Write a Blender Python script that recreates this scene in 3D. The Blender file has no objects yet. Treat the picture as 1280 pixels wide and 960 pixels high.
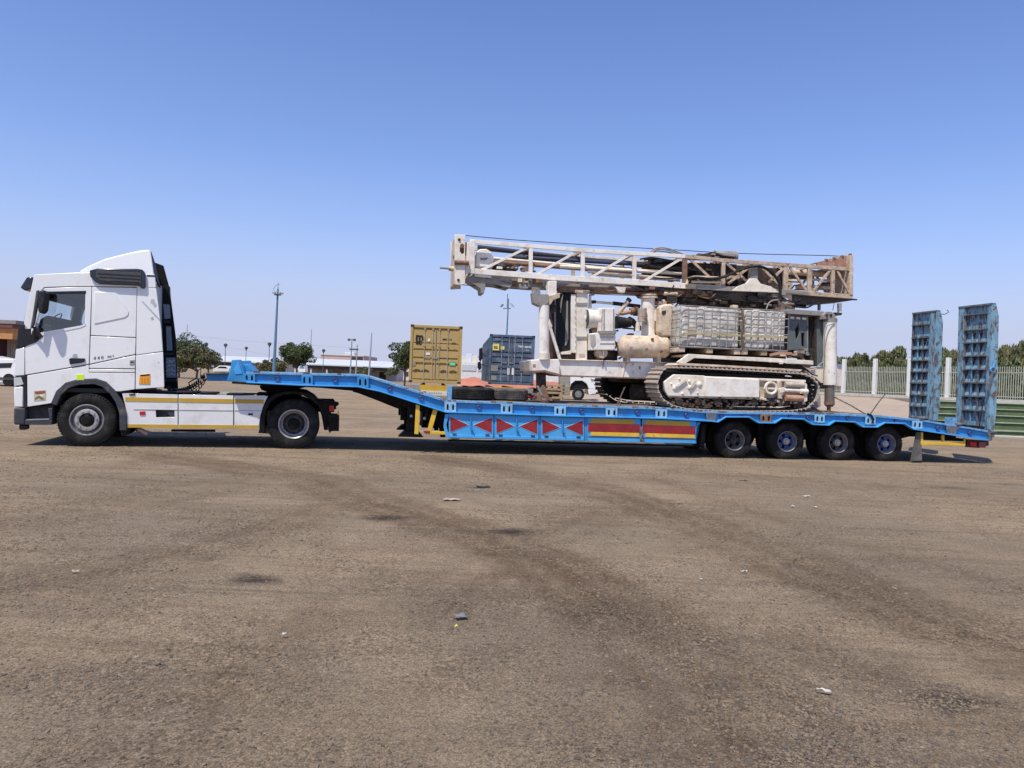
import bpy, bmesh, math, random
import numpy as np
from mathutils import Vector, Matrix
from mathutils.geometry import tessellate_polygon
random.seed(7); np.random.seed(7)
S = bpy.context.scene
C = S.collection
R = math.radians
# ------------------------------------------------------------------ camera, world, sun, exposure
F = 924.0; HC = 1.6; ROLL = 0.038; PITCH = math.atan(7.4/924)
cam_d = bpy.data.cameras.new('camera'); cam = bpy.data.objects.new('camera', cam_d); C.objects.link(cam)
cam_d.sensor_width = 36; cam_d.lens = 36*F/1280; cam_d.clip_start = 0.1; cam_d.clip_end = 9000
cam.matrix_world = Matrix.Translation((0, 0, HC)) @ Matrix.Rotation(R(90)-PITCH, 4, 'X') @ Matrix.Rotation(ROLL, 4, 'Z')
S.camera = cam
SUN = Vector((-.263, -.445, 1.0)).normalized()
w = bpy.data.worlds.new('World'); S.world = w; w.use_nodes = True
wn = w.node_tree.nodes; wl = w.node_tree.links
sky = wn.new('ShaderNodeTexSky'); sky.sky_type = 'NISHITA'; sky.sun_disc = False
sky.sun_elevation = math.asin(SUN.z); sky.sun_rotation = math.atan2(SUN.x, SUN.y)
sky.air_density = 1.0; sky.dust_density = 0.7; sky.ozone_density = 3.0; sky.altitude = 0
BG = 0.13
hs = wn.new('ShaderNodeMix'); hs.data_type = 'RGBA'; hs.blend_type = 'MULTIPLY'; hs.inputs[0].default_value = 1.0
hs.inputs[7].default_value = (1.02, 1.10, 1.42, 1)
wtc = wn.new('ShaderNodeTexCoord'); wsep = wn.new('ShaderNodeSeparateXYZ'); wl.new(wtc.outputs['Generated'], wsep.inputs[0])
hr = wn.new('ShaderNodeValToRGB'); wl.new(wsep.outputs[2], hr.inputs[0])      # dusty air thickening towards the horizon, all the way round
hr.color_ramp.elements[0].position = 0.0; hr.color_ramp.elements[0].color = (.94,)*3+(1,)
for p_, f_ in ((.07, .85), (.14, .46), (.19, .25), (.28, .07), (.45, .0)):
    e_ = hr.color_ramp.elements.new(p_) if p_ < .45 else hr.color_ramp.elements[-1]; e_.position = p_; e_.color = (f_,)*3+(1,)
hz_ = wn.new('ShaderNodeMix'); hz_.data_type = 'RGBA'; hz_.inputs[7].default_value = (.55/BG, .585/BG, .785/BG, 1)
wl.new(sky.outputs[0], hs.inputs[6]); wl.new(hr.outputs[0], hz_.inputs[0]); wl.new(hs.outputs[2], hz_.inputs[6]); wl.new(hz_.outputs[2], wn['Background'].inputs[0])
wn['Background'].inputs[1].default_value = BG
sl = bpy.data.lights.new('sun', 'SUN'); sl.energy = 4.9; sl.angle = R(0.53); sl.color = (1.0, .925, .80)
so = bpy.data.objects.new('sun', sl); C.objects.link(so); so.rotation_euler = SUN.to_track_quat('Z', 'Y').to_euler()
so.location = (0, 0, 40)
S.view_settings.view_transform = 'Standard'; S.view_settings.look = 'None'
S.view_settings.exposure = 0.0; S.view_settings.gamma = 1.0

# ------------------------------------------------------------------ measuring helpers
def ray(px, py):
    x = (px-640)/F; y = -(py-480)/F
    x, y = x*math.cos(ROLL)-y*math.sin(ROLL), x*math.sin(ROLL)+y*math.cos(ROLL)
    return (x, math.cos(PITCH)+y*math.sin(PITCH), y*math.cos(PITCH)-math.sin(PITCH))
def gpt(px, py, z=0.0):
    r = ray(px, py); t = (z-HC)/r[2]; return (r[0]*t, r[1]*t)
class Frame:
    """a site frame: u runs along the vehicle, v away from the camera side, z up"""
    def __init__(s, o, yaw):
        s.o = o; s.yaw = R(yaw); s.a = (math.cos(s.yaw), math.sin(s.yaw)); s.b = (-s.a[1], s.a[0])
    def t(s, px, py, v=0.0):
        r = ray(px, py)
        t = (v+s.o[0]*s.b[0]+s.o[1]*s.b[1])/(r[0]*s.b[0]+r[1]*s.b[1])
        w_ = (r[0]*t-s.o[0], r[1]*t-s.o[1]); return (w_[0]*s.a[0]+w_[1]*s.a[1], HC+r[2]*t)
    def P(s, pts, v=0.0): return [s.t(x, y, v) for x, y in pts]
    def u(s, px, py, v=0.0): return s.t(px, py, v)[0]
    def p3(s, px, py, v=0.0): a = s.t(px, py, v); return (a[0], v, a[1])
def at_depth(px, d, z=0.0):
    """world x of picture column px at depth d near eye height"""
    return (px-640)/F*d

# ------------------------------------------------------------------ materials
MATS = {}
def mat(name, col, rough=.6, metal=0.0, var=.12, vscale=3.0, dirt=0.0, dcol=(.22, .17, .12), dscale=4.0, bump=0.0, bscale=60.0,
        rust=0.0, rcol=(.13, .055, .03), rscale=6.0, coat=0.0, stretch=(1, 1, 1), spec=.5):
    if name in MATS: return MATS[name]
    m = bpy.data.materials.new(name); m.use_nodes = True; MATS[name] = m
    n = m.node_tree.nodes; l = m.node_tree.links; b = n['Principled BSDF']
    b.inputs['Roughness'].default_value = rough; b.inputs['Metallic'].default_value = metal
    b.inputs['Specular IOR Level'].default_value = spec
    if coat: b.inputs['Coat Weight'].default_value = coat; b.inputs['Coat Roughness'].default_value = .08
    tc = n.new('ShaderNodeTexCoord'); mp = n.new('ShaderNodeMapping'); mp.inputs['Scale'].default_value = stretch
    l.new(tc.outputs['Object'], mp.inputs[0]); co = mp.outputs[0]
    def noise(sc, det=6, dist=0.0, rg=.6):
        t = n.new('ShaderNodeTexNoise'); t.inputs['Scale'].default_value = sc; t.inputs['Detail'].default_value = det
        t.inputs['Roughness'].default_value = rg; t.inputs['Distortion'].default_value = dist; l.new(co, t.inputs[0]); return t
    def ramp(src, a, c):
        r = n.new('ShaderNodeMapRange'); r.inputs[1].default_value = a; r.inputs[2].default_value = c; r.clamp = True
        l.new(src, r.inputs[0]); return r.outputs[0]
    def mix(fac, A, B):
        x = n.new('ShaderNodeMix'); x.data_type = 'RGBA'; l.new(fac, x.inputs[0])
        for s_, v_ in ((x.inputs[6], A), (x.inputs[7], B)):
            if isinstance(v_, tuple): s_.default_value = (*v_[:3], 1)
            else: l.new(v_, s_)
        return x.outputs[2]
    c0 = tuple(max(0, k*(1-var)) for k in col); c1 = tuple(min(1, k*(1+var)) for k in col)
    out = mix(ramp(noise(vscale).outputs[0], .3, .7), c0, c1)
    if dirt > 0:
        out = mix(ramp(noise(dscale, 8, .3, .7).outputs[0], .62-dirt*.35, .9-dirt*.25), out, dcol)
    if rust > 0:
        f = ramp(noise(rscale, 10, .6, .72).outputs[0], .66-rust*.3, .72-rust*.28)
        rc = mix(ramp(noise(rscale*5).outputs[0], .35, .65), rcol, tuple(k*1.9 for k in rcol))
        out = mix(f, out, rc)
        rr = n.new('ShaderNodeMapRange'); rr.inputs[3].default_value = rough; rr.inputs[4].default_value = .9
        l.new(f, rr.inputs[0]); l.new(rr.outputs[0], b.inputs['Roughness'])
    l.new(out, b.inputs['Base Color'])
    if bump > 0:
        bp = n.new('ShaderNodeBump'); bp.inputs['Strength'].default_value = bump; bp.inputs['Distance'].default_value = .02
        l.new(noise(bscale, 5).outputs[0], bp.inputs['Height']); l.new(bp.outputs[0], b.inputs['Normal'])
    return m
def glass(name, tint=(.9, .95, .97), gl=.09):
    m = bpy.data.materials.new(name); m.use_nodes = True; n = m.node_tree.nodes; l = m.node_tree.links
    n.remove(n['Principled BSDF']); t = n.new('ShaderNodeBsdfTransparent'); t.inputs[0].default_value = (*tint, 1)
    g = n.new('ShaderNodeBsdfGlossy'); g.inputs['Roughness'].default_value = .03; x = n.new('ShaderNodeMixShader')
    x.inputs[0].default_value = gl; l.new(t.outputs[0], x.inputs[1]); l.new(g.outputs[0], x.inputs[2])
    l.new(x.outputs[0], n['Material Output'].inputs[0]); return m

WHITE = mat('cab_white_paint', (.80, .81, .79), .28, var=.02, dirt=.22, dcol=(.6, .56, .49), dscale=1.8, coat=.5)
WHITE2 = mat('skirt_white_paint', (.74, .74, .72), .35, var=.03, dirt=.3, dcol=(.5, .45, .38), dscale=2.5, coat=.3)
BLACKP = mat('black_plastic', (.018, .019, .022), .45, var=.2, dirt=.25, dcol=(.07, .065, .06), dscale=5, spec=0.30)
GLOSSB = mat('gloss_black', (.012, .014, .02), .18, var=.1, coat=.4)
GREYP = mat('grey_plastic', (.05, .054, .062), .55, var=.1, dirt=.3, dcol=(.25, .22, .18), spec=0.30)
CHAS = mat('chassis_black', (.012, .012, .012), .6, var=.3, dirt=.3, dcol=(.05, .042, .034), dscale=6, spec=0.12)
RUBBER = mat('tyre_rubber', (.017, .017, .017), .85, var=.25, dirt=.35, dcol=(.07, .062, .055), dscale=5, bump=.2, spec=0.15)
RUBBERD = mat('dusty_tyre_rubber', (.05, .05, .052), .9, var=.3, dirt=.7, dcol=(.16, .14, .12), dscale=5, bump=.3, spec=0.15)
RIMG = mat('rim_grey_steel', (.25, .25, .25), .45, .3, var=.15, dirt=.5, dcol=(.14, .12, .11), dscale=9)
RIMD = mat('rim_dark_steel', (.05, .048, .05), .6, .2, var=.3, dirt=.4, dcol=(.16, .13, .1), dscale=8, spec=0.25)
RIMB = mat('rim_blue_paint', (.03, .09, .3), .6, var=.3, dirt=.4, dcol=(.08, .07, .08), dscale=9)
HUBG = mat('hub_steel', (.42, .41, .4), .4, .4, var=.2, dirt=.3)
BLUE = mat('trailer_blue_paint', (.02, .25, .57), .5, var=.22, vscale=3, dirt=.5, dcol=(.1, .23, .34), dscale=6, rust=.22, rcol=(.08, .06, .05), rscale=14, bump=.1)
BLUED = mat('trailer_blue_scratched', (.1, .36, .66), .5, var=.25, vscale=6, dirt=.5, dcol=(.35, .42, .46), dscale=14, rust=.42, rcol=(.09, .08, .08), rscale=30, bump=.15)
POCK = mat('pocket_light_blue', (.2, .48, .72), .5, var=.2, dirt=.5, dcol=(.5, .55, .58), dscale=16, rust=.3, rscale=18)
RAMPB = mat('ramp_faded_blue', (.135, .33, .46), .62, var=.3, vscale=5, dirt=.65, dcol=(.3, .38, .42), dscale=12, rust=.56, rcol=(.075, .06, .052), rscale=6.5, bump=.2, stretch=(1, 2.2, .6))
RAMPR = mat('ramp_rusty_steel', (.11, .1, .1), .75, var=.3, dirt=.6, dcol=(.17, .24, .3), dscale=10, rust=.35, rcol=(.08, .05, .04), rscale=9)
REDP = mat('reflector_red', (.27, .012, .016), .5, var=.25, dirt=.4, dcol=(.2, .05, .06), dscale=9)
YELP = mat('trailer_yellow_paint', (.75, .47, .03), .5, var=.15, dirt=.3, dcol=(.4, .3, .15), dscale=7, rust=.1, rscale=9)
OCHRE = mat('reflector_ochre', (.52, .32, .03), .45, var=.1, dirt=.2, dcol=(.4, .3, .15))
PALE = mat('pale_outline_paint', (.35, .5, .62), .5, var=.1)
DECKM = mat('worn_deck_timber', (.14, .115, .095), .9, var=.3, vscale=5, dirt=.6, dcol=(.24, .2, .16), dscale=6, bump=.5, bscale=30, spec=0.20)
CREAM = mat('rig_cream_paint', (.80, .73, .61), .55, var=.07, vscale=3, dirt=.42, dcol=(.45, .37, .29), dscale=5, rust=.12, rcol=(.2, .1, .055), rscale=6, bump=.12)
CREAMR = mat('rig_cream_paint_rusty', (.66, .55, .42), .65, var=.12, vscale=4, dirt=.62, dcol=(.36, .24, .15), dscale=6, rust=.27, rcol=(.2, .11, .065), rscale=7, bump=.2)
RIGW = mat('rig_white_steel', (.82, .78, .70), .5, var=.05, dirt=.42, dcol=(.52, .42, .3), dscale=4, rust=.17, rcol=(.22, .12, .07), rscale=7)
RIGG = mat('rig_grey_steel', (.27, .26, .235), .6, var=.15, dirt=.5, dcol=(.2, .17, .14), rust=.25, rscale=7)
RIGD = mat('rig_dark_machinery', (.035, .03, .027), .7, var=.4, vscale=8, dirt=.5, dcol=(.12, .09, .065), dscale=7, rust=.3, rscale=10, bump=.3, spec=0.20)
RUST = mat('rusty_steel', (.2, .11, .07), .85, var=.3, vscale=7, dirt=.4, dcol=(.34, .24, .18), dscale=9, bump=.3)
BRICK = mat('rust_red_plate', (.33, .17, .12), .8, var=.2, vscale=8, dirt=.4, dcol=(.42, .33, .26), dscale=9, rust=.2)
STEEL = mat('track_steel', (.52, .45, .37), .55, .1, var=.2, vscale=9, dirt=.6, dcol=(.3, .23, .18), dscale=12, bump=.15)
COPPER = mat('copper_brown_paint', (.42, .22, .13), .6, var=.15, dirt=.3, dcol=(.5, .38, .28))
PIPED = mat('dark_drill_pipe', (.03, .033, .05), .5, .2, var=.3, dirt=.3, dcol=(.12, .09, .08))
CABG = mat('grey_green_cabinet', (.1, .125, .125), .6, var=.15, dirt=.4, dcol=(.2, .19, .17))
HOSE = mat('black_hose', (.015, .015, .016), .6, var=.2, dirt=.3, dcol=(.09, .08, .07), spec=0.20)
HOSEG = mat('grey_hose', (.3, .28, .26), .6, var=.15, dirt=.3)
PLAST = mat('tank_white_plastic', (.66, .63, .55), .45, var=.25, vscale=5, dirt=.6, dcol=(.26, .225, .18), dscale=4)
CAGE = mat('cage_galvanised', (.42, .42, .4), .5, .4, var=.2, dirt=.4, dcol=(.3, .24, .18), rust=.2, rscale=12)
WOOD = mat('weathered_wood', (.38, .29, .17), .85, var=.25, vscale=5, dirt=.4, dcol=(.2, .15, .1), bump=.3)
STRAP = mat('ratchet_strap', (.42, .36, .22), .8, var=.2, dirt=.3)
CHAIN = mat('rusty_chain', (.11, .07, .05), .8, var=.3)
RADI = mat('radiator_core', (.02, .022, .025), .6, var=.4, vscale=20, bump=.5, bscale=90, spec=0.15)
TAIL = mat('tail_lamp_red', (.5, .015, .015), .25)
LAMPG = mat('lamp_clear', (.55, .58, .56), .15, var=.1)
PAPER = mat('white_paper', (.72, .71, .68), .8, var=.05, dirt=.2)
ORANGE = mat('orange_plate', (.8, .36, .02), .5, var=.08, dirt=.2, dcol=(.45, .2, .03), dscale=60)
LIME = mat('lime_reflector', (.62, .85, .03), .4, var=.05)
PINKW = mat('pink_white_pipe', (.65, .5, .45), .6)
GLASS = glass('window_glass')

# ------------------------------------------------------------------ mesh building
class MB:
    def __init__(s): s.v = []; s.f = []
    def add(s, vs, fs):
        b = len(s.v); s.v += [tuple(p) for p in vs]; s.f += [tuple(b+i for i in f) for f in fs]; return s
    def box(s, x0, x1, y0, y1, z0, z1):
        return s.add([(x0, y0, z0), (x1, y0, z0), (x1, y1, z0), (x0, y1, z0), (x0, y0, z1), (x1, y0, z1), (x1, y1, z1), (x0, y1, z1)],
                     [(0, 3, 2, 1), (4, 5, 6, 7), (0, 1, 5, 4), (1, 2, 6, 5), (2, 3, 7, 6), (3, 0, 4, 7)])
    def prism(s, poly, v0, v1, holes=()):
        """poly of (u,z), extruded along v"""
        loops = [list(poly)]+[list(h) for h in holes]; b = []
        if not holes:
            n = len(poly); vs = [(p[0], v0, p[1]) for p in poly]+[(p[0], v1, p[1]) for p in poly]
            fs = [tuple(range(n)), tuple(range(2*n-1, n-1, -1))]+[(i, (i+1) % n, n+(i+1) % n, n+i) for i in range(n)]
            return s.add(vs, fs)
        tris = tessellate_polygon([[Vector((p[0], p[1], 0)) for p in L] for L in loops])
        flat = [p for L in loops for p in L]; N = len(flat)
        vs = [(p[0], v0, p[1]) for p in flat]+[(p[0], v1, p[1]) for p in flat]
        fs = [tuple(t) for t in tris]+[tuple(N+i for i in reversed(t)) for t in tris]
        k = 0
        for L in loops:
            n = len(L); fs += [(k+i, k+(i+1) % n, N+k+(i+1) % n, N+k+i) for i in range(n)]; k += n
        return s.add(vs, fs)
    def ext(s, poly3, d):
        n = len(poly3); d = Vector(d); vs = [Vector(p) for p in poly3]; vs += [p+d for p in vs]
        return s.add(vs, [tuple(range(n)), tuple(range(2*n-1, n-1, -1))]+[(i, (i+1) % n, n+(i+1) % n, n+i) for i in range(n)])
    def bar(s, p0, p1, w, h=None, up=(0, 0, 1)):
        h = h or w; p0 = Vector(p0); p1 = Vector(p1); d = (p1-p0).normalized(); up = Vector(up)
        if abs(d.dot(up)) > .98: up = Vector((0, 1, 0)) if abs(d.y) < .9 else Vector((1, 0, 0))
        a = d.cross(up).normalized()*w/2; b = a.normalized().cross(d)*h/2
        vs = [p+i*a+j*b for p in (p0, p1) for i, j in ((-1, -1), (1, -1), (1, 1), (-1, 1))]
        return s.add(vs, [(0, 1, 2, 3), (7, 6, 5, 4), (0, 4, 5, 1), (1, 5, 6, 2), (2, 6, 7, 3), (3, 7, 4, 0)])
    def lathe(s, c, ax, prof, n=24, caps=True):
        c = Vector(c); ax = Vector(ax).normalized(); t = Vector((0, 0, 1)) if abs(ax.z) < .9 else Vector((1, 0, 0))
        a = ax.cross(t).normalized(); b = ax.cross(a)
        vs = []; fs = []
        for (h, r) in prof:
            for i in range(n):
                q = 2*math.pi*i/n; vs.append(c+ax*h+(a*math.cos(q)+b*math.sin(q))*r)
        for k in range(len(prof)-1):
            for i in range(n): fs.append((k*n+i, k*n+(i+1) % n, (k+1)*n+(i+1) % n, (k+1)*n+i))
        if caps: fs += [tuple(range(n)), tuple(range(len(vs)-1, len(vs)-n-1, -1))]
        return s.add(vs, fs)
    def cyl(s, p0, p1, r, r2=None, n=14):
        p0 = Vector(p0); p1 = Vector(p1); L = (p1-p0).length
        return s.lathe(p0, p1-p0, [(0, r), (L, r if r2 is None else r2)], n)
    def tube(s, pts, r, n=6):
        pts = [Vector(p) for p in pts]; vs = []; fs = []; m = len(pts)
        t0 = (pts[1]-pts[0]).normalized(); up = Vector((0, 0, 1)) if abs(t0.z) < .9 else Vector((0, 1, 0))
        a = t0.cross(up).normalized()
        for k, p in enumerate(pts):
            t = (pts[min(k+1, m-1)]-pts[max(k-1, 0)]).normalized(); a = (a-t*a.dot(t)).normalized(); b = t.cross(a)
            for i in range(n): q = 2*math.pi*i/n; vs.append(p+(a*math.cos(q)+b*math.sin(q))*r)
        for k in range(m-1):
            for i in range(n): fs.append((k*n+i, k*n+(i+1) % n, (k+1)*n+(i+1) % n, (k+1)*n+i))
        fs += [tuple(range(n)), tuple(range(len(vs)-1, len(vs)-n-1, -1))]
        return s.add(vs, fs)
    def mesh(s, name, m, smooth=True):
        me = bpy.data.meshes.new(name); me.from_pydata(s.v, [], s.f); bm = bmesh.new(); bm.from_mesh(me)
        bmesh.ops.recalc_face_normals(bm, faces=bm.faces); bm.to_mesh(me); bm.free()
        if smooth: me.shade_smooth(); me.set_sharp_from_angle(angle=R(33))
        if m: me.materials.append(m)
        return me
    def build(s, name, m, parent=None, bevel=0.0, smooth=True, label=None, seg=2):
        o = bpy.data.objects.new(name, s.mesh(name, m, smooth)); C.objects.link(o)
        if parent is not None: o.parent = parent
        if bevel:
            b = o.modifiers.new('bevel', 'BEVEL'); b.width = bevel; b.segments = seg; b.limit_method = 'ANGLE'; b.angle_limit = R(40)
            b.harden_normals = False
        if label: o['label'] = label
        return o
def tag(o, label=None, cat=None, group=None, kind=None):
    if label: o['label'] = label
    if cat: o['category'] = cat
    if group: o['group'] = group
    if kind: o['kind'] = kind
    return o
def thing(name, label, cat, loc=(0, 0, 0), yaw=0.0, group=None):
    o = bpy.data.objects.new(name, None); C.objects.link(o); o.location = loc; o.rotation_euler = (0, 0, yaw); o.empty_display_size = .3
    return tag(o, label, cat, group)
def empty(name, parent, loc=(0, 0, 0), rot=(0, 0, 0)):
    o = bpy.data.objects.new(name, None); C.objects.link(o); o.location = loc; o.rotation_euler = rot; o.parent = parent; o.empty_display_size = .1
    return o
def inst(o, parent, loc=None, rot=None, name=None):
    c = o.copy(); C.objects.link(c); c.parent = parent
    if loc is not None: c.location = loc
    if rot is not None: c.rotation_euler = rot
    return c
def copy_tree(o, parent=None, loc=None, rot=None):
    kids = list(o.children); c = inst(o, parent, loc, rot)
    for k in kids: copy_tree(k, c)
    return c
def text_part(txt, size, place, m, parent, name='lettering', depth=.003, bold=0.0, label=None):
    """flat lettering: place(x, y) -> local 3d point; built in the plane it is printed on"""
    cu = bpy.data.curves.new('t', 'FONT'); cu.body = txt; cu.size = size; cu.offset = bold; cu.resolution_u = 2
    o = bpy.data.objects.new('t', cu); C.objects.link(o); bpy.context.view_layer.update()
    me0 = bpy.data.meshes.new_from_object(o.evaluated_get(bpy.context.evaluated_depsgraph_get()))
    vs = [place(v.co.x, v.co.y) for v in me0.vertices]; fs = [tuple(p.vertices) for p in me0.polygons]
    bpy.data.objects.remove(o); mb = MB().add(vs, fs)
    me = bpy.data.meshes.new(name); me.from_pydata(mb.v, [], mb.f); me.materials.append(m)
    ob = bpy.data.objects.new(name, me); C.objects.link(ob); ob.parent = parent
    if label: ob['label'] = label
    return ob
# ------------------------------------------------------------------ ground, sky is the world
def poly_dist(X, Y, pts):
    d = np.full(X.shape, 1e9)
    for (x0, y0), (x1, y1) in zip(pts[:-1], pts[1:]):
        dx, dy = x1-x0, y1-y0; L = dx*dx+dy*dy+1e-9
        t = np.clip(((X-x0)*dx+(Y-y0)*dy)/L, 0, 1); d = np.minimum(d, np.hypot(X-x0-t*dx, Y-y0-t*dy))
    return d
TRACKS = [  # (points in the picture, half width in m, strength)
    ([(180, 566), (300, 585), (400, 600), (500, 640), (600, 665), (700, 715), (800, 780), (900, 860), (980, 960)], .42, .85),
    ([(540, 572), (660, 592), (760, 615), (860, 650), (960, 690), (1080, 740), (1280, 815)], .4, .95),
    ([(430, 622), (330, 655), (230, 690), (120, 716), (0, 740)], .35, .42),
    ([(500, 700), (440, 740), (360, 790), (290, 850), (230, 960)], .3, .38),
    ([(420, 790), (330, 850), (250, 960)], .2, .25),
    ([(0, 650), (90, 640), (200, 620), (330, 596)], .5, .35),
    ([(740, 640), (640, 690), (560, 760)], .35, .5),
    ([(860, 590), (980, 600), (1120, 612), (1280, 625)], .5, .4),
    ([(820, 598), (940, 640), (1100, 690), (1280, 735)], .25, .4),
    ([(1080, 850), (1180, 880), (1280, 905)], .25, .5)]
SPOTS = [(308, 725, .30, .07, 1.0), (640, 663, .40, .10, 1.0), (585, 664, .28, .06, .7), (482, 648, .40, .10, .9), (255, 698, .25, .05, .7), (598, 609, .20, .05, 1.1),
         (540, 645, .2, .05, .5), (286, 832, .18, .08, .55), (745, 765, .55, .22, .55), (1180, 872, .35, .09, .8), (1190, 610, .8, .12, .7), (1255, 605, .5, .1, .6),
         (700, 555+20, .5, .1, .4), (858, 665, .2, .06, .6), (170, 778, .16, .09, .5), (1105, 840, .25, .1, .5), (905, 810, .25, .08, .5)]
def gnoise(X, Y, s, seed):
    rs = np.random.RandomState(seed); out = 0
    for k in range(5):
        a = rs.rand()*6.28; f = s*(1.7**k)*(.8+.4*rs.rand()); ph = rs.rand(2)*6.28
        out = out+np.sin((X*math.cos(a)+Y*math.sin(a))*f+ph[0]+1.7*np.sin((Y*math.cos(a)-X*math.sin(a))*f*.63+ph[1]))/(1.35**k)
    return out/2.6
def ground_fields(X, Y):
    Xw = X+.12*gnoise(X, Y, 2.1, 3); Yw = Y+.12*gnoise(X, Y, 2.3, 4)
    damp = np.zeros(X.shape)
    for pts, hw, st in TRACKS:
        d = poly_dist(Xw, Yw, [gpt(*p) for p in pts]); damp = np.maximum(damp, min(1, st*1.25)*(1/(1+(d/(hw*1.15))**3.5))*(.8+.3*np.cos(d*2*np.pi/.46+.6)))
    damp *= .75+.25*gnoise(X, Y, 1.3, 8)
    spot = np.zeros(X.shape)
    for px, py, rx, ry, st in SPOTS:
        x, y = gpt(px, py); e = np.hypot((Xw-x)/(rx*1.3), (Yw-y)/(ry*3.2)); spot = np.maximum(spot, st*np.exp(-e**2*1.6))
    return np.clip(damp, 0, 1), np.clip(spot, 0, 1)
xs = np.concatenate([-np.geomspace(13, 5000, 34)[::-1], np.arange(-12.9, 12.95, .11), np.geomspace(13.05, 5000, 34)])
ys = np.concatenate([[-300, -60, -20, -8, -3, -1, 0.5], np.geomspace(1.4, 24, 190), np.geomspace(24.5, 7000, 46)])
GX, GY = np.meshgrid(xs, ys)
GZ = (.010*gnoise(GX, GY, .9, 11)+.004*gnoise(GX, GY, 4.1, 12)-.004)*np.clip((11-GY)/3, 0, 1)
DM, SP = ground_fields(GX, GY)
GZ -= .012*DM*np.clip((11-GY)/3, 0, 1)
gm = bpy.data.meshes.new('ground'); ny, nx = GX.shape
vv = np.stack([GX, GY, GZ], -1).reshape(-1, 3)
ii = (np.arange(ny-1)[:, None]*nx+np.arange(nx-1)[None]).reshape(-1)
ff = np.stack([ii, ii+1, ii+nx+1, ii+nx], -1)
gm.from_pydata(vv.tolist(), [], ff.tolist()); gm.shade_smooth()
for nm, A in (('damp', DM), ('spot', SP)):
    at = gm.attributes.new(nm, 'FLOAT', 'POINT'); at.data.foreach_set('value', A.reshape(-1).astype(np.float32))
ground = bpy.data.objects.new('ground', gm); C.objects.link(ground); tag(ground, 'dry brown gravel yard with curved tyre tracks and dark oil stains', 'ground', kind='structure')
def ground_material():
    m = bpy.data.materials.new('gravel_ground'); m.use_nodes = True; n = m.node_tree.nodes; l = m.node_tree.links; b = n['Principled BSDF']
    b.inputs['Roughness'].default_value = .95; b.inputs['Specular IOR Level'].default_value = .1
    geo = n.new('ShaderNodeNewGeometry')
    def noise(sc, det=8, rg=.6, dist=0.0, st=None):
        t = n.new('ShaderNodeTexNoise'); t.inputs['Scale'].default_value = sc; t.inputs['Detail'].default_value = det; t.inputs['Roughness'].default_value = rg
        t.inputs['Distortion'].default_value = dist
        if st:
            mp = n.new('ShaderNodeMapping'); mp.inputs['Scale'].default_value = st; mp.inputs['Rotation'].default_value = (0, 0, .3); l.new(geo.outputs[0], mp.inputs[0]); l.new(mp.outputs[0], t.inputs[0])
        else: l.new(geo.outputs[0], t.inputs[0])
        return t.outputs[0]
    def rng(src, a, c, lo=0.0, hi=1.0):
        r = n.new('ShaderNodeMapRange'); r.inputs[1].default_value = a; r.inputs[2].default_value = c; r.inputs[3].default_value = lo; r.inputs[4].default_value = hi; l.new(src, r.inputs[0]); return r.outputs[0]
    def mix(fac, A, B, bl='MIX'):
        x = n.new('ShaderNodeMix'); x.data_type = 'RGBA'; x.blend_type = bl
        if isinstance(fac, float): x.inputs[0].default_value = fac
        else: l.new(fac, x.inputs[0])
        for s_, v_ in ((x.inputs[6], A), (x.inputs[7], B)):
            if isinstance(v_, tuple): s_.default_value = (*v_, 1)
            else: l.new(v_, s_)
        return x.outputs[2]
    def mth(op, a, c):
        x = n.new('ShaderNodeMath'); x.operation = op
        for i, v_ in ((0, a), (1, c)):
            if isinstance(v_, (int, float)): x.inputs[i].default_value = v_
            else: l.new(v_, x.inputs[i])
        return x.outputs[0]
    sand = (.352, .268, .178); grey = (.262, .21, .15); brown = (.125, .081, .048); dark = (.035, .03, .026)
    c = mix(rng(noise(.35, 6), .4, .62), sand, grey)
    c = mix(rng(noise(1.7, 9, .65, .6), .45, .72, 0, .6), c, (.20, .145, .096))
    da = n.new('ShaderNodeAttribute'); da.attribute_name = 'damp'; sa = n.new('ShaderNodeAttribute'); sa.attribute_name = 'spot'
    dfac = rng(mth('ADD', mth('ADD', da.outputs['Fac'], mth('MULTIPLY', mth('SUBTRACT', noise(11, 9, .8), .5), 1.0)), mth('MULTIPLY', mth('SUBTRACT', noise(2.3, 6, .6), .5), .35)), .08, .66, 0, .78)
    c = mix(dfac, c, brown)
    # far part of the yard: broad streaks lying across the view
    c = mix(rng(noise(.12, 7, .6, .5, (.35, 2.2, 1)), .45, .7, 0, .6), c, (.215, .17, .12))
    c = mix(rng(noise(.55, 8, .7, .4, (.5, 5.5, 1)), .5, .74, 0, .7), c, (.15, .11, .074))
    c = mix(rng(noise(.8, 7, .65, .3, (.6, 2.6, 1)), .55, .75, 0, .55), c, (.35, .28, .2))
    c = mix(rng(noise(.9, 6, .7, .2, (.16, 7.0, 1)), .52, .7, 0, .5), c, (.15, .112, .08))
    sf = rng(mth('ADD', sa.outputs['Fac'], mth('MULTIPLY', mth('SUBTRACT', noise(22, 8, .75), .5), 1.3)), .35, .95, 0, .9)
    c = mix(sf, c, dark)
    # grit: three sizes of stones as fine colour
    vo = n.new('ShaderNodeTexVoronoi'); vo.inputs['Scale'].default_value = 55; l.new(geo.outputs[0], vo.inputs[0])
    hv = n.new('ShaderNodeRGBToBW'); l.new(vo.outputs['Color'], hv.inputs[0])
    gf = rng(mth('ADD', noise(.9, 7, .65), mth('MULTIPLY', da.outputs['Fac'], .12)), .44, .62)
    g = mix(1.0, c, mix(rng(hv.outputs[0], .2, .85), (.5, .49, .48), (1.38, 1.37, 1.36)), 'MULTIPLY')
    c = mix(mth('MULTIPLY', gf, .75), c, g)
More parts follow.
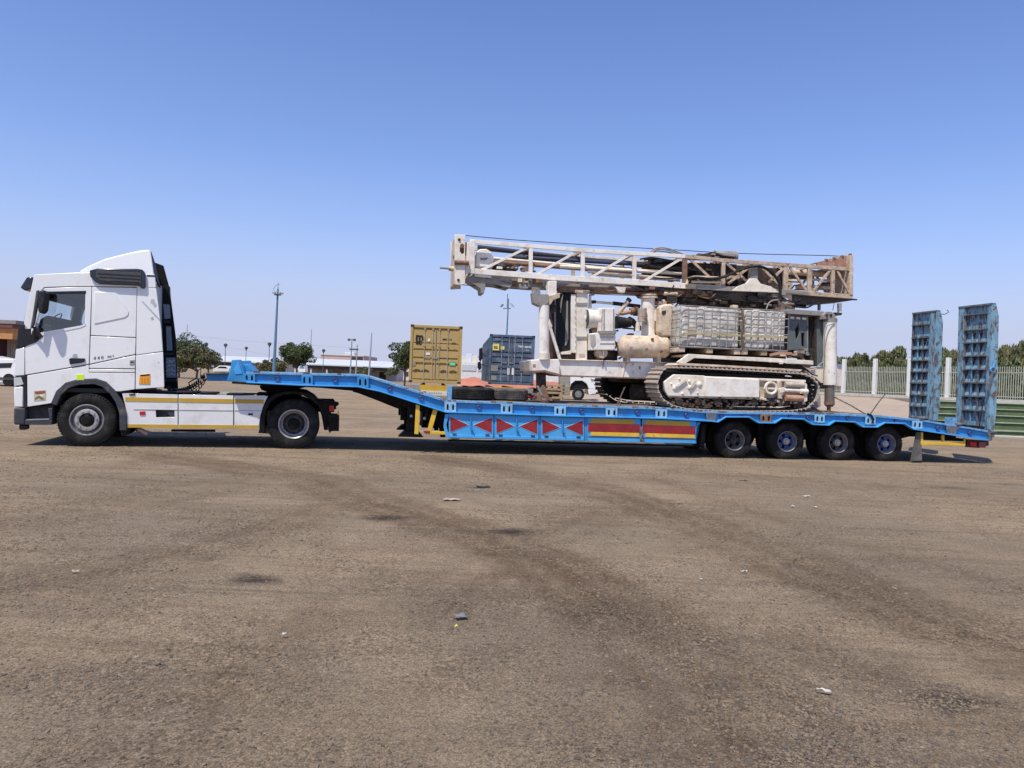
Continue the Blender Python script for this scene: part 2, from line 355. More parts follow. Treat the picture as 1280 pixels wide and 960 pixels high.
    vo2 = n.new('ShaderNodeTexVoronoi'); vo2.inputs['Scale'].default_value = 130; l.new(geo.outputs[0], vo2.inputs[0])
    hv2 = n.new('ShaderNodeRGBToBW'); l.new(vo2.outputs['Color'], hv2.inputs[0])
    c = mix(.8, c, mix(1.0, c, mix(rng(hv2.outputs[0], .2, .85), (.55, .545, .54), (1.4, 1.39, 1.38)), 'MULTIPLY'))
    vo3 = n.new('ShaderNodeTexVoronoi'); vo3.inputs['Scale'].default_value = 24; l.new(geo.outputs[0], vo3.inputs[0])
    h3 = n.new('ShaderNodeRGBToBW'); l.new(vo3.outputs['Color'], h3.inputs[0])
    clod = mth('MULTIPLY', mth('MULTIPLY', rng(h3.outputs[0], .6, .66), rng(vo3.outputs['Distance'], .3, .2)), mth('ADD', mth('MULTIPLY', gf, .75), .2))
    c = mix(mth('MULTIPLY', clod, .75), c, (.1, .078, .056))
    clod2 = mth('MULTIPLY', rng(h3.outputs[0], .3, .25), rng(vo3.outputs['Distance'], .26, .16))
    c = mix(mth('MULTIPLY', clod2, .45), c, (.36, .29, .215))
    fine = noise(260, 3, .8)
    c = mix(1.0, c, mix(rng(fine, .25, .75), (.72, .72, .72), (1.25, 1.25, 1.25)), 'MULTIPLY')
    l.new(c, b.inputs['Base Color'])
    h = mth('ADD', mth('MULTIPLY', noise(14, 9, .75), .9), mth('MULTIPLY', rng(vo.outputs['Distance'], 0, .02, 1, 0), .35))
    h = mth('ADD', h, mth('MULTIPLY', fine, .25)); h = mth('ADD', h, mth('MULTIPLY', mth('ADD', clod, clod2), .5))
    bp = n.new('ShaderNodeBump'); bp.inputs['Strength'].default_value = 1.0; bp.inputs['Distance'].default_value = .03
    l.new(h, bp.inputs['Height']); l.new(bp.outputs[0], b.inputs['Normal']); return m
gm.materials.append(ground_material())

# loose stones, real pieces, thinning with distance
def stones(name, N, ymin, ymax, smin, smax, cols, seed, label, flat=.55):
    rs = np.random.RandomState(seed)
    t = (1+5**.5)/2
    base = np.array([(-1, t, 0), (1, t, 0), (-1, -t, 0), (1, -t, 0), (0, -1, t), (0, 1, t), (0, -1, -t), (0, 1, -t), (t, 0, -1), (t, 0, 1), (-t, 0, -1), (-t, 0, 1)], float)/1.9
    tri = np.array([(0, 11, 5), (0, 5, 1), (0, 1, 7), (0, 7, 10), (0, 10, 11), (1, 5, 9), (5, 11, 4), (11, 10, 2), (10, 7, 6), (7, 1, 8), (3, 9, 4), (3, 4, 2), (3, 2, 6), (3, 6, 8), (3, 8, 9), (4, 9, 5), (2, 4, 11), (6, 2, 10), (8, 6, 7), (9, 8, 1)])
    y = ymin*(ymax/ymin)**rs.rand(N*3); x = (rs.rand(N*3)*2-1)*y*.76
    cl = gnoise(x, y, 1.1, 21)+.5*gnoise(x, y, 3.7, 22); d, _ = ground_fields(x, y)
    keep = (rs.rand(len(x)) < np.clip(.28+.85*cl+.35*d, .04, 1))
    x = x[keep][:N]; y = y[keep][:N]; d = d[keep][:N]; n = len(x)
    s = smin*(smax/smin)**(rs.rand(n)**2.6)*(1+np.maximum(0, y-5)*.05)
    ang = rs.rand(n)*6.28; V = base[None]*(1+.75*(rs.rand(n, 12, 3)-.5))
    sc = np.stack([s*(.8+.6*rs.rand(n)), s*(.6+.4*rs.rand(n)), s*flat*(.6+.6*rs.rand(n))], -1)[:, None, :]
    V = V*sc; ca, sa_ = np.cos(ang)[:, None], np.sin(ang)[:, None]
    X = V[..., 0]*ca-V[..., 1]*sa_+x[:, None]; Y = V[..., 0]*sa_+V[..., 1]*ca+y[:, None]
    gz = (.010*gnoise(x, y, .9, 11)+.004*gnoise(x, y, 4.1, 12)-.004-.012*d)*np.clip((11-y)/3, 0, 1)
    Z = V[..., 2]+(gz+s*flat*.25)[:, None]
    vs = np.stack([X, Y, Z], -1).reshape(-1, 3); fs = (tri[None]+(np.arange(n)*12)[:, None, None]).reshape(-1, 3)
    me = bpy.data.meshes.new(name); me.from_pydata(vs.tolist(), [], fs.tolist())
    for c in cols: me.materials.append(c)
    mi = np.repeat(rs.choice(len(cols), n, p=[.52, .29, .16, .03][:len(cols)]), 20).astype(np.int32); me.polygons.foreach_set('material_index', mi)
    o = bpy.data.objects.new(name, me); C.objects.link(o); return tag(o, label, 'gravel', kind='stuff')
ST = [mat('stone_brown', (.175, .13, .086), .9, var=.3, vscale=2), mat('stone_grey', (.14, .115, .084), .9, var=.3, vscale=2), mat('stone_dark', (.085, .072, .06), .9, var=.3), mat('stone_pale', (.22, .175, .125), .9, var=.15)]
stones('gravel', 100000, 2.5, 18, .0028, .0125, ST, 5, 'loose gravel and small stones scattered over the brown yard')
stones('pebbles', 420, 2.6, 12, .010, .02, ST, 9, 'bigger pebbles lying loose on the gravel yard')
PAPERD = mat('dusty_paper', (.5, .47, .42), .9, var=.1)
def scrap(name, px, py, sx, sy, m, label, rz=.3, cat='litter'):
    x, y = gpt(px, py); mb = MB(); rs = random.Random(px); sx *= .62; sy *= .62
    N = 6; pts = []
    for j in range(4):
        for i in range(N):
            pts.append(((i/(N-1)-.5)*sx*(1+.3*rs.random()), (j/3-.5)*sy*(1+.5*rs.random()), .006+.018*rs.random()))
    mb.add(pts, [(j*N+i, j*N+i+1, (j+1)*N+i+1, (j+1)*N+i) for j in range(3) for i in range(N-1)])
    o = mb.build(name, m, None); o.location = (x, y, 0); o.rotation_euler = (0, 0, rz)
    so_ = o.modifiers.new('s', 'SOLIDIFY'); so_.thickness = .002
    return tag(o, label, cat)
DARKB = mat('dark_rag', (.035, .032, .03), .9); BLUEG = mat('blue_grey_plastic', (.19, .195, .2), .6); CARD = mat('tan_cardboard', (.4, .33, .26), .9)
scrap('paper_scrap', 930, 716, .07, .035, PAPERD, 'crumpled white paper scrap lying right of centre on the gravel')
scrap('paper_scrap', 876, 726, .035, .02, PAPERD, 'small white paper chip just left of the crumpled scrap', .9)
scrap('paper_scrap', 1019, 635, .07, .04, PAPERD, 'white paper bit lying in front of the trailer wheels', .1)
scrap('paper_scrap', 991, 634, .11, .05, PAPERD, 'pale flat paper piece beside the bit before the trailer wheels', 1.3)
scrap('paper_scrap', 355, 795, .035, .02, PAPERD, 'tiny white paper scrap on the left foreground gravel')
scrap('paper_scrap', 190, 739, .03, .02, PAPERD, 'white paper fleck at the far left of the yard')
scrap('paper_scrap', 95, 716, .08, .03, CARD, 'torn tan cardboard strip on the left of the yard')
scrap('cardboard_piece', 565, 625, .3, .16, CARD, 'flat tan cardboard piece with dark edge in front of the trailer', .2)
scrap('plastic_bag', 575, 772, .12, .07, BLUEG, 'blue grey shredded plastic on the centre foreground gravel', .4)
scrap('plastic_bag', 570, 785, .03, .03, mat('yellow_bit', (.6, .55, .1), .7), 'yellow fleck beside the shredded blue grey plastic', .4)
scrap('rag', 604, 609, .28, .12, DARKB, 'black flattened rag on the gravel before the trailer panels', .1)
scrap('rag', 1030, 866, .1, .02, PAPERD, 'thin white twisted strip on dark ground at lower right', -.3)
scrap('paper_scrap', 1008, 621, .18, .08, PAPERD, 'pale paper sheet on the ground near the second trailer wheel', .4)
scrap('plastic_bag', 930, 601, .25, .1, BLUEG, 'flat bluish plastic lying below the first trailer wheel', .1)

# ------------------------------------------------------------------ wheels
def make_wheel(parent, r, wd, rr, rim, style, rubber=None):
    """wheel centred on its axle, outer face at v = 0, turned about v"""
    W = empty('wheel', parent); rubber = rubber or RUBBER; Y = (0, 1, 0)
    g = .012; pr = [(.02, rr-.005), (.004, rr+.02), (-.006, (rr+r)/2), (.004, r-.05), (.022, r-.016), (.045, r)]
    n = 4; a = .045; b = wd-.045
    for k in range(n):
        c = a+(b-a)*(k+1)/(n+1); pr += [(c-.009, r), (c-.006, r-g), (c+.006, r-g), (c+.009, r)]
    pr += [(b, r), (wd-.022, r-.016), (wd-.004, r-.05), (wd+.006, (rr+r)/2), (wd-.004, rr+.02), (wd-.02, rr-.005)]
    ty = MB().lathe((0, 0, 0), Y, pr, 56, caps=False)
    # shoulder lugs
    for k in range(56):
        q = 2*math.pi*k/56; cx, cz = math.cos(q), math.sin(q)
        ty.bar((cx*(r-.03), .012, cz*(r-.03)), (cx*(r-.004), .03, cz*(r-.004)), .022, .02)
    ty.build('tyre', rubber, W)
    if style == 'steer':
        MB().lathe((0, 0, 0), Y, [(.02, rr), (.005, rr-.002), (.0, rr-.02), (.02, rr-.035), (.075, rr-.045), (.085, .19)], 40, caps=False).build('rim', RIMG, W)
        MB().lathe((0, 0, 0), Y, [(.03, .2), (.02, .205), (.02, .215), (.09, .235), (.1, .05)][::-1], 36).build('wheel_disc', RIMD, W)
        MB().lathe((0, 0, 0), Y, [(.06, .215), (.015, .21), (.01, .2), (.01, .135), (.06, .125)], 36, caps=False).build('trim_ring', HUBG, W)
        nb = MB()
        for k in range(10):
            q = 2*math.pi*(k+.3)/10; c = (math.cos(q)*.168, 0, math.sin(q)*.168)
            nb.cyl((c[0], -.02, c[2]), (c[0], .02, c[2]), .02, .024, 8)
        nb.build('wheel_nuts', HUBG, W)
        MB().lathe((0, 0, 0), Y, [(.0, .0), (.0, .05), (.01, .1), (.03, .125), (.12, .13)], 28).build('hub', CHAS, W)
        MB().lathe((0, 0, 0), Y, [(.088, rr-.03), (.09, .05)], 30).build('rim_well', CHAS, W)
    elif style == 'drive':
        MB().lathe((0, 0, 0), Y, [(.02, rr), (.0, rr), (-.004, rr-.012), (.012, rr-.03), (.05, rr-.04), (.15, rr-.055), (.17, .2)], 40, caps=False).build('rim', HUBG, W)
        MB().lathe((0, 0, 0), Y, [(.168, rr-.04), (.16, .2), (.12, .17), (.12, .0)], 36).build('wheel_disc', RIMD, W)
        nb = MB()
        for k in range(10):
            q = 2*math.pi*k/10; nb.cyl((math.cos(q)*.175, .09, math.sin(q)*.175), (math.cos(q)*.175, .14, math.sin(q)*.175), .016, n=8)
        nb.build('wheel_nuts', RIMD, W)
        MB().lathe((0, 0, 0), Y, [(.03, .0), (.03, .08), (.04, .1), (.13, .12)], 28).build('hub', CHAS, W)
        t2 = MB().lathe((0, .33, 0), Y, pr, 40, caps=False); t2.build('tyre', rubber, W, label='inner twin tyre')
    else:
        MB().lathe((0, 0, 0), Y, [(.02, rr), (.0, rr), (-.003, rr-.01), (.015, rr-.022), (.07, rr-.03), (.1, rr-.05)], 36, caps=False).build('rim', RIMG, W)
        d = MB(); NS = 5
        d.lathe((0, .09, 0), Y, [(0, .105), (.0, .0)], 20)
        outer = rr-.035
        for k in range(NS):   # dished disc with hand holes between broad spokes
            q = 2*math.pi*k/NS; h = .33
            pts = [(math.cos(q+s_*h*f)*rad, .1+dy, math.sin(q+s_*h*f)*rad) for rad, f, s_, dy in ((.09, 1.1, -1, 0), (outer, .55+.6, -1, .01), (outer, .55+.6, 1, .01), (.09, 1.1, 1, 0))]
            d.ext(pts, (0, .015, 0))
        d.lathe((0, .1, 0), Y, [(0, outer), (0, outer-.03), (.014, outer-.03), (.014, outer)], 30, caps=False)
        d.build('wheel_disc', rim, W)
        MB().lathe((0, .14, 0), Y, [(0, outer+.01), (0, .0)], 24).build('brake_drum', CHAS, W)
        MB().lathe((0, 0, 0), Y, [(-.0, .0), (.0, .035), (.012, .045), (.03, .05), (.035, .075), (.1, .085)], 20).build('hub', HUBG if style != 'dark' else RIMD, W)
    return W

# ------------------------------------------------------------------ the tractor truck
TF = Frame(gpt(108, 558.5), 15)
truck = thing('tractor_truck', 'white four wheel tractor truck with sleeper cab pulling the blue low loader', 'truck', (TF.o[0], TF.o[1], 0), TF.yaw)
W = 2.5
def tp(pts, v=0.0): return TF.P(pts, v)
outline = [(42.5, 344), (99, 340.5), (171, 340.5), (171, 487), (169, 487), (150, 489.5), (144.4, 489.7), (133, 478.4), (120, 474.2), (97.5, 475.2), (82.5, 479.5), (71, 490), (64.7, 505),
           (33, 509), (17, 509), (17, 474), (17.5, 466), (19.7, 436), (22.5, 412), (27, 404), (38.4, 363)]
ol = tp(outline)
# shell of the cab: roof, back wall, floor and nose run round between the side panels
def skin(idx, name, m, v0=.045, v1=W-.045, th=.03, bev=0.0):
    mb = MB()
    for i in idx:
        a = ol[i]; b = ol[(i+1) % len(ol)]; d = Vector((b[0]-a[0], b[1]-a[1])); nrm = Vector((d.y, -d.x)).normalized()*th
        mb.add([(a[0], v0, a[1]), (b[0], v0, b[1]), (b[0], v1, b[1]), (a[0], v1, a[1]), (a[0]-nrm.x*-1, v0, a[1]+nrm.y), (b[0]+nrm.x, v0, b[1]+nrm.y), (b[0]+nrm.x, v1, b[1]+nrm.y), (a[0]+nrm.x, v1, a[1]+nrm.y)],
               [(0, 1, 2, 3), (7, 6, 5, 4), (0, 4, 5, 1), (1, 5, 6, 2), (2, 6, 7, 3), (3, 7, 4, 0)])
    return mb.build(name, m, truck)
skin([0, 1], 'roof', WHITE, 0.05, W-.05)
skin([2], 'back_wall', WHITE)
skin(list(range(3, 13)), 'wheel_arch_lining', CHAS)
skin([14, 15, 16], 'front_panel', WHITE)
skin([17, 18], 'front_grille', GLOSSB)
skin([19], 'windscreen', GLASS, th=.008)
# interior
MB().box(ol[2][0]-.95, ol[2][0]-.05, .1, W-.1, 1.5, 1.95).build('bunk', BLACKP, truck)
def seat(v):
    u = TF.u(92, 400); e = MB().box(u-.25, u+.25, v, v+.5, 1.3, 1.75); e.bar((u+.25, v+.25, 1.7), (u+.42, v+.25, 2.4), .48, .13, (0, 1, 0)); e.bar((u+.43, v+.25, 2.42), (u+.47, v+.25, 2.62), .26, .09, (0, 1, 0))
    return e.build('seat', CHAS, truck, bevel=.04)
seat(.3); seat(1.6)
dash = tp([(30, 432), (36, 412), (50, 404), (62, 406), (66, 432)]); MB().prism(dash, .08, W-.08).build('dashboard', BLACKP, truck, bevel=.02)
su, sz = TF.t(66, 402, .55); MB().lathe((su, .6, sz), (-.75, 0, .65), [(0, .2), (.012, .215), (.024, .2)], 24, caps=False).build('steering_wheel', CHAS, truck)
MB().box(ol[2][0]-.06, ol[2][0]-.04, .06, W-.06, 1.0, 2.9).build('rear_lining', CHAS, truck)
hl_ = tp([(46, 362), (47, 350), (165, 350), (165, 358), (84, 359), (78, 371), (60, 374), (46, 372)]); MB().prism(hl_, .12, W-.12).build('headliner', CHAS, truck, bevel=.02)
fl_ = [tp(q) for q in ([(45, 358), (57, 360), (51, 372), (49, 392), (43, 412), (45, 420), (101, 410), (106, 407), (106, 366), (112, 360), (165, 360), (165, 480), (60, 480), (31, 460), (31, 416)],)]
MB().prism(fl_[0], W-.09, W-.06).build('far_door_lining', CHAS, truck)
MB().prism(tp([(42, 420), (50, 399), (58, 394), (68, 396), (80, 403), (94, 412), (90, 440), (45, 440)], .6), .6, 2.2).build('dash_console', CHAS, truck, bevel=.03)
e = MB(); su_ = TF.u(76, 400); e.box(su_-.2, su_+.3, .55, 1.05, 1.5, 1.86); e.bar((su_+.2, .8, 1.8), (su_+.3, .8, 2.28), .5, .14, (0, 1, 0)); e.build('seat_back', CHAS, truck, bevel=.05)
MB().box(TF.u(31, 440), ol[2][0]-.04, .08, W-.08, 1.02, 1.1).build('floor_mat', BLACKP, truck)
# side panels, each its own piece with open seams
def side(name, pts, m, v0=0.0, th=.035, holes=(), bev=.008, label=None, far=True, near=True):
    P_ = tp(pts, v0); H_ = [tp(h, v0) for h in holes]; o = None
    if near: o = MB().prism(P_, v0, v0+th, H_).build(name, m, truck, bevel=bev, smooth=True, label=label)
    if far: MB().prism(P_, W-v0-th, W-v0, H_).build(name, m, truck, smooth=False)
    return o
win = [(58.5, 366), (104.5, 364.8), (106.5, 367.5), (106, 405.5), (100.5, 408.2), (47, 418.5), (42.5, 412), (49.5, 390)]
side('door', [(55.5, 360.2), (80, 359.2), (114.3, 358.6), (113, 400), (111.2, 455), (31.4, 468.6), (31.4, 434), (40, 424), (38.6, 413), (47, 372)], WHITE, holes=[win])
side('corner_panel', [(42.5, 344), (45, 343), (99, 340.5), (170.8, 340.5), (170.8, 358.6), (114.3, 357.8), (80, 358.2), (55, 359.2), (46, 371), (38, 411), (31, 412), (30, 402), (38.4, 363)], WHITE)
side('black_corner', [(30.8, 405), (37.8, 413.5), (39.5, 424), (31, 433.2), (20, 436), (22.5, 412), (27.5, 405)], BLACKP)
side('nose_panel', [(30.6, 434.2), (30.6, 469), (17.2, 470), (17.5, 466), (19.7, 437)], WHITE)
side('quarter_panel', [(115.1, 358.7), (170.8, 359.6), (170.3, 400), (169.6, 421.6), (113.4, 419)], WHITE)
side('quarter_panel', [(113.3, 420), (169.5, 422.6), (169.1, 442.6), (112, 455)], WHITE)
side('locker_door', [(111.9, 456.2), (169.1, 443.8), (168.7, 460.7), (111.7, 460.2)], WHITE)
side('wing_panel', [(34, 469.4), (111, 456.3), (110.8, 465.8), (168.5, 466.4), (168.5, 486.6), (150, 489.3), (144.8, 489.3), (133, 477.6), (120, 473.4), (97.5, 474.4), (82, 478.7), (70.4, 489.3), (64.2, 504), (34, 508.6)], WHITE)
side('locker_sill', [(111.7, 461.2), (168.6, 461.7), (168.5, 465.6), (110.9, 465)], WHITE)
MB().prism(tp([(45, 346), (99, 342), (170.5, 342), (170, 486), (150, 486), (135, 476), (112, 471), (112, 360), (56, 361)], .04), .04, .05).build('inner_panel', BLACKP, truck)
MB().prism(tp([(31, 435), (45, 421), (112, 410), (111, 470), (82, 478), (65, 500), (34, 507)], .04), .04, .05).build('inner_panel', BLACKP, truck)
MB().prism(tp([(118, 364.9), (143.5, 365.1), (147, 367.5), (161, 390), (160.4, 394), (155.6, 397.2), (118, 405)], 0), -.012, .004).build('blanked_window', WHITE, truck, bevel=.01)
MB().prism(tp(win, .025), .022, .03).build('door_glass', GLASS, truck)
MB().prism(tp(win, .025), W-.03, W-.022).build('door_glass', GLASS, truck)
g1 = TF.P([(56, 364.5), (107.5, 363.5), (107.5, 367), (58, 367.5)], -.002); MB().prism(g1, -.004, .03).build('window_seal', BLACKP, truck)
MB().prism(TF.P([(45.5, 421), (43, 417), (100.5, 407), (106.8, 404.3), (107, 406.5), (101, 409.4)], -.004), -.008, .02).build('window_sill', WHITE, truck)
MB().prism(TF.P([(31, 433), (39, 424), (40, 414), (46, 410), (54, 420.3), (45, 428)], -.006), -.012, .02).build('mirror_base', BLACKP, truck, bevel=.005)
# sun visor, mirrors, air deflector panels
def visor():
    a = TF.P([(44, 347), (35.5, 346.8), (27, 360), (33, 364), (41.5, 361), (43.5, 350)], .1)
    return MB().prism(a, .02, W-.02).build('sun_visor', GLOSSB, truck, bevel=.02)
visor()
for v, s in ((-.3, 1), (W+.05, -1)):
    m1 = TF.P([(51, 364), (57, 362.5), (60, 368), (57.5, 388), (53, 393), (49.5, 389), (49.5, 370)], -.2)
    MB().prism(m1, v, v+.25).build('mirror', BLACKP, truck, bevel=.03)
    m2 = TF.P([(47, 364), (50, 363), (49, 380), (44.5, 405), (41.5, 411), (40.5, 408), (44, 385)], -.12)
    MB().prism(m2, v+.1*s+(0 if s > 0 else .1), v+.1*s+.07).build('mirror_arm', GREYP, truck, bevel=.01)
    a = TF.p3(45, 410, -.1); b = TF.p3(44, 422, 0)
    MB().bar((a[0], v+.14, a[2]), (b[0], 0.0 if s > 0 else W, b[2]), .05).build('mirror_bracket', BLACKP, truck)
gp = [(111.6, 338), (121.5, 335.3), (172, 335.8), (178, 337), (181, 341), (181.8, 358), (180, 360.3), (175.5, 360), (174, 357), (124, 355), (119, 352.5), (112.5, 345.5)]
gi = [(121, 338), (176, 341), (177, 355.5), (127, 352.5), (119.5, 346)]
side('air_deflector', gp, GLOSSB, v0=-.06, th=.08, bev=.015)
MB().prism(TF.P(gi, -.07), -.078, -.05).build('deflector_grille', mat('mesh_grille', (.05, .053, .058), .6, var=.3, vscale=30, bump=.6, bscale=150), truck, bevel=.005)
for k in range(3): MB().prism(TF.P([(122+k, 341+k*4.2), (175, 344+k*4.2), (175, 344.8+k*4.2), (122+k, 341.8+k*4.2)], -.08), -.086, -.07).build('grille_bar', GREYP, truck)
# roof fairing
rf = [(99.5, 341), (101, 338), (112.5, 331.5), (131, 323.3), (150, 318.2), (169, 313.8), (180, 312), (186.5, 311.8), (188, 314), (192, 337.5), (194, 350), (171, 340.5)]
P_ = tp(rf, .12); mb = MB()
nn = len(P_)
vs = [(p[0], .1+.10*max(0, (p[1]-3.3)), p[1]) for p in P_]+[(p[0]-(.36 if p[0] > .5 else .0), W-.1-.10*max(0, (p[1]-3.3)), p[1]) for p in P_]
mb.add(vs, [tuple(range(nn)), tuple(range(2*nn-1, nn-1, -1))]+[(i, (i+1) % nn, nn+(i+1) % nn, nn+i) for i in range(nn)])
mb.build('roof_deflector', WHITE, truck, bevel=.03, seg=3)
rb = [TF.t(*p, .12) for p in ((187.2, 313.6), (191.4, 337), (192.6, 346))]
MB().add([(rb[0][0]+.012, .2, rb[0][1]), (rb[2][0]+.012, .14, rb[2][1]), (rb[2][0]-.28, W-.2, rb[2][1]), (rb[0][0]-.3, W-.24, rb[0][1]), (rb[0][0]-.1, .2, rb[0][1]), (rb[2][0]-.1, .14, rb[2][1]), (rb[2][0]-.38, W-.2, rb[2][1]), (rb[0][0]-.4, W-.24, rb[0][1])], [(0, 1, 2, 3), (7, 6, 5, 4), (0, 4, 5, 1), (1, 5, 6, 2), (2, 6, 7, 3), (3, 7, 4, 0)]).build('deflector_back_shade', CHAS, truck)  # black sheet paints the shade in the deflector's hollow back
# side fairings behind the cab
side('side_fairing', [(171.8, 342), (193.2, 343), (195, 359.5), (171.7, 359.5)], WHITE, far=False)
side('side_fairing', [(171.7, 360.4), (195, 360.4), (201.6, 412.5), (203.5, 439), (169.9, 443.5)], WHITE, far=False)
side('side_fairing', [(169.9, 444.6), (203.6, 440), (205.2, 481), (205, 484), (169.3, 486.4)], WHITE, far=False)
MB().prism(tp([(183.5, 343.6), (193.5, 344), (193.8, 346), (183.5, 345.6)], -.004), -.004, .01).build('fairing_slot', BLACKP, truck)
ff_ = [(193.5, 328), (204, 332), (211, 358), (213.5, 375), (219.5, 422), (222.3, 486), (205, 486), (204, 440), (201, 412), (196, 365)]
MB().prism(TF.P(ff_, W-.07), W-.07, W-.02).build('far_fairing', CHAS, truck, label='dark far side fairing seen from inside')
for q in ([(203, 400), (212, 401), (213.5, 404), (205.5, 404)], [(206, 441), (217, 441), (217.5, 444), (206, 444)], [(207, 474), (221, 474), (221, 477), (207, 477)]):
    MB().prism(TF.P(q, W-.12), W-.14, W-.07).build('fairing_rib', BLACKP, truck)
for q in ([(204, 380), (212, 381), (213, 398), (205.5, 399)], [(207.5, 408), (213.5, 408), (215.5, 438), (208.5, 438)], [(207.5, 447), (219, 447), (220.5, 472), (208, 472)]):
    MB().prism(TF.P(q, W-.1), W-.1, W-.07).build('fairing_panel', mat('faded_grey_panel', (.2, .24, .27), .6, var=.15, dirt=.4), truck)
for k in range(4):
    z = 452+k*5.2; pts = [TF.p3(207.5+3.4*(i % 2)+i*1.5, z+2*math.sin(i*2.4+k), W-.105) for i in range(6)]
    MB().tube(pts, .007, 5).build('chalk_scribble', PAPER, truck)
# details on the near side
def plate_px(name, pts, m, v=-.008, th=.012, bev=.003, label=None): return MB().prism(TF.P(pts, v), v, v+th).build(name, m, truck, bevel=bev, label=label)
plate_px('door_handle', [(86, 448.5), (89, 447.3), (106, 448), (105.3, 452), (100, 453.6), (87, 455.4)], BLACKP, v=-.03, th=.04, bev=.01)
plate_px('lock_cover', [(91, 442.5), (96, 442), (96.5, 447.3), (90.5, 447.5)], mat('grey_blue_patch', (.35, .43, .48), .5))
plate_px('side_reflector', [(95, 468.2), (104.5, 467.8), (105.4, 474.6), (101, 477), (96.2, 475.6)], LIME)
plate_px('warning_plate', [(174.3, 468.3), (187.6, 467), (187.6, 480.4), (173.6, 480)], ORANGE, v=-.01)
plate_px('plate_head', [(175.5, 468.4), (186.8, 467.4), (186.8, 469.4), (175.5, 470.2)], BLACKP, v=-.014)
for k in range(3): plate_px('plate_line', [(177+k*3.6, 472), (178.2+k*3.6, 472), (178.2+k*3.6, 479), (177+k*3.6, 479)], mat('deep_orange', (.55, .2, .02), .5), v=-.013, bev=0)
plate_px('side_marker', [(162, 450), (168, 449.5), (168, 455.3), (162, 455.8)], mat('dull_green_lens', (.32, .36, .27), .4), v=-.012, th=.02)
plate_px('marker_shade', [(163, 452), (167, 451.8), (167, 453.3), (163, 453.5)], BLACKP, v=-.015, bev=0)
plate_px('hinge', [(198, 452.5), (198.8, 452.5), (198.8, 453.5), (198, 453.5)], BLACKP)
plate_px('scuff_strip', [(177, 376.5), (178.6, 376.3), (199.5, 398.5), (199.7, 401)], mat('grey_scuff', (.45, .47, .5), .6), v=-.006, bev=0)
plate_px('scuff_mark', [(189, 374), (192.5, 373.5), (193.5, 377), (195.6, 381), (193, 384), (190.5, 379.5), (188, 377.5)], mat('grey_scuff', (.45, .47, .5)), v=-.006, bev=0)
plate_px('scuff_mark', [(188, 396.5), (191.5, 396), (191.8, 399), (189, 399.5)], mat('grey_scuff', (.45, .47, .5)), v=-.006, bev=0)
plate_px('sticker', [(42.3, 488.5), (57.2, 487.4), (57.2, 500.2), (42.3, 501.2)], mat('beige_sticker', (.55, .5, .34), .6, var=.15), v=-.006, bev=0)
plate_px('sticker_band', [(43.5, 489.5), (56.2, 488.5), (56.2, 491.2), (47, 492.8), (43.5, 491.8)], mat('sticker_maroon', (.3, .08, .06), .6), v=-.009, bev=0)
plate_px('sticker_figure', [(43.5, 497.8), (49, 494.2), (56, 498.8), (52, 499.7), (48, 497.3), (44, 500)], mat('sticker_dark', (.2, .14, .07), .6), v=-.009, bev=0)
plate_px('sticker_figure', [(46, 494), (52, 493.2), (56, 494.5), (52, 496)], mat('sticker_pale', (.8, .78, .6), .6), v=-.009, bev=0)
def side_text(txt, px, py, size, v=-.006, slope=0.0, name='lettering', m=BLACKP, bold=.0):
    u0, z0 = TF.t(px, py, v); text_part(txt, size, lambda x, y: (u0+x, v, z0+y+slope*x), m, truck, name, bold=bold)
GL = mat('grey_lettering', (.1, .1, .11), .4)
side_text('4 4 0', 116.8, 449.6, .082, slope=.15, m=GL, bold=.002); side_text('4x2 T', 134, 446.9, .048, slope=.15, m=GL, bold=.002)
# nose: lamp, vertical grille strip, bumper, step
plate_px('headlight', [(17.2, 472.5), (22, 471), (30.2, 470), (30.2, 480.5), (24, 482), (17.2, 483)], LAMPG, v=-.004, th=.3, bev=.01)
plate_px('headlight_surround', [(16.6, 471), (30.5, 469.4), (33, 470.6), (33.6, 510), (30, 510), (29.6, 481), (26, 470.8)], BLACKP, v=-.01, th=.2)
MB().prism(tp([(17.2, 484), (28.8, 483), (29.2, 509), (17.2, 509)]), .0, W).build('bumper_face', WHITE, truck, bevel=.02)
for k in range(5): MB().prism(tp([(15.6, 486+k*5), (18, 486+k*5), (18, 489+k*5), (15.6, 489+k*5)]), .12, W-.12).build('grille_slat', BLACKP, truck)
MB().prism(tp([(17, 510), (31.5, 510), (31.5, 531), (17.2, 531), (16.6, 524)]), .0, W).build('bumper', GREYP, truck, bevel=.025)
MB().prism(tp([(31, 509.8), (64, 506), (64, 525), (31, 525)]), .12, .5).build('step_well', BLACKP, truck)
MB().prism(tp([(31, 524.8), (65, 524.4), (65, 531), (31, 531)]), .0, .3).build('step', GREYP, truck, bevel=.012)
MB().prism(tp([(60, 510.5), (65.2, 510), (65.2, 524.2), (61.5, 524.2)]), .0, .2).build('step_post', GREYP, truck, bevel=.01)
MB().prism(tp([(33, 524.2), (61, 523.4), (61, 524.6), (33, 525.4)], -.004), -.004, .1).build('step_edge', HUBG, truck)
fu, fz = TF.t(31, 533.5, .1); MB().lathe((fu, .12, fz), (-1, 0, 0), [(-.06, .04), (0, .06), (.08, .06)], 14).build('fog_lamp', BLACKP, truck)
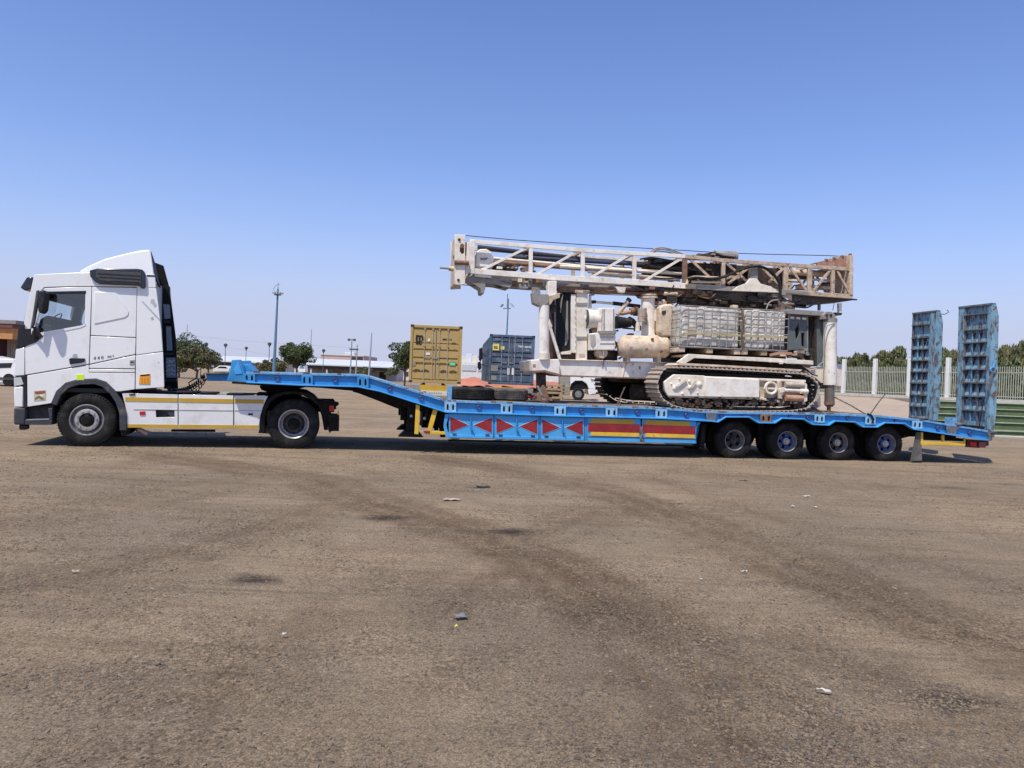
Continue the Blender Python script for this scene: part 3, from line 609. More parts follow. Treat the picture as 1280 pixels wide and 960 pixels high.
# arch trim and front mudguard
at_o = [(64.7, 505), (71, 490), (82.5, 479.3), (97.5, 475), (120, 474), (133, 478), (144.4, 489.5), (152, 500), (157.5, 514), (158, 538), (149.5, 538), (149, 516), (144, 502), (137, 492), (127.5, 483.5),
        (118, 480.2), (98, 481), (85.5, 485), (76, 494), (70.5, 507)]
MB().prism(tp(at_o, -.015), -.02, .38).build('wheel_arch_trim', GREYP, truck, bevel=.008)
MB().prism(tp([(150, 530), (157.5, 530), (158, 544), (153, 544.5)], .1), .05, .4).build('mud_flap', CHAS, truck)
# wheels
rF = .508
def wheel_at(px, r, wd, rr, rim, style, v=0.0, fr=TF, par=truck, far_w=W, mk=None, rubber=None):
    u = fr.t(px, 525, v)[0]
    w_ = mk or make_wheel(par, r, wd, rr, rim, style, rubber)
    w_.location = (u, v, r-.006); o2 = copy_tree(w_, par, (u, far_w-v, r-.006), (0, 0, math.pi)); return w_
wheel_at(108.3, rF, .315, .302, RIMG, 'steer', .01)
wheel_at(367.3, rF, .29, .30, RIMG, 'drive', .03)
for px in (108, 367): u = TF.u(px, 525); MB().cyl((u, .3, .5), (u, W-.3, .5), .09).build('axle', CHAS, truck)
# chassis rails
u0 = TF.u(40, 520); u1 = TF.u(418, 515, .8)
for v in (.82, W-.82-.08): MB().box(u0, u1, v, v+.08, .72, .98).build('chassis_rail', CHAS, truck)
MB().box(TF.u(160, 520, .3), TF.u(318, 520, .3), .12, .8, .45, .88).build('fuel_tank', CHAS, truck, bevel=.06)
MB().box(TF.u(160, 520, .3), TF.u(318, 520, .3), W-.75, W-.12, .45, .88).build('fuel_tank', CHAS, truck, bevel=.06)
MB().box(u0+.3, TF.u(170, 520), .6, W-.6, .6, 1.25).build('engine', CHAS, truck, bevel=.05)
# side skirt: three panels
sk = [((152.5, 491.4), (222, 493.2), (222, 534.8), (158.5, 534.4), (158, 514), (155, 501)), ((223.2, 493.2), (291.6, 494.4), (291.6, 535), (223.2, 534.8)), ((292.8, 494.4), (335, 494.9), (330, 505), (325.5, 520), (323.3, 535.2), (292.8, 535))]
for k, q in enumerate(sk):
    hl = [[(194.6, 512.2), (218, 512.2), (218.3, 521.2), (195, 521.8)]] if k == 0 else []
    MB().prism(tp(q, .02), .02, .05, [tp(h, .02) for h in hl]).build('side_skirt', WHITE2, truck, bevel=.006)
    MB().prism(tp(q, 0), W-.05, W-.02).build('side_skirt', WHITE2, truck)
MB().prism(tp([(194, 511.6), (218.8, 511.6), (219, 521.8), (194.4, 522.4)], .05), .08, .12).build('skirt_recess', BLACKP, truck)
plate_px('recess_grip', [(206, 513), (218, 513), (218, 520), (213, 520.5)], GREYP, v=.03, th=.03)
def stripe(name, xs_, f0, f1, m, v=.012):
    for a, b in xs_: plate_px(name, [(a, f0(a)), (b, f0(b)), (b, f1(b)), (a, f1(a))], m, v=v, th=.01, bev=0)
stripe('ochre_stripe', [(156.5, 221.6), (223.6, 291.2), (293.2, 329.5)], lambda x: 496.4+(x-155)*.018, lambda x: 501.4+(x-155)*.018, OCHRE)
stripe('ochre_stripe', [(159, 221.6), (223.6, 291.2), (293.2, 323)], lambda x: 530.3+(x-155)*.008, lambda x: 534.4+(x-155)*.008, OCHRE)
stripe('skirt_groove', [(167, 221.6), (223.6, 291.2), (293.2, 326)], lambda x: 511.1+(x-155)*.012, lambda x: 511.8+(x-155)*.012, mat('groove_shadow_grey', (.4, .42, .44), .7))
plate_px('side_marker', [(174.3, 514.3), (181.3, 514), (181.5, 518.6), (174.6, 518.8)], TAIL, v=.005, th=.02)
plate_px('badge', [(161.5, 492.2), (169, 491.8), (168.5, 494.2), (161.5, 494.6)], GREYP, v=.006)
plate_px('skirt_slot', [(310.3, 516.6), (316.3, 516.6), (316.3, 519), (310.3, 519)], BLACKP, v=.014)
MB().prism(tp([(214, 537), (268.5, 537.2), (268.5, 540), (214, 539.6)], .3), .3, .4).build('tank_strap', CHAS, truck)
MB().cyl(TF.p3(173, 536.5, .35), TF.p3(184.5, 542, .35), .045).build('exhaust_stub', PINKW, truck)
MB().cyl(TF.p3(171, 536, .38), TF.p3(178, 539.5, .36), .05).build('exhaust_clamp', RUST, truck)
# top of chassis behind the cab
for i, (a, b, t, bt) in enumerate([(170, 196, 486.8, 492.2), (197, 218, 489.3, 497), (219, 247, 488.6, 492.5), (250, 271, 490, 493.2), (283, 318, 491.5, 494), (320, 336, 490.5, 494.5)]):
    MB().prism(TF.P([(a, t), (b, t+.4), (b, bt), (a, bt)], .2), .2, .75).build('air_tank', CHAS, truck, bevel=.03)
MB().box(TF.u(172, 490, .8), TF.u(330, 490, .8), .85, W-.85, .96, 1.0).build('catwalk', CHAS, truck)
# fifth wheel and rear mudguards
q = TF.P([(324, 482), (375, 481), (373, 486), (352, 491.5), (336, 491), (326, 487)], .8); MB().prism(q, .8, 1.7).build('fifth_wheel', CHAS, truck, bevel=.02)
q = TF.P([(333, 490), (372, 490), (378, 498), (330, 498)], .85); MB().prism(q, .85, 1.65).build('fifth_wheel_mount', CHAS, truck)
mg = [(324, 541), (324.5, 520), (328, 508), (334, 499), (343, 492.5), (354, 489.3), (369, 488.3), (382, 490.5), (393, 497), (400, 505), (397.5, 507), (389, 499.6), (379, 494.5), (368, 492.5), (355, 493.3), (346, 496.5), (338, 503), (333, 512), (331, 522), (331, 542)]
for v in (.02, W-.62): MB().prism(TF.P(mg, .02), v, v+.6).build('rear_mudguard', CHAS, truck, bevel=.01)
MB().prism(TF.P([(325, 535), (337, 530), (337, 542), (323, 541)], .1), .05, .55).build('rear_mud_flap', CHAS, truck)
MB().prism(TF.P([(392, 497.5), (400, 499.5), (423.5, 503.5), (423.5, 506), (420, 508), (420.5, 511.5), (414, 512), (413, 537), (405, 537.5), (402, 520), (398, 508)], .25), .2, .8).build('rear_light_bracket', CHAS, truck, bevel=.01)
MB().prism(TF.P([(410, 517.8), (424, 518.5), (423.6, 538.5), (411, 538.5)], .2), .1, .7).build('rear_mud_flap', CHAS, truck, bevel=.01)
MB().prism(TF.P([(411.5, 507), (417.5, 507), (417.5, 514), (411.5, 514)], .18), .17, .25).build('tail_light', TAIL, truck)
MB().prism(TF.P([(409, 534), (412, 533), (414.5, 540), (411.5, 541)], .15), .15, .2).build('tow_hook', RUST, truck)
MB().prism(TF.P([(422, 514), (424, 514), (424, 520), (422, 520)], .12), .12, .16).build('reflector_yellow', YELP, truck)
# coiled air lines from the cab to the trailer
def coil(v, pa, pb, sag, turns, rad=.035):
    a = Vector(TF.p3(*pa, v)); b = Vector(TF.p3(*pb, v)); pts = []; n = turns*8
    for i in range(n+1):
        t = i/n; c = a.lerp(b, t); c.z -= sag*4*t*(1-t); pts.append((c.x+rad*.3*math.cos(t*turns*6.283), c.y+rad*math.cos(t*turns*6.283), c.z+rad*math.sin(t*turns*6.283)))
    return MB().tube(pts, .011, 5).build('coiled_air_line', HOSE, truck)
coil(.95, (209, 485), (256, 473), .16, 16); coil(1.15, (212, 484), (258, 472.5), .28, 14); coil(1.3, (211, 487), (250, 475), .1, 15, .045)
MB().tube([TF.p3(222, 488, 1), TF.p3(232, 487, 1), TF.p3(237, 484, 1), TF.p3(236, 478, 1), TF.p3(245, 473, 1)], .014).build('air_hose', HOSE, truck)
# ------------------------------------------------------------------ the low loader trailer
LF = Frame(gpt(919, 573.7), 10)
LW = 2.9; V0 = -.12; V1 = V0+LW       # near and far sides of the deck
trailer = thing('low_loader_trailer', 'bright blue four axle low loader trailer with raised loading ramps at its tail', 'trailer', (LF.o[0], LF.o[1], 0), LF.yaw)
def lp(pts, v=V0): return LF.P(pts, v)
def both(name, pts, m, v=V0, th=.03, bev=.006, holes=(), far=True, trace=None, label=None):
    P_ = lp(pts, v if trace is None else trace); H_ = [lp(h, v if trace is None else trace) for h in holes]
    o = MB().prism(P_, v, v+th, H_).build(name, m, trailer, bevel=bev, label=label)
    if far: MB().prism(P_, V0+V1-v-th, V0+V1-v, H_).build(name, m, trailer, smooth=False)
    return o
# profile of the side beam, top and bottom, in picture columns
def interp(tab, x):
    for (a, b), (c, d) in zip(tab[:-1], tab[1:]):
        if x <= c: return b+(d-b)*(x-a)/(c-a)
    return tab[-1][1]
TOP = [(284, 464), (308, 464.6), (380, 466.6), (447, 468), (462, 470.4), (558, 500.4), (640, 503), (700, 506), (764, 507.8), (827, 509.5), (889, 514.4), (958, 515.5), (1025, 516.3), (1096, 519), (1150, 524.2), (1235, 538.2)]
BOT = [(284, 477.6), (308, 478.6), (380, 482.3), (447, 484), (474, 489.5), (557, 515.8), (640, 518.4), (700, 520.6), (764, 522), (827, 523.6), (889, 527), (897, 528), (907, 521.8), (936, 521.8), (947.5, 529), (968, 529.3),
       (977, 523.4), (1004, 524.4), (1015, 531), (1035.6, 532), (1043, 527), (1068, 528), (1077.5, 534), (1096, 534.4), (1105.6, 529), (1130, 530), (1141, 537), (1152.5, 538.7), (1235, 551)]
topx = sorted(set([a for a, b in TOP])); botx = [a for a, b in BOT]
seams = [308, 462, 558, 889, 1152.5, 1235]
def seg_poly(x0, x1, ft, fb):
    t_ = [x0]+[x for x in topx if x0 < x < x1]+[x1]; b_ = [x0]+[x for x in botx if x0 < x < x1]+[x1]
    return [(x, ft(x)) for x in t_]+[(x, fb(x)) for x in reversed(b_)]
T_ = lambda x: interp(TOP, x); B_ = lambda x: interp(BOT, x)
# web set back under the flanges
for a, b in zip(seams[:-1], seams[1:]):
    MB().prism(lp(seg_poly(a, b, lambda x: T_(x)+1.2, lambda x: B_(x)-.8), V0+.05), V0+.05, V0+.075).build('side_beam_web', BLUE, trailer)
    MB().prism(lp(seg_poly(a, b, lambda x: T_(x)+1.2, lambda x: B_(x)-.8), V0+.05), V1-.075, V1-.05).build('side_beam_web', BLUE, trailer)
    both('top_flange', seg_poly(a, b, lambda x: T_(x)-.2, lambda x: T_(x)+2.6), BLUED, V0, .09, .004, label='scratched blue top flange') if a < 1152 else both('top_flange', seg_poly(a, b, lambda x: T_(x)-.2, lambda x: T_(x)+2.2), BLUED, V0, .09, .004)
def low_rail(x0, x1, th=1.6):
    xs_ = [x0]+[x for x in botx if x0 < x < x1]+[x1]
    return [(x, B_(x)-th) for x in xs_]+[(x, B_(x)) for x in reversed(xs_)]
for a, b in zip(seams[:-1], seams[1:]): both('bottom_flange', low_rail(a, b), mat('trailer_blue_edge', (.06, .34, .72), .4, var=.1, dirt=.2, dcol=(.2, .35, .45)), V0-.035, .11, .003, trace=V0)
# stake pockets: a plate with two dark slots
def slot(xc, yc, h, w_=2.6): return [(xc-w_/2, yc+h/2), (xc-w_/2, yc-h*.2), (xc-w_*.2, yc-h/2), (xc+w_*.2, yc-h/2), (xc+w_/2, yc-h*.2), (xc+w_/2, yc+h/2)]
pk = [311.6, 383.8, 453.5, 563, 633.4, 700.3, 764.6, 826.9, 957.9, 1024.8, 1088.4, 1147]
for x in pk:
    t_, b_ = T_(x)+2.2, min(B_(x), T_(x)+17)-1.2; w2 = 7.2 if x < 1000 else 6.2
    if x == 957.9: b_ = T_(x)+12.5
    if x > 1000: b_ = T_(x)+12
    quad = [(x-w2, t_), (x+w2, T_(x+w2)+2.2), (x+w2, b_+.3), (x-w2, b_-.2)]
    m = (BLUE if x < 500 else POCK) if x != 957.9 else RUST
    both('stake_pocket', quad, m, V0-.004, .03, .003, holes=[slot(x-w2*.47, (t_+b_)/2, (b_-t_)*.62), slot(x+w2*.47, (t_+b_)/2+.2, (b_-t_)*.62)], far=False)
    MB().prism(lp([(x-w2+1, t_+1), (x+w2-1, t_+1.2), (x+w2-1, b_-1), (x-w2+1, b_-1)], V0+.04), V0+.04, V0+.05).build('pocket_back', BLACKP, trailer)
for x in (889.4, 1190):
    both('stake_pocket', [(x-6.5, T_(x)+1), (x+6.5, T_(x)+2), (x+5, B_(x)+1), (x-6, B_(x)-1)], RAMPR, V0-.01, .03, .004, far=False)
for k, x in enumerate([347, 419, 487, 526.5, 598.5, 665, 727, 797, 858, 902, 930, 941, 988, 1010, 1060, 1120, 1172, 1212]):   # rope eyes
    c = LF.p3(x, (T_(x)+min(B_(x), T_(x)+14))/2+.5, V0+.045); e = MB().lathe((c[0], V0+.02, c[2]), (0, 1, 0), [(-.005, .028), (-.012, .04), (.0, .052), (.03, .052)], 14)
    e.build('rope_eye', mat('rope_eye_navy', (.03, .06, .2), .5), trailer)
# front bulkhead horn and nose plate
both('bulkhead', [(283, 476.6), (287.5, 463), (289.6, 449.6), (299, 449.4), (305, 463), (309, 477.5)], BLUE, V0, .25, .012, far=False)
MB().prism([(u+.0, z) for u, z in lp([(283, 476.6), (287.5, 463), (289.6, 449.6), (299, 449.4), (305, 463), (309, 477.5)])], .95, 1.2).build('bulkhead', BLUE, trailer, bevel=.012)
both('bulkhead_plate', [(292, 462), (297.5, 452), (303, 467), (294, 468)], mat('trailer_blue_edge', (.06, .34, .72)), V0-.012, .03, .004, far=False)
MB().prism(lp([(303, 454.5), (309.5, 456), (316, 464), (304, 464)], V0+.3), V0+.26, .95).build('bulkhead_beam', BLUE, trailer, bevel=.01)
MB().prism(lp([(257, 467.4), (286, 466.6), (286, 476.4), (259, 476)], .5), .5, LW-.75).build('nose_box', BLUE, trailer, bevel=.01)
MB().prism(lp([(255, 466), (288, 465), (288, 467), (255, 467.6)], .48), .42, LW-.65).build('nose_plate', DECKM, trailer, bevel=.004)
MB().cyl(LF.p3(256, 470, .8), LF.p3(251, 471.5, .8), .04).build('air_coupling', CHAS, trailer)
MB().prism(lp([(290, 477), (340, 479.6), (447, 484), (500, 506), (500, 512), (470, 500), (440, 488.5), (400, 484.8), (330, 482), (290, 479.5)], .5), .5, .62).build('main_beam', CHAS, trailer)
MB().prism(lp([(290, 477), (340, 479.6), (447, 484), (500, 506), (500, 512), (470, 500), (440, 488.5), (400, 484.8), (330, 482), (290, 479.5)], .5), LW-.9, LW-.78).build('main_beam', CHAS, trailer)
MB().prism(lp([(325, 479.5), (388, 482.5), (372, 486), (330, 485)], .8), .75, LW-1.0).build('kingpin_plate', CHAS, trailer)
# underside of the neck, front wall of the well
nk = lp([(446, 484), (474, 490), (557, 516), (558, 548), (552, 548), (548, 522), (500, 507), (470, 498), (440, 490)], .05)
MB().prism(nk, .3, .42).build('neck_web', CHAS, trailer); MB().prism(nk, LW-.7, LW-.58).build('neck_web', CHAS, trailer)
u_ = LF.u(558, 520); MB().box(u_-.02, u_+.02, V0+.08, V1-.08, .4, 1.1).build('well_front_wall', CHAS, trailer)
u_ = LF.u(500, 520, .2)
for v in (.25, LW-.75):
    MB().box(u_+.15, u_+.35, v, v+.22, .42, 1.15).build('landing_leg', CHAS, trailer, bevel=.01)
    MB().box(u_+.02, u_+.14, v+.3, v+.5, .62, 1.2).build('landing_leg_tube', CHAS, trailer)
    MB().prism([(u_-.02, .3), (u_+.5, .3), (u_+.4, .42), (u_+.1, .42)], v-.06, v+.3).build('landing_foot', CHAS, trailer, bevel=.01)
MB().box(u_+.55, u_+.85, .3, .9, .62, .9).build('brake_chamber', CHAS, trailer, bevel=.04)
MB().box(u_+.5, LF.u(556, 530), .9, V1-.9, .45, 1.0).build('spare_carrier', CHAS, trailer)
for px, py in ((514, 520), (530.5, 523)): MB().cyl(LF.p3(px, py, .28), LF.p3(px, py, .22), .03).build('valve_cap', HUBG, trailer)
both('yellow_guard', [(520, 505.4), (524.8, 506.8), (523.2, 543), (518, 542.6)], YELP, V0+.02, .06, .006)
both('yellow_guard', [(541.5, 511.4), (547, 513), (539.6, 539), (534, 538.5)], YELP, V0+.02, .06, .006)
both('yellow_guard', [(533, 539.2), (557, 539.6), (557, 543.4), (533, 543)], YELP, V0+.02, .06, .006)
both('red_guard_end', [(529, 538.6), (537.5, 539), (537.5, 541.4), (531, 542)], REDP, V0+.01, .05, .004, far=False)
# ---- side panels below the beam
def panel_y(x, f): a = B_(x)+.6; b = 547.6+(x-560)*.0226; return a+(b-a)*f
def ppoly(x0, x1, f0, f1): return [(x0, panel_y(x0, f0)), (x1, panel_y(x1, f0)), (x1, panel_y(x1, f1)), (x0, panel_y(x0, f1))]
BLUEL = mat('panel_light_blue', (.06, .36, .72), .45, var=.1, vscale=3, dirt=.25, dcol=(.2, .35, .45), rust=.08)
both('panel_end_post', [(556.5, 517.5), (561.5, 517.5), (558, 531), (561.5, 546.5), (557, 546), (554.5, 533)], BLUEL, V0+.02, .05, .004)
for k, (a, b) in enumerate([(561, 616.6), (618.8, 673.4), (676.2, 730.4)]):
    both('side_panel', ppoly(a, b, 0, 1), BLUEL, V0+.03, .03, .008)
    both('hinge_strip', ppoly(a+1, b-1, .0, .05), BLUE, V0+.015, .03, .003, far=False)
    both('panel_sill', ppoly(a+.5, b-.5, .86, .98), BLUEL, V0+.012, .03, .004, far=False)
    c = (a+b)/2; hw = (b-a)/2
    for s in (-1, 1):
        xo, xi = c+s*hw*.93, c+s*hw*.09
        yt, yb = panel_y(xo, .12), panel_y(xo, .76); ym = panel_y(xi, .45)
        both('pale_border', [(xo, yt-.5), (xi-s*.2, ym-.3), (xi-s*.2, ym+.3), (xo, yb+.6)], PALE, V0+.024, .006, 0, far=False)
        both('red_triangle', [(xo, yt+.3), (xi+s*1.2, ym), (xo, yb-.2)], REDP, V0+.020, .008, 0, far=False)
    MB().bar(LF.p3(c-.5, panel_y(c, .12), V0), LF.p3(c, panel_y(c, .7), V0), .02).build('latch_rod', BLUE, trailer)
    MB().bar(LF.p3(c, panel_y(c, .5), V0-.01), LF.p3(c+3.2, panel_y(c, .72), V0-.01), .025).build('latch_handle', BLUE, trailer)
    for f in (.13, .87): both('panel_latch', ppoly(a+(b-a)*f-2.4, a+(b-a)*f+2.4, .8, .87), RIMD, V0+.0, .02, .003, far=False)
for a, b in [(616.8, 618.6), (673.6, 676), (730.6, 734.4)]:
    both('panel_post', ppoly(a, b, 0, .99), BLUE, V0+.045, .05, .004)
for k, (a, b) in enumerate([(734.6, 800.8), (802.8, 870.4)]):
    both('side_panel', ppoly(a, b, 0, 1), BLUEL, V0+.03, .03, .008)
    s0 = a+4; s1 = b-8
    both('shaded_yellow_band', ppoly(s0, s1, .04, .24), OCHRE, V0+.022, .01, 0, far=False)  # upper yellow band in darker ochre, the beam's shade painted in
    both('red_band', ppoly(a+.6, b-1, .24, .60), REDP, V0+.022, .01, 0, far=False)
    both('yellow_band', ppoly(s0, b-2, .60, .76), YELP, V0+.022, .01, 0, far=False)
    both('panel_groove', ppoly(a+.8, b-.8, .79, .815), RIMD, V0+.022, .01, 0, far=False)
both('panel_post', ppoly(801, 802.6, .1, .98), RIMD, V0+.035, .04, .003)
MB().tube([LF.p3(801.5, 534, V0-.03), LF.p3(803, 541, V0-.04), LF.p3(801, 548, V0-.03), LF.p3(803.5, 551, V0-.02)], .022).build('panel_latch', RUST, trailer)
both('panel_end_post', [(871, 528), (876, 527.6), (870.8, 536), (870.6, 554.4), (869.4, 554.4)], BLUE, V0+.02, .05, .003)
MB().prism(lp([(560, 549), (870, 556), (870, 558), (560, 551)], .3), .2, .3).build('bottom_rail', CHAS, trailer)
for a, b in ((562, 575), (690, 720), (830, 868)): both('mud_edge', [(a, panel_y(a, 1.01)), (b, panel_y(b, 1.01)), (b-3, panel_y(b, 1.07)), (a+4, panel_y(a, 1.06))], ST[1], V0+.06, .03, .003, far=False)
# inner well box so that nothing shows through
MB().box(LF.u(562, 530), LF.u(868, 540), V0+.3, V1-.3, .42, .95).build('well_frame', CHAS, trailer)
MB().box(LF.u(868, 540), LF.u(1225, 560), .75, .95, .55, .95).build('axle_rail', CHAS, trailer)
MB().box(LF.u(868, 540), LF.u(1225, 560), LW-1.2, LW-1.0, .55, .95).build('axle_rail', CHAS, trailer)
MB().box(LF.u(880, 540), LF.u(1140, 560), 1.1, 1.6, .4, .8).build('axle_beam', CHAS, trailer)
# the deck: gooseneck, neck and well, laid in long boards and one steel skin
def deck_strip(name, x0, x1, va, vb, m, off=.0, th=.05):
    xs_ = [x0]+[x for x in topx if x0 < x < x1]+[x1]; pts = [LF.t(x, T_(x), V0) for x in xs_]
    poly = [(u, z-off) for u, z in pts]+[(u, z-off-th) for u, z in reversed(pts)]
    return MB().prism(poly, va, vb).build(name, m, trailer, bevel=.004)
nb = 9; bw = (LW-.2)/nb
for k in range(nb):
    va = V0+.1+k*bw; j = random.uniform(-.006, .006)
    deck_strip('deck_board', 558, 1150, va+.008, va+bw-.008, DECKM, -.004+j)
    deck_strip('deck_board', 306, 461, va+.006, va+bw-.006, DECKM if k % 3 else BLUED, .0+j)
    deck_strip('deck_board', 462, 557.5, va+.006, va+bw-.006, BLUED if k % 2 else DECKM, .0+j)
    deck_strip('tail_board', 1151, 1234, va+.006, va+bw-.006, DECKM if k % 3 else RAMPR, .0+j)
deck_strip('deck_skin', 306, 1234, V0+.08, V1-.08, CHAS, .07, .03)
rs = random.Random(3)
for k in range(46):   # flaking lumps along the rub rail
    x = rs.uniform(312, 1140); c = LF.p3(x, T_(x)+.2, V0); MB().box(c[0]-.03-rs.random()*.08, c[0]+.03, V0-.004, V0+.07, c[2]-.008, c[2]+.012).build('rub_rail_scab', (RUST, DECKM, POCK)[k % 3], trailer)
# wheels: same casting, four different discs
prev = None
wheels = [(918.6, 'dark', RIMD), (984.3, 'blue', RIMB), (1048.4, 'grey', RIMD), (1108.6, 'bluish', RIMB)]
rT = .425
for px, st, rm in wheels:
    w0 = make_wheel(trailer, rT, .25, .235, rm, st, RUBBER); u = LF.u(px, 552, .1); w0['label'] = {'dark': 'dusty dark trailer wheel', 'blue': 'trailer wheel with blue disc', 'grey': 'trailer wheel with grey rim', 'bluish': 'rearmost trailer wheel with bluish disc'}[st]
    w0.location = (u, .1, rT-.02); copy_tree(w0, trailer, (u, V0+V1-.1, rT-.02), (0, 0, math.pi)); copy_tree(w0, trailer, (u, .8, rT-.02), (0, 0, math.pi))
    MB().cyl((u, .3, rT), (u, LW-.5, rT), .07).build('axle', CHAS, trailer)
for x in (951, 1016, 1078): MB().prism(lp([(x-4, 528), (x+4, 528), (x+2, 560), (x-2, 560)], .5), .5, .6).build('spring_hanger', CHAS, trailer)
MB().prism(lp([(875, 529), (1140, 537), (1140, 541), (875, 533)], .15), .75, V1-.3).build('wheel_bay_roof', CHAS, trailer)
both('mud_flap', [(1146, 540), (1151.5, 541), (1152.8, 576), (1138.6, 576.5)], mat('dusty_flap', (.09, .085, .08), .8, dirt=.5, dcol=(.25, .22, .19)), V0+.05, .03, .004)
MB().prism(lp([(875, 530), (880, 530), (878, 560), (872, 556)], .2), .1, V1-.2).build('wheel_bay_wall', CHAS, trailer)
# tail: yellow underrun bar, lamps, ramp hinges
both('underrun_bar', [(1151.5, 552), (1180, 552.6), (1207, 552.6), (1207, 557.6), (1180, 556.4), (1151.5, 556.4)], YELP, V0+.03, .07, .006)
for a, b, t in ((1151.5, 1154, 540), (1178, 1180.6, 543.5), (1205.4, 1207.2, 547.5)): both('underrun_post', [(a, t), (b, t+.4), (b, 552), (a, 552)], YELP, V0+.04, .05, .004)
both('tail_web', [(1153, 541), (1210, 549), (1212, 558), (1208, 552), (1153, 550)], CHAS, V0+.3, .05, 0)
both('tail_lamp', [(1213, 552.6), (1221, 552.6), (1221, 558.6), (1213, 557.4)], TAIL, V0+.06, .06, .008)
both('tail_lamp', [(1225, 552), (1233, 553), (1232, 560), (1224, 559)], mat('dull_red_lens', (.26, .06, .06), .5), V0+.04, .06, .008)
both('tail_bracket', [(1210, 549), (1236, 551), (1236, 557), (1224, 560), (1208, 559)], mat('maroon_bracket', (.1, .035, .035), .7), V0+.11, .06, .004)
both('tail_upright', [(1235, 536), (1240, 537), (1240.5, 550.5), (1236, 551.5)], RAMPR, V0+.02, .08, .004)
MB().prism(lp([(1228, 537), (1236, 538.5), (1236, 550), (1229, 549)], V0+.1), V0+.1, V1-.1).build('tail_beam', CHAS, trailer)
# ---- the two raised ramps (u is thickness, v is width)
def ramp(px_r, va, vb, label, ribs_side):
    """near edge va, far edge vb"""
    g = empty('loading_ramp', trailer); g['label'] = label
    ub, _ = LF.t(px_r[1][0], px_r[1][1], va); zt = LF.t(px_r[0][0], px_r[0][1], va)[1]; zb = LF.t(px_r[1][0], px_r[1][1], va)[1]
    ut = LF.t(px_r[0][0], px_r[0][1], va)[0]; Hh = zt-zb; wv = vb-va
    def pt(v, h, d=0.0): return (ub+(ut-ub)*h+d, v, zb+Hh*h)
    def slab(name, v0_, v1_, h0, h1, d0, d1, m, bev=.004):
        q = [pt(v0_, h0, d0), pt(v1_, h0, d0), pt(v1_, h1, d0), pt(v0_, h1, d0)]
        return MB().ext(q, (d1-d0, 0, 0)).build(name, m, g, bevel=bev)
    # flanges of the side members, deep in the middle
    def member(v0_, v1_, m=RAMPB, name='ramp_stringer'):
        prof = [(0, 0), (0, 1), (.1, 1), (.19, .9), (.19, .16), (.12, 0)]
        q = [pt(v0_, h, d) for d, h in prof]; return MB().ext(q, (0, v1_-v0_, 0)).build(name, m, g, bevel=.005)
    rib0, rib1 = ribs_side    # fractions of the width taken by the ribbed lane
    A = va+wv*rib0; Bv = va+wv*rib1
    member(va, va+.035); member(vb-.035, vb)
    member(A-.015, A+.015, RAMPB); member(Bv-.02, Bv+.02, RAMPR)
    for a, b in ((va, A-.02), (Bv+.02, vb)):
        if b-a > .06: slab('ramp_plate', a, b, 0, 1, -.008, .012, RAMPB)
    slab('ramp_plate', A+.02, Bv-.02, .78, 1, .05, .062, RAMPB); slab('ramp_plate', A+.02, Bv-.02, 0, .26, .05, .062, RAMPB)
    slab('ramp_head', va, vb, .985, 1.0, -.02, .1, RAMPR)
    n_ = 9 if True else 0
    hs = [.055, .17, .28, .385, .49, .595, .70, .80, .92] if ribs_side[0] < .2 else [.06, .16, .26, .365, .465, .565, .665, .765, .88]
    for k, h in enumerate(hs):
        q = [pt(A-.01, h, -.03), pt(Bv+.01, h, -.03), pt(Bv+.01, h+.008, -.03), pt(A-.01, h+.008, -.03)]
        MB().ext(q, (.08, 0, 0)).build('ramp_rib', RAMPR, g, bevel=.003)
    mid = [A+(Bv-A)*f for f in (.36, .66)]
    for v_ in mid: slab('ramp_web', v_-.018, v_+.018, .0, .78, .0, .03, RAMPR if v_ == mid[0] else RAMPB)
    # inclined stiffener plates behind the ribs, open to the light between
    for k in range(1, 7):
        h0, h1 = hs[k]+.011, hs[k+1]
        for f0, f1 in ((.04, .33), (.40, .63), (.70, .96)):
            a, b = A+(Bv-A)*f0, A+(Bv-A)*f1
            q = [pt(a, h0, .02), pt(b, h0, .02), pt(b, h0+(h1-h0)*.12, .03), pt(a+(b-a)*.75, h1, .085), pt(a+(b-a)*.45, h1, .085)]
            MB().ext(q, (.012, 0, 0)).build('ramp_gusset', RAMPB, g)
    slab('ramp_back', va+.03, vb-.03, .0, 1, .092, .1, mat('ramp_back_steel', (.03, .045, .06), .8, var=.3, dirt=.4, dcol=(.09, .12, .15)), 0)
    for v_ in (va+.08, vb-.12): MB().cyl(pt(v_, -.005, .05), pt(v_+.1, -.005, .05), .045).build('ramp_hinge', RAMPR, g)
    return g
r1 = ramp(((1240.5, 378.5), (1236, 543)), .05, 1.08, 'nearer raised ramp, wider and taller looking', (.12, .80))
r2 = ramp(((1171.5, 387.5), (1166, 533)), 1.95, 2.86, 'farther raised ramp with a rusty lower corner', (.27, .98))
p = LF.p3(1176, 390, 1.95); MB().tube([(p[0]-.05, 1.93, p[2]-.05), (p[0]+.08, 1.92, p[2]-.06), (p[0]+.2, 1.9, p[2]+.0), (p[0]+.16, 1.92, p[2]+.06)], .012).build('ramp_hook', RAMPR, r2)
p = LF.p3(1241, 462, .03)
MB().lathe((p[0]-.02, 0.02, p[2]), (0, 1, 0), [(-.02, .05), (-.02, .07), (.01, .07), (.01, .05)], 14, caps=False).build('ramp_ring', BLUED, r1)
MB().bar((p[0]-.02, .02, p[2]-.05), (p[0]-.12, .02, p[2]-.5), .05).build('ramp_stay', RAMPR, r1)
MB().bar((p[0], .02, p[2]+.05), (p[0]+.05, .02, p[2]+.22), .03).build('ramp_hook', BLUED, r1)
q = LF.p3(1228, 505, -.02); q2 = LF.p3(1222, 540, -.02)
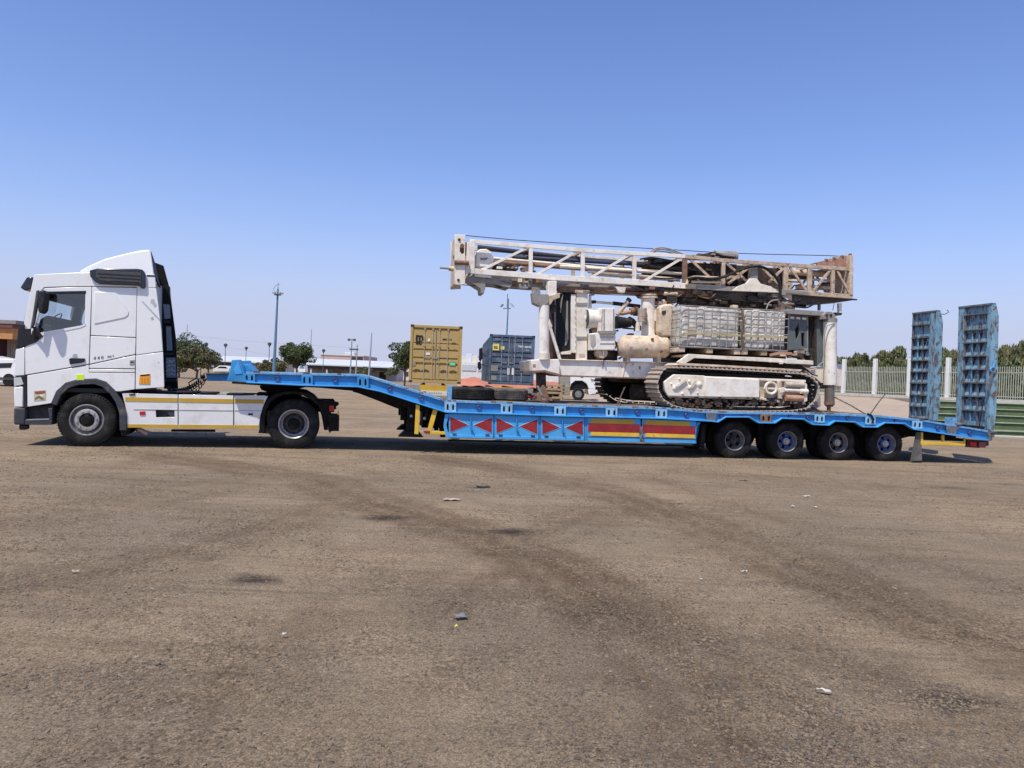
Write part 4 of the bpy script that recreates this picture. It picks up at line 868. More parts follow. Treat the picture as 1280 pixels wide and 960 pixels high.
MB().tube([LF.p3(1229.5, 500, .1), LF.p3(1227, 515, .1), LF.p3(1224, 535, .1)], .014).build('ramp_cable', HOSE, r1)
for x in (1150, 1196, 1240):   # hinge lumps on the tail
    c = LF.p3(x, T_(x)-.5 if x < 1200 else 541, V0+.05)
    e = MB().cyl((c[0]-.06, V0+.02, c[2]+.02), (c[0]+.08, V0+.02, c[2]+.02), .04); e.box(c[0]-.04, c[0]+.03, V0, V0+.12, c[2]-.1, c[2]+.06); e.build('ramp_hinge_block', RAMPR, trailer, bevel=.008)
u_, z_ = LF.t(1152, 521, V0)
MB().box(LF.u(1188, 530), LF.u(1193, 530), V0+.05, V0+.3, LF.t(1188, 530)[1]-.02, LF.t(1188, 522)[1]).build('tool_post', BLUED, trailer)
# ---- spare tyres lying on the front of the well
def spare(px0, px1, zpx, v, label, m, n=1):
    u0, zb = LF.t(px0, zpx, v-.45); u1 = LF.u(px1, zpx, v-.45); uc = (u0+u1)/2; r = (u1-u0)/2
    root = None
    for k in range(n):
        z = LF.t((px0+px1)/2, T_((px0+px1)/2), V0)[1]+.005+k*.27
        h = .27; g = .012; pr = [(.02, r*.58), (.0, r*.62), (-.0, r*.8), (.015, r*.93), (.04, r)]
        for j in range(4):
            c = .04+(h-.08)*(j+1)/5; pr += [(c-.008, r), (c-.005, r-g), (c+.005, r-g), (c+.008, r)]
        pr += [(h-.04, r), (h-.015, r*.93), (h, r*.8), (h, r*.62), (h-.02, r*.58), (.02, r*.58)]
        o = MB().lathe((0, 0, 0), (0, 0, 1), pr, 48, caps=False); q_ = o
        for j in range(40):
            a = j/40*6.283; q_.bar((math.cos(a)*(r-.006), math.sin(a)*(r-.006), .05), (math.cos(a+.05)*(r-.002), math.sin(a+.05)*(r-.002), h-.05), .012, .012)
        o = o.build('spare_tyre', m); x = LF.o[0]+uc*LF.a[0]+v*LF.b[0]; y = LF.o[1]+uc*LF.a[1]+v*LF.b[1]; o.location = (x, y, z)
        tag(o, label, 'tyre', 'spare tyres on the trailer deck')
    return o
spare(562, 621, 499, .62, 'smooth dark worn tyre lying flat, the left of the two on the deck', RUBBER)
spare(618.5, 664, 501, .95, 'dusty grey block tread tyre lying flat, the right of the two on the deck', RUBBERD)
e = MB(); a = LF.p3(559.5, 500, V0+.1); e.box(a[0]-.02, a[0]+.08, V0+.05, V0+.13, a[2]-.02, a[2]+.29); e.build('front_stake', BLUED, trailer, bevel=.006)
# ---- lashing chains and straps
def lash(name, pts, label, m=CHAIN, r=.016, cat='chain'):
    P_ = [LF.p3(x, y, v) for x, y, v in pts]; mb = MB(); N = 0
    if cat == 'chain':
        pos = [Vector(p) for p in P_]
        for a, b in zip(pos[:-1], pos[1:]):
            L = (b-a).length; n_ = max(2, int(L/.055))
            for k in range(n_):
                c0 = a.lerp(b, k/n_); c1 = a.lerp(b, (k+1.25)/n_); s = Vector((0, .012, 0)) if k % 2 else Vector((.012, 0, .006))
                mb.bar(c0+s, c1+s, .011); mb.bar(c0-s, c1-s, .011)
    else: mb.tube(P_, r, 5)
    o = mb.build(name, m); o.matrix_world = Matrix.Translation((LF.o[0], LF.o[1], 0)) @ Matrix.Rotation(LF.yaw, 4, 'Z'); return tag(o, label, cat)
lash('lashing_chain', [(781, 484, .25), (774, 500, .1), (768, 513, V0-.03)], 'rusty lashing chain running down beside the left end of the near track')
lash('lashing_chain', [(773, 500, .1), (776, 507, .0), (779, 512, V0-.02)], 'short loose chain tail hanging by the left track chain')
lash('lashing_chain', [(1038, 494, .8), (1064, 507, .4), (1089, 522, V0+.0)], 'chain slanting down rearward from the right support leg to the side beam')
lash('lashing_chain', [(1108, 491, 2.3), (1098, 503, 1.4), (1087, 519, V0+.05)], 'thin chain rising rightward from the rear side beam', CHAIN)
lash('binder_hook', [(1084, 517, V0+.0), (1089, 519, V0-.03), (1092, 524, V0-.04), (1090, 529, V0-.03)], 'black binder hook over the side beam behind the rig', HOSE, .022, 'hook')
lash('timber_wedge', [(1014, 509.5, .2), (1028, 515, .1)], 'short dark bar lying behind the near track', CHAIN, .03, 'bar')
# ------------------------------------------------------------------ the crawler drilling rig on the deck
rig = thing('drilling_rig', 'cream white crawler drilling rig with a long lattice mast laid flat, chained on the trailer', 'drilling rig', (LF.o[0], LF.o[1], 0), LF.yaw)
def rp(pts, v=0.0): return LF.P(pts, v)
def R3(px, py, v): return LF.p3(px, py, v)
def rpr(name, pts, v, th, m=CREAM, bev=.01, label=None, holes=(), parent=None):
    return MB().prism(rp(pts, v), v, v+th, [rp(h, v) for h in holes]).build(name, m, parent or rig, bevel=bev, label=label)
def rcyl(name, pa, pb, v, r, m=CREAM, n=20, prof=None, parent=None, vb=None, bev=0):
    a = Vector(R3(*pa, v)); b = Vector(R3(*pb, v if vb is None else vb)); L = (b-a).length
    pr = prof(L, r) if prof else [(0, 0), (0, r), (L, r), (L, 0)]
    return MB().lathe(a, b-a, pr, n, caps=False).build(name, m, parent or rig, bevel=bev)
dome = lambda L, r: [(0, 0), (.02*L, r*.45), (.05*L, r*.75), (.12*L, r), (.88*L, r), (.95*L, r*.75), (.98*L, r*.45), (L, 0)]
def smooth(pts, n=4):
    out = []
    P_ = [pts[0]]+list(pts)+[pts[-1]]
    for i in range(1, len(P_)-2):
        for k in range(n):
            t = k/n; a, b, c, d = P_[i-1:i+3]
            out.append(tuple(.5*((2*b[j])+(-a[j]+c[j])*t+(2*a[j]-5*b[j]+4*c[j]-d[j])*t*t+(-a[j]+3*b[j]-3*c[j]+d[j])*t**3) for j in range(len(a))))
    return out+[pts[-1]]
# ---- tracks
loop = [(836, 459.4), (870, 460), (905, 461.8), (960, 464.5), (1005, 467.3), (1016, 472), (1022.5, 480), (1024, 488), (1020, 500), (1010, 510), (990, 513.4), (940, 514), (895, 513), (858, 510.8), (840, 506.5), (829, 499), (823.5, 489), (822, 478), (825, 469), (830, 462)]
def resample(pts, step):
    P_ = [Vector(p) for p in pts]; P_.append(P_[0]); L = [0]
    for a, b in zip(P_[:-1], P_[1:]): L.append(L[-1]+(b-a).length)
    n = round(L[-1]/step); out = []
    for k in range(n):
        s = L[-1]*k/n; j = max(i for i in range(len(L)) if L[i] <= s+1e-9); j = min(j, len(P_)-2); t = (s-L[j])/(L[j+1]-L[j]+1e-9)
        d = (P_[j+1]-P_[j]).normalized(); out.append((P_[j].lerp(P_[j+1], t), d))
    return out
zdeck = lambda px: LF.t(px, T_(px), V0)[1]
def track(va, vb, du=0.0, det=True):
    g = empty('crawler_track', rig); lp_ = rp(loop, .04)
    lp_ = [(u+du, z) for u, z in lp_]
    step = .106; sm = MB().box(-.044, .044, 0, vb-va, -.012, .008); sm.box(-.03, .0, 0, vb-va, .008, .034); shoe = None
    for p, d in resample(lp_, step):
        a = math.atan2(d.y, d.x)
        if shoe is None: shoe = sm.build('track_shoe', STEEL if det else RIGD, g); o = shoe  # far track's shoes get a dark material that paints their shade
        else: o = inst(shoe, g)
        o.location = (p.x, va, p.y); o.rotation_euler = (0, -a, 0)
    cu = sum(p[0] for p in lp_)/len(lp_); cz = sum(p[1] for p in lp_)/len(lp_)
    inner = [(cu+(u-cu)*(1-.1/abs(u-cu) if abs(u-cu) > .3 else .9), cz+(z-cz)*.8) for u, z in lp_]
    inner2 = [(cu+(u-cu)*(1-.19/abs(u-cu) if abs(u-cu) > .3 else .8), cz+(z-cz)*.55) for u, z in lp_]
    MB().prism(inner, va+.1, vb-.1, [inner2]).build('track_chain', CHAS, g)
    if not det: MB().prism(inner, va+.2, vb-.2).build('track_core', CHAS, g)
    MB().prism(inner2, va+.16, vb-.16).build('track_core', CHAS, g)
    for p, d in resample(inner, .15): pass
    ch = MB()
    for p, d in resample([(cu+(u-cu)*(1-.05/abs(u-cu) if abs(u-cu) > .3 else .95), cz+(z-cz)*.9) for u, z in lp_], .15):
        ch.bar((p.x-d.x*.055, va+.06, p.y-d.y*.055), (p.x+d.x*.055, va+.06, p.y+d.y*.055), .035, .06, (0, 1, 0))
    ch.build('chain_links', CHAS, g)
    if det:
        fr = [(830.5, 477.5), (842.5, 468), (865, 468.8), (881, 469.6), (881, 496), (835, 494.8), (831, 488)]
        rpr('track_frame_end', fr, va-.0, .1, CREAM, parent=g)
        rpr('track_frame', [(860, 469.4), (1007.5, 475), (1007.5, 478), (881, 473), (862, 473)], va+.03, .08, CREAM, parent=g)
        rpr('track_frame', [(880, 470.5), (1000, 476), (1000, 502), (880, 496)], va+.09, .05, CREAMR, parent=g)
        rpr('track_frame', [(875, 493.5), (949, 496.6), (976, 500.3), (1007, 503), (1007.5, 506.2), (975, 503.6), (949, 499.6), (835, 496.6), (836, 493)], va+.03, .1, CREAMR, parent=g)
        rpr('cover_plate', [(881.4, 470.8), (949.4, 474.4), (949.4, 497), (881.4, 495.8)], va-.03, .06, RIGW, bev=.012, parent=g)
        for x, y, r in ((843.5, 484.8, .06), (862, 484.5, .05), (874.5, 480.4, .06), (853, 492, .03), (861.5, 476.5, .03), (839, 479.5, .02), (849, 473.5, .02), (872, 491, .02)):
            c = R3(x, y, va); MB().lathe((c[0], va+.02, c[2]), (0, -1, 0), [(0, r*1.15), (.035, r), (.05, r*.6), (.055, 0)], 12).build('frame_boss', CREAM, g)
        MB().bar(R3(845, 483, va-.04), R3(858, 473, va-.04), .03).build('frame_rib', CREAM, g); MB().bar(R3(862, 486, va-.04), R3(870, 476, va-.04), .025).build('frame_rib', CREAMR, g)
        c = R3(963.4, 485, va); MB().lathe((c[0], va-.02, c[2]), (0, 1, 0), [(0, .10), (-.02, .12), (-.02, .145), (.05, .15), (.05, .1)], 24, caps=False).build('hose_port_ring', CREAM, g)
        rpr('ring_strut', [(955, 484.4), (972, 485), (972, 487), (955, 486.4)], va-.01, .03, CREAM, bev=.003, parent=g)
        rpr('motor_post', [(972.5, 476), (977, 476.3), (978, 499), (973, 498)], va-.01, .08, CREAMR, parent=g)
        rcyl('travel_motor', (981, 480.8), (1004.5, 481.4), va+.02, .065, STEEL, parent=g); rcyl('travel_motor', (980, 487.5), (1000, 488.4), va+.02, .045, RIGW, parent=g)
        rcyl('travel_motor', (981.5, 497.3), (1003.5, 498.2), va+.0, .07, COPPER, parent=g); rcyl('motor_cap', (1000, 489), (1009, 489.6), va, .06, CREAM, parent=g)
        rpr('motor_guard', [(1003.5, 477), (1009, 480), (1009.5, 501), (1004, 504), (1005.5, 497), (1005.5, 482)], va-.01, .06, CREAM, parent=g)
        rpr('motor_bracket', [(973, 486), (981, 484), (981, 490), (975, 492)], va-.02, .05, CREAM, parent=g)
        for x in (850, 874, 898, 921, 944, 966, 985): c = R3(x, 502.5, va); MB().lathe((c[0], va+.02, c[2]), (0, 1, 0), [(0, 0), (0, .07), (.02, .09), (.2, .09)], 16).build('track_roller', RIGD, g)
        rs = random.Random(5); mud = MB()
        for k in range(160):
            x = rs.uniform(836, 1005); y = rs.uniform(497, 509.5); c = R3(x, y, va+.05); s = rs.uniform(.01, .035); mud.box(c[0]-s, c[0]+s*1.3, va+.02, va+.1, c[2]-s*.8, c[2]+s*.8)
        mud.build('caked_mud', mat('caked_mud', (.1, .065, .045), .95, var=.4, vscale=14, bump=.4), g)['kind'] = 'stuff'
    return g
track(.04, .78)
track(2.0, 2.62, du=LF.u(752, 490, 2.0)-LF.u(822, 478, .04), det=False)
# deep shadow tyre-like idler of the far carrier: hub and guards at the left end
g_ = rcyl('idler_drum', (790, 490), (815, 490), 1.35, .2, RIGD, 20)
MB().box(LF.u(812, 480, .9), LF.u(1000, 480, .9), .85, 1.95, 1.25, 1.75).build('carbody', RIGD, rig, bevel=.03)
far_l = rp([(836, 459.4)], .04)
# ---- chassis beam and front box
rpr('chassis_beam', [(699, 449.8), (770, 451.8), (850, 454.6), (850, 470), (805, 472.6), (699, 469.2)], .95, .25, RIGW, .012)
MB().prism(rp([(699, 449.8), (850, 454.6), (850, 470), (805, 472.6), (699, 469.2)], .95), 1.75, 2.0).build('chassis_beam', RIGW, rig)
rpr('beam_lip', [(699, 448.8), (856, 453.4), (856, 454.6), (699, 450)], .9, .35, CREAM, .004)
rpr('beam_bottom', [(697, 469.2), (806, 472.8), (812, 474), (697, 470.4)], .9, .4, RUST, .004)
rpr('front_box', [(664, 449.6), (700, 448.8), (700, 468.4), (681, 463.2), (665, 464)], .55, .5, RIGW, .015)
rpr('front_box_side', [(654, 451.6), (664.5, 450.6), (664.5, 463.6), (655.5, 463.8)], .8, .5, RIGG, .01)
rpr('front_box_floor', [(654, 463.8), (681, 463), (700, 468.4), (700, 470.4), (681, 465.6), (655, 466)], .5, 1.0, RUST, .004)
rpr('plate_mark', [(666, 455), (669.5, 455), (669.5, 458.5), (666, 458.5)], .54, .02, COPPER, .003)
rpr('cross_box', [(660, 450), (700, 449), (700, 469), (660, 465)], 1.6, .7, RIGW, .01)
rpr('beam_drip', [(754, 452), (755.2, 452), (754, 460), (752.8, 460)], .94, .02, RIGG, 0)
rpr('beam_scar', [(798.5, 457.5), (801, 457.5), (800.4, 462), (799.2, 462)], .94, .02, RIGG, 0)
rpr('drip_line', [(782, 455), (783.5, 455), (779.5, 470), (778.4, 470)], .94, .02, CREAMR, 0)
# front left leg and its shoe
rpr('leg_post', [(672, 465), (682.5, 465.4), (683, 494), (672.5, 493)], .62, .2, RIGD, .008)
rpr('leg_shoe', [(671, 494), (679, 481), (682, 484), (687.5, 499), (681, 503), (667, 500)], .55, .35, RUST, .01)
rpr('leg_shoe_plate', [(671, 483), (673, 482), (679, 494), (676.5, 495)], .54, .06, RIGG, .004)
rs = random.Random(11)
for k in range(16):
    x = rs.uniform(662, 690); y = rs.uniform(490, 502); v = rs.uniform(.5, 1.0); c = R3(x, y, v); r_ = rs.uniform(.02, .06)
    MB().box(c[0]-r_, c[0]+r_*1.4, v, v+r_*2, c[2]-r_*.6, c[2]+r_*.6).build('iron_lump', (RUST, RIGD, RIGG)[k % 3], rig, bevel=.006)
# left mast jack (cylinder), clevis, strut
rcyl('mast_jack', (680, 449), (680, 382), .6, .115, RIGW, 24)
rcyl('jack_collar', (680, 449.5), (680, 441), .6, .13, CREAM, 24)
rpr('jack_clevis', [(665.5, 366), (668, 363), (672, 367), (686, 368), (687, 377), (683, 381), (674.5, 382.6), (667, 379)], .5, .25, RIGG, .01)
rpr('jack_clevis', [(666, 378), (674, 382), (688, 381), (692, 375), (700, 372), (700, 366), (684, 370), (673, 377)], .66, .2, CREAMR, .008)
rpr('mast_foot', [(686, 351), (696, 351), (695.5, 372), (684, 376)], .7, .22, RIGW, .01)
rpr('mast_foot', [(665.5, 359), (674, 359.5), (676, 366), (672, 372), (666, 370)], .68, .1, RIGG, .006)
for x, y, s in ((685, 378.5, .07), (696, 369, .06), (691, 385, .09), (688, 380.5, .1)): c = R3(x, y, .75); MB().box(c[0]-s, c[0]+s, .75, .95, c[2]-s*.8, c[2]+s*.8).build('linkage_block', (RIGD, CREAMR, RUST, RIGD)[int(x) % 4], rig, bevel=.01)
rcyl('brace_rod', (685.5, 402), (699.8, 449), .55, .035, RIGW, 10)
rcyl('brace_rod', (684, 399), (688, 409), .58, .05, CREAM, 10)
rpr('rust_channel', [(686, 398), (690, 400), (691, 448), (685, 448)], .8, .12, RUST, .004)
rpr('dark_post', [(689.5, 392), (697, 392), (697, 449), (689.5, 449)], 1.2, .2, mat('brown_red_panel', (.11, .035, .025), .8), .004)
# radiator stack
MB().prism(rp([(693.5, 372), (700, 367), (713.5, 366), (713.5, 438), (704, 443), (702, 432), (694, 425)], 1.05), 1.05, 2.0).build('radiator', RADI, rig, bevel=.01)
rpr('radiator_rim', [(708.5, 376), (710, 376), (710.5, 424), (707.8, 432), (706, 432)], 1.03, .03, RIGG, .004)
rpr('radiator_rim', [(693.3, 376), (695, 372), (695, 424), (693.5, 424)], 1.03, .05, RIGG, .004)
rpr('radiator_foot', [(702, 440), (714, 438), (714, 442.6), (702, 443)], 1.0, .2, CREAM, .004)
rpr('engine_base', [(700, 443), (722, 441), (722, 451), (700, 450)], 1.1, .6, RIGD, .004)
rpr('frame_post', [(714, 368), (720, 368), (720.5, 441), (713.6, 441)], 1.0, .12, RIGW, .008)
MB().tube([R3(703.5, 368, 1.03), R3(702, 376, 1.02), R3(700.5, 391, 1.03)], .018).build('breather_hose', RIGG, rig)
for k in range(9): c = R3(719.2, 373+k*7.5, .985); MB().cyl((c[0], .99, c[2]), (c[0], .975, c[2]), .012, n=6).build('bolt_head', CREAMR, rig)
rpr('control_cabinet', [(720.8, 362), (734.8, 362.6), (734, 450.4), (720.8, 450)], .98, .5, CREAM, .012)
rpr('cabinet_band', [(721, 378.2), (734.8, 378.4), (734.8, 382.4), (721, 382.2)], .965, .03, RIGG, .004)
rpr('cabinet_band', [(721, 420.4), (734.3, 420.6), (734.3, 424.4), (721, 424.2)], .965, .03, RIGG, .004)
rpr('cabinet_cap', [(719, 362.6), (737, 362.8), (737, 366.4), (719, 366)], .94, .6, CREAMR, .006)
rpr('cabinet_patch', [(724, 442), (731, 442), (731, 446), (724, 446)], .97, .02, mat('tan_patch', (.5, .42, .33), .7), 0)  # flat tan patch low on the cabinet front
rpr('mast_hook', [(737, 368), (743.5, 367), (743.5, 369), (739, 370), (740, 385), (736, 385)], .95, .06, RIGG, .004)
# air cleaner drum with its round grille
rcyl('air_cleaner', (733.5, 398.6), (748, 399.4), 1.0, .215, CREAM, 28)
a = R3(733.5, 398.6, 1.0)
MB().lathe((a[0]-.01, 1.0, a[2]), (-1, 0, 0), [(0, .215), (.015, .2), (.01, .17), (-.005, .15), (.012, .13), (.0, .1), (.01, .05), (.03, 0)], 28).build('cleaner_grille', mat('grey_blue_grille', (.06, .075, .095), .5, var=.3, vscale=20, bump=.4), rig)
MB().lathe((a[0]-.03, 1.0, a[2]+.02), (-1, 0, 0), [(0, .07), (.015, .05), (.02, 0)], 16).build('grille_cap', RIGW, rig)
rpr('cleaner_rust', [(740, 410.5), (748, 409.5), (747.6, 414.5), (741, 416.5)], .9, .3, RUST, .01)
rpr('blower_box', [(748.5, 385), (768.8, 384.6), (768.8, 414), (747.5, 414.6)], .8, .45, RIGW, .015)
for x in (754.6, 766.6): rpr('box_seam', [(x, 386), (x+1.2, 386), (x+1.2, 413), (x, 413)], .79, .03, RIGG, .002)
for x in (752.5,): rpr('box_seam', [(x, 385.5), (x+1, 385.5), (x, 413.5), (x-1, 413.5)], .79, .02, CREAMR, 0)
rpr('lower_box', [(744.5, 416), (769.4, 414.6), (769, 437.4), (737.6, 437.6), (737.4, 417)], .82, .4, RIGW, .012)
rpr('box_shelf', [(749, 413.4), (770.4, 413), (770.4, 417.4), (750, 417.8)], .76, .5, RIGG, .006)
rpr('belt_guard', [(737.4, 418), (744, 418), (744.5, 430), (741, 434.5), (738.4, 431)], .805, .03, mat('belt_guard_taupe', (.42, .38, .34), .6), .004)
for k in range(2): rpr('box_louvre', [(750, 421+k*8), (768, 421+k*8), (768, 421.8+k*8), (750, 421.8+k*8)], .81, .02, RIGG, 0)
rcyl('belt_pulley', (752.5, 441.5), (752.6, 441.5), .95, .15, CREAMR, 20); c = R3(752.5, 440.5, .9); MB().lathe((c[0], .88, c[2]), (0, 1, 0), [(0, 0), (0, .12), (.02, .14), (.2, .14)], 20).build('belt_pulley', CREAMR, rig)
rpr('pump_block', [(737, 438), (772, 438), (772, 450.6), (737, 450.2)], 1.15, .5, RIGD, .01)
rpr('pump_block', [(746, 446), (750, 446), (750, 450), (746, 450)], .95, .1, RUST, .004)
# corrugated hose and exhaust
a = Vector(R3(770, 403, 1.05)); b = Vector(R3(788.5, 403.5, 1.05)); L = (b-a).length; pr = []
for k in range(9): pr += [(L*(k+.0)/9, .155-.05*k/9), (L*(k+.5)/9, .135-.05*k/9)]
MB().lathe(a, b-a, pr+[(L, .1)], 20).build('intake_bellows', HOSE, rig)
MB().tube([R3(786, 399, 1.05), R3(791, 402, 1.1), R3(795, 407, 1.2), R3(800, 411, 1.25)], .07, 10).build('intake_hose', HOSE, rig)
rcyl('exhaust_pipe', (771.5, 393.5), (786, 375.4), 1.05, .05, CREAMR, 14); rcyl('exhaust_mouth', (784.9, 376.6), (787.2, 373.8), 1.05, .062, HOSE, 14)
MB().tube([R3(772, 391, 1.05), R3(778, 391.8, 1.05), R3(785, 390.4, 1.05), R3(797, 387.4, 1.05)], .05, 10).build('exhaust_manifold', COPPER, rig)
rcyl('pipe_flange', (788, 389.6), (792.5, 388.4), 1.05, .085, RUST, 14); rcyl('turbo', (792, 389), (797.5, 389), 1.1, .11, RIGD, 14)
# receiver tank, separator, filter drum
rcyl('air_receiver', (771.5, 433.6), (838.6, 433.2), .95, .265, CREAMR, 32, dome)
for x, y in ((789, 434.8), (808.6, 436.6), (816, 424), (827.5, 439.5)):
    c = R3(x, y, .68); e = MB().lathe((c[0], .72, c[2]), (0, -1, 0), [(0, .035), (.035, .03), (.035, .018), (.0, .012)], 10); e.build('weld_boss', RUST, rig)
for x in (786, 824): rpr('tank_saddle', [(x-2.2, 445), (x+2.2, 445), (x+2, 452.5), (x-2, 452.5)], .8, .3, CREAMR, .006)
rcyl('receiver_band', (825.5, 433.4), (827, 433.4), .95, .272, CREAMR, 32)
rcyl('separator', (810, 419.6), (810, 371), 1.05, .155, CREAM, 26, lambda L, r: [(0, 0), (0, r*1.15), (.05*L, r), (L, r), (L, 0)])
rcyl('separator_flange', (811, 373.2), (811, 371), 1.05, .21, CREAMR, 20); rcyl('separator_flange', (811, 370), (811, 368), 1.05, .19, CREAMR, 20)
for k in range(8):
    q = k*.785; c = Vector(R3(811, 371.5, 1.05)); MB().cyl((c.x+math.cos(q)*.18, 1.05+math.sin(q)*.18, c.z-.03), (c.x+math.cos(q)*.18, 1.05+math.sin(q)*.18, c.z+.06), .014, n=6).build('flange_bolt', RUST, rig)
rcyl('oil_filter', (802.6, 402.2), (802.6, 386), .82, .1, mat('brown_filter', (.4, .32, .25), .7, dirt=.4, rust=.3), 18)
rpr('filter_bracket', [(807, 385), (808.4, 385), (808.4, 406), (807, 403)], .85, .05, RIGG, .002)
rcyl('valve_elbow', (797, 403), (797, 414), 1.1, .06, CREAM, 14)
rpr('filter_neck', [(817, 384.6), (824, 384.6), (824, 401.6), (817, 401.6)], .95, .15, CREAM, .01)
rpr('rust_bracket', [(818, 403), (822, 403), (822, 418), (818.5, 418)], .95, .1, RUST, .004)
ft = rp([(823.5, 384), (828, 380.6), (838, 380), (844.5, 384), (845.5, 400), (845, 421), (826, 420.6), (822.5, 416)], .8)
MB().prism(ft, .75, 1.3).build('fuel_drum', CREAMR, rig, bevel=.04)
rpr('drum_seam', [(836, 382), (836.8, 382), (836.8, 420), (836, 420)], .745, .02, CREAMR, 0)
rpr('drum_band', [(845, 384), (848.4, 387), (848.4, 420), (845, 421)], .85, .4, RIGD, .01)
rpr('drum_mouth', [(827.5, 388.8), (832.5, 388), (832.5, 391.5), (829.5, 394), (827.5, 392)], .738, .02, RIGD, .004)
rpr('drum_cap', [(829, 381), (829, 376.5), (831.5, 375.5), (834, 377), (834, 381)], .9, .2, COPPER, .01)
for x, y in ((821, 378.5), (826, 377.5), (824, 374.5), (839, 379)): c = R3(x, y, .95); MB().box(c[0]-.05, c[0]+.06, .95, 1.1, c[2]-.05, c[2]+.04).build('valve_block', (RIGD, RUST, RIGG, CREAMR)[int(x) % 4], rig, bevel=.008)
rcyl('hydraulic_rod', (741.5, 377.4), (767, 379.4), 1.3, .03, RIGW, 10); rcyl('hydraulic_ram', (766, 379), (800, 383), 1.3, .045, RIGD, 12); rcyl('rod_end', (738, 377.8), (744.5, 377.2), 1.3, .04, RIGD, 10)
MB().tube([R3(736, 367, 1.3), R3(770, 368.8, 1.3), R3(800, 369.6, 1.3)], .008, 5).build('hose_line', HOSE, rig)
MB().tube([R3(778, 410, 1.6), R3(790, 411, 1.6), R3(800, 411, 1.6)], .02, 6).build('hose_line', HOSE, rig)
# engine block behind the tanks and the clutter round it
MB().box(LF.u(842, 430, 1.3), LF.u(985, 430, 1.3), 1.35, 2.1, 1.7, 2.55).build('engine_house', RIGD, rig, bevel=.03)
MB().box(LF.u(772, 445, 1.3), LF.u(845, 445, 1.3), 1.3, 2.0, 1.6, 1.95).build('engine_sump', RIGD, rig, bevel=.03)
rpr('diesel_block', [(838, 420), (850, 420), (850, 450), (836, 446)], 1.0, .3, RIGD, .01)
rs2 = random.Random(77)
for k in range(70):   # fittings, brackets and hoses round the engine
    x, y = rs2.choice([(rs2.uniform(738, 800), rs2.uniform(417, 450)), (rs2.uniform(836, 862), rs2.uniform(384, 452)), (rs2.uniform(794, 842), rs2.uniform(374, 420)), (rs2.uniform(694, 722), rs2.uniform(428, 450)), (rs2.uniform(684, 700), rs2.uniform(372, 448))])
    v = rs2.uniform(1.15, 1.5); c = R3(x, y, v); r_ = rs2.uniform(.02, .07)
    if k % 2: MB().box(c[0]-r_*1.2, c[0]+r_*1.2, v, v+.14, c[2]-r_, c[2]+r_).build('engine_fitting', (RIGD, RIGD, RUST, RIGG, COPPER)[k % 5], rig, bevel=.006)
    else: MB().tube([R3(a, b, v) for a, b in smooth([(x, y), (x+rs2.uniform(3, 9), y+rs2.uniform(-7, 7)), (x+rs2.uniform(9, 18), y+rs2.uniform(-9, 9))], 3)], rs2.uniform(.012, .026), 6).build('engine_hose', (HOSE, HOSE, RUST, HOSEG)[k % 4], rig)
# deck platform carrying the water tanks
rpr('platform', [(846.5, 452.8), (861, 442.4), (900, 444.8), (960, 447.2), (1016.6, 451), (1017, 456), (960, 452.4), (900, 449), (868, 447.6), (856, 454.6)], .12, .08, CREAM, .006)
MB().prism(rp([(858, 443), (1016, 450.4), (1016, 452.6), (858, 445.6)], .12), .2, 1.3).build('platform_floor', CREAMR, rig, bevel=.004)
rpr('platform_beam', [(860, 448.4), (1016, 456), (1010, 463), (900, 458), (850, 456)], .5, .9, RIGD, .01)
rpr('track_guard', [(845, 456.4), (905, 459), (1000, 464.4), (1003, 462), (905, 456.4), (850, 453.6)], .1, .75, CREAMR, .004)
rpr('pipe_clamp', [(975, 451.6), (979.5, 452), (979, 455), (975, 455)], .09, .05, RIGW, .004); rpr('pipe_clamp', [(962.5, 450.6), (966, 451), (966, 453), (962.5, 453)], .09, .05, RIGW, .004)
# rear cabinet, posts and right jack
rpr('rear_canopy', [(984, 386), (1030, 389.2), (1030, 395), (984, 392)], .6, 1.2, RIGG, .006)
rpr('cabinet_panel', [(985.5, 393), (1008.5, 394.6), (1009, 442), (1000, 443), (994, 437), (985.5, 438)], .75, .06, CABG, .006, holes=[[(994, 412), (998, 404), (999.6, 411), (998.6, 420), (995, 427)], [(1001.5, 416), (1006, 416), (1006, 434), (1002, 432)]])
for k in range(3): rpr('bracket_tab', [(988+k*7.5, 395.5+k*.5), (993+k*7.5, 396+k*.5), (993+k*7.5, 398.8+k*.5), (988+k*7.5, 398.3+k*.5)], .73, .04, RIGW, .004)
rpr('cabinet_inside', [(986, 395), (1020, 397), (1020, 450), (986, 445)], 1.1, .3, RIGD, .004)
rpr('door_curtain', [(1015.5, 402), (1018.8, 397), (1018.8, 440), (1010.5, 441), (1012, 424)], .95, .04, mat('taupe_curtain', (.25, .19, .17), .85, var=.3), .004)
rpr('cabinet_frame', [(1008.6, 395), (1010.4, 395), (1010.4, 444), (1009, 444)], .74, .08, RIGG, .003)
rpr('cabinet_frame', [(1018.6, 396), (1021, 396.2), (1021, 457), (1018.2, 456)], .72, .1, RIGD, .003)
rpr('green_panel', [(1021, 395), (1029.5, 396), (1029.5, 457), (1021, 458)], .72, .5, CABG, .008)
c0 = [(1029.5, 399), (1045.4, 399.4)]
rcyl('rear_jack', (1037.4, 481), (1037.4, 399.6), .62, .152, RIGW, 28); rcyl('rear_jack_collar', (1037.4, 402.5), (1037.4, 398.4), .62, .162, RIGG, 28)
rcyl('jack_ram', (1036.8, 502), (1036.9, 480.5), .62, .112, mat('oily_ram', (.2, .17, .14), .4, .4, var=.2, dirt=.4), 22)
rcyl('jack_foot', (1036.8, 508.5), (1036.8, 501.5), .62, .118, RUST, 22, lambda L, r: [(0, 0), (0, r*.6), (.4*L, r), (L, r)])
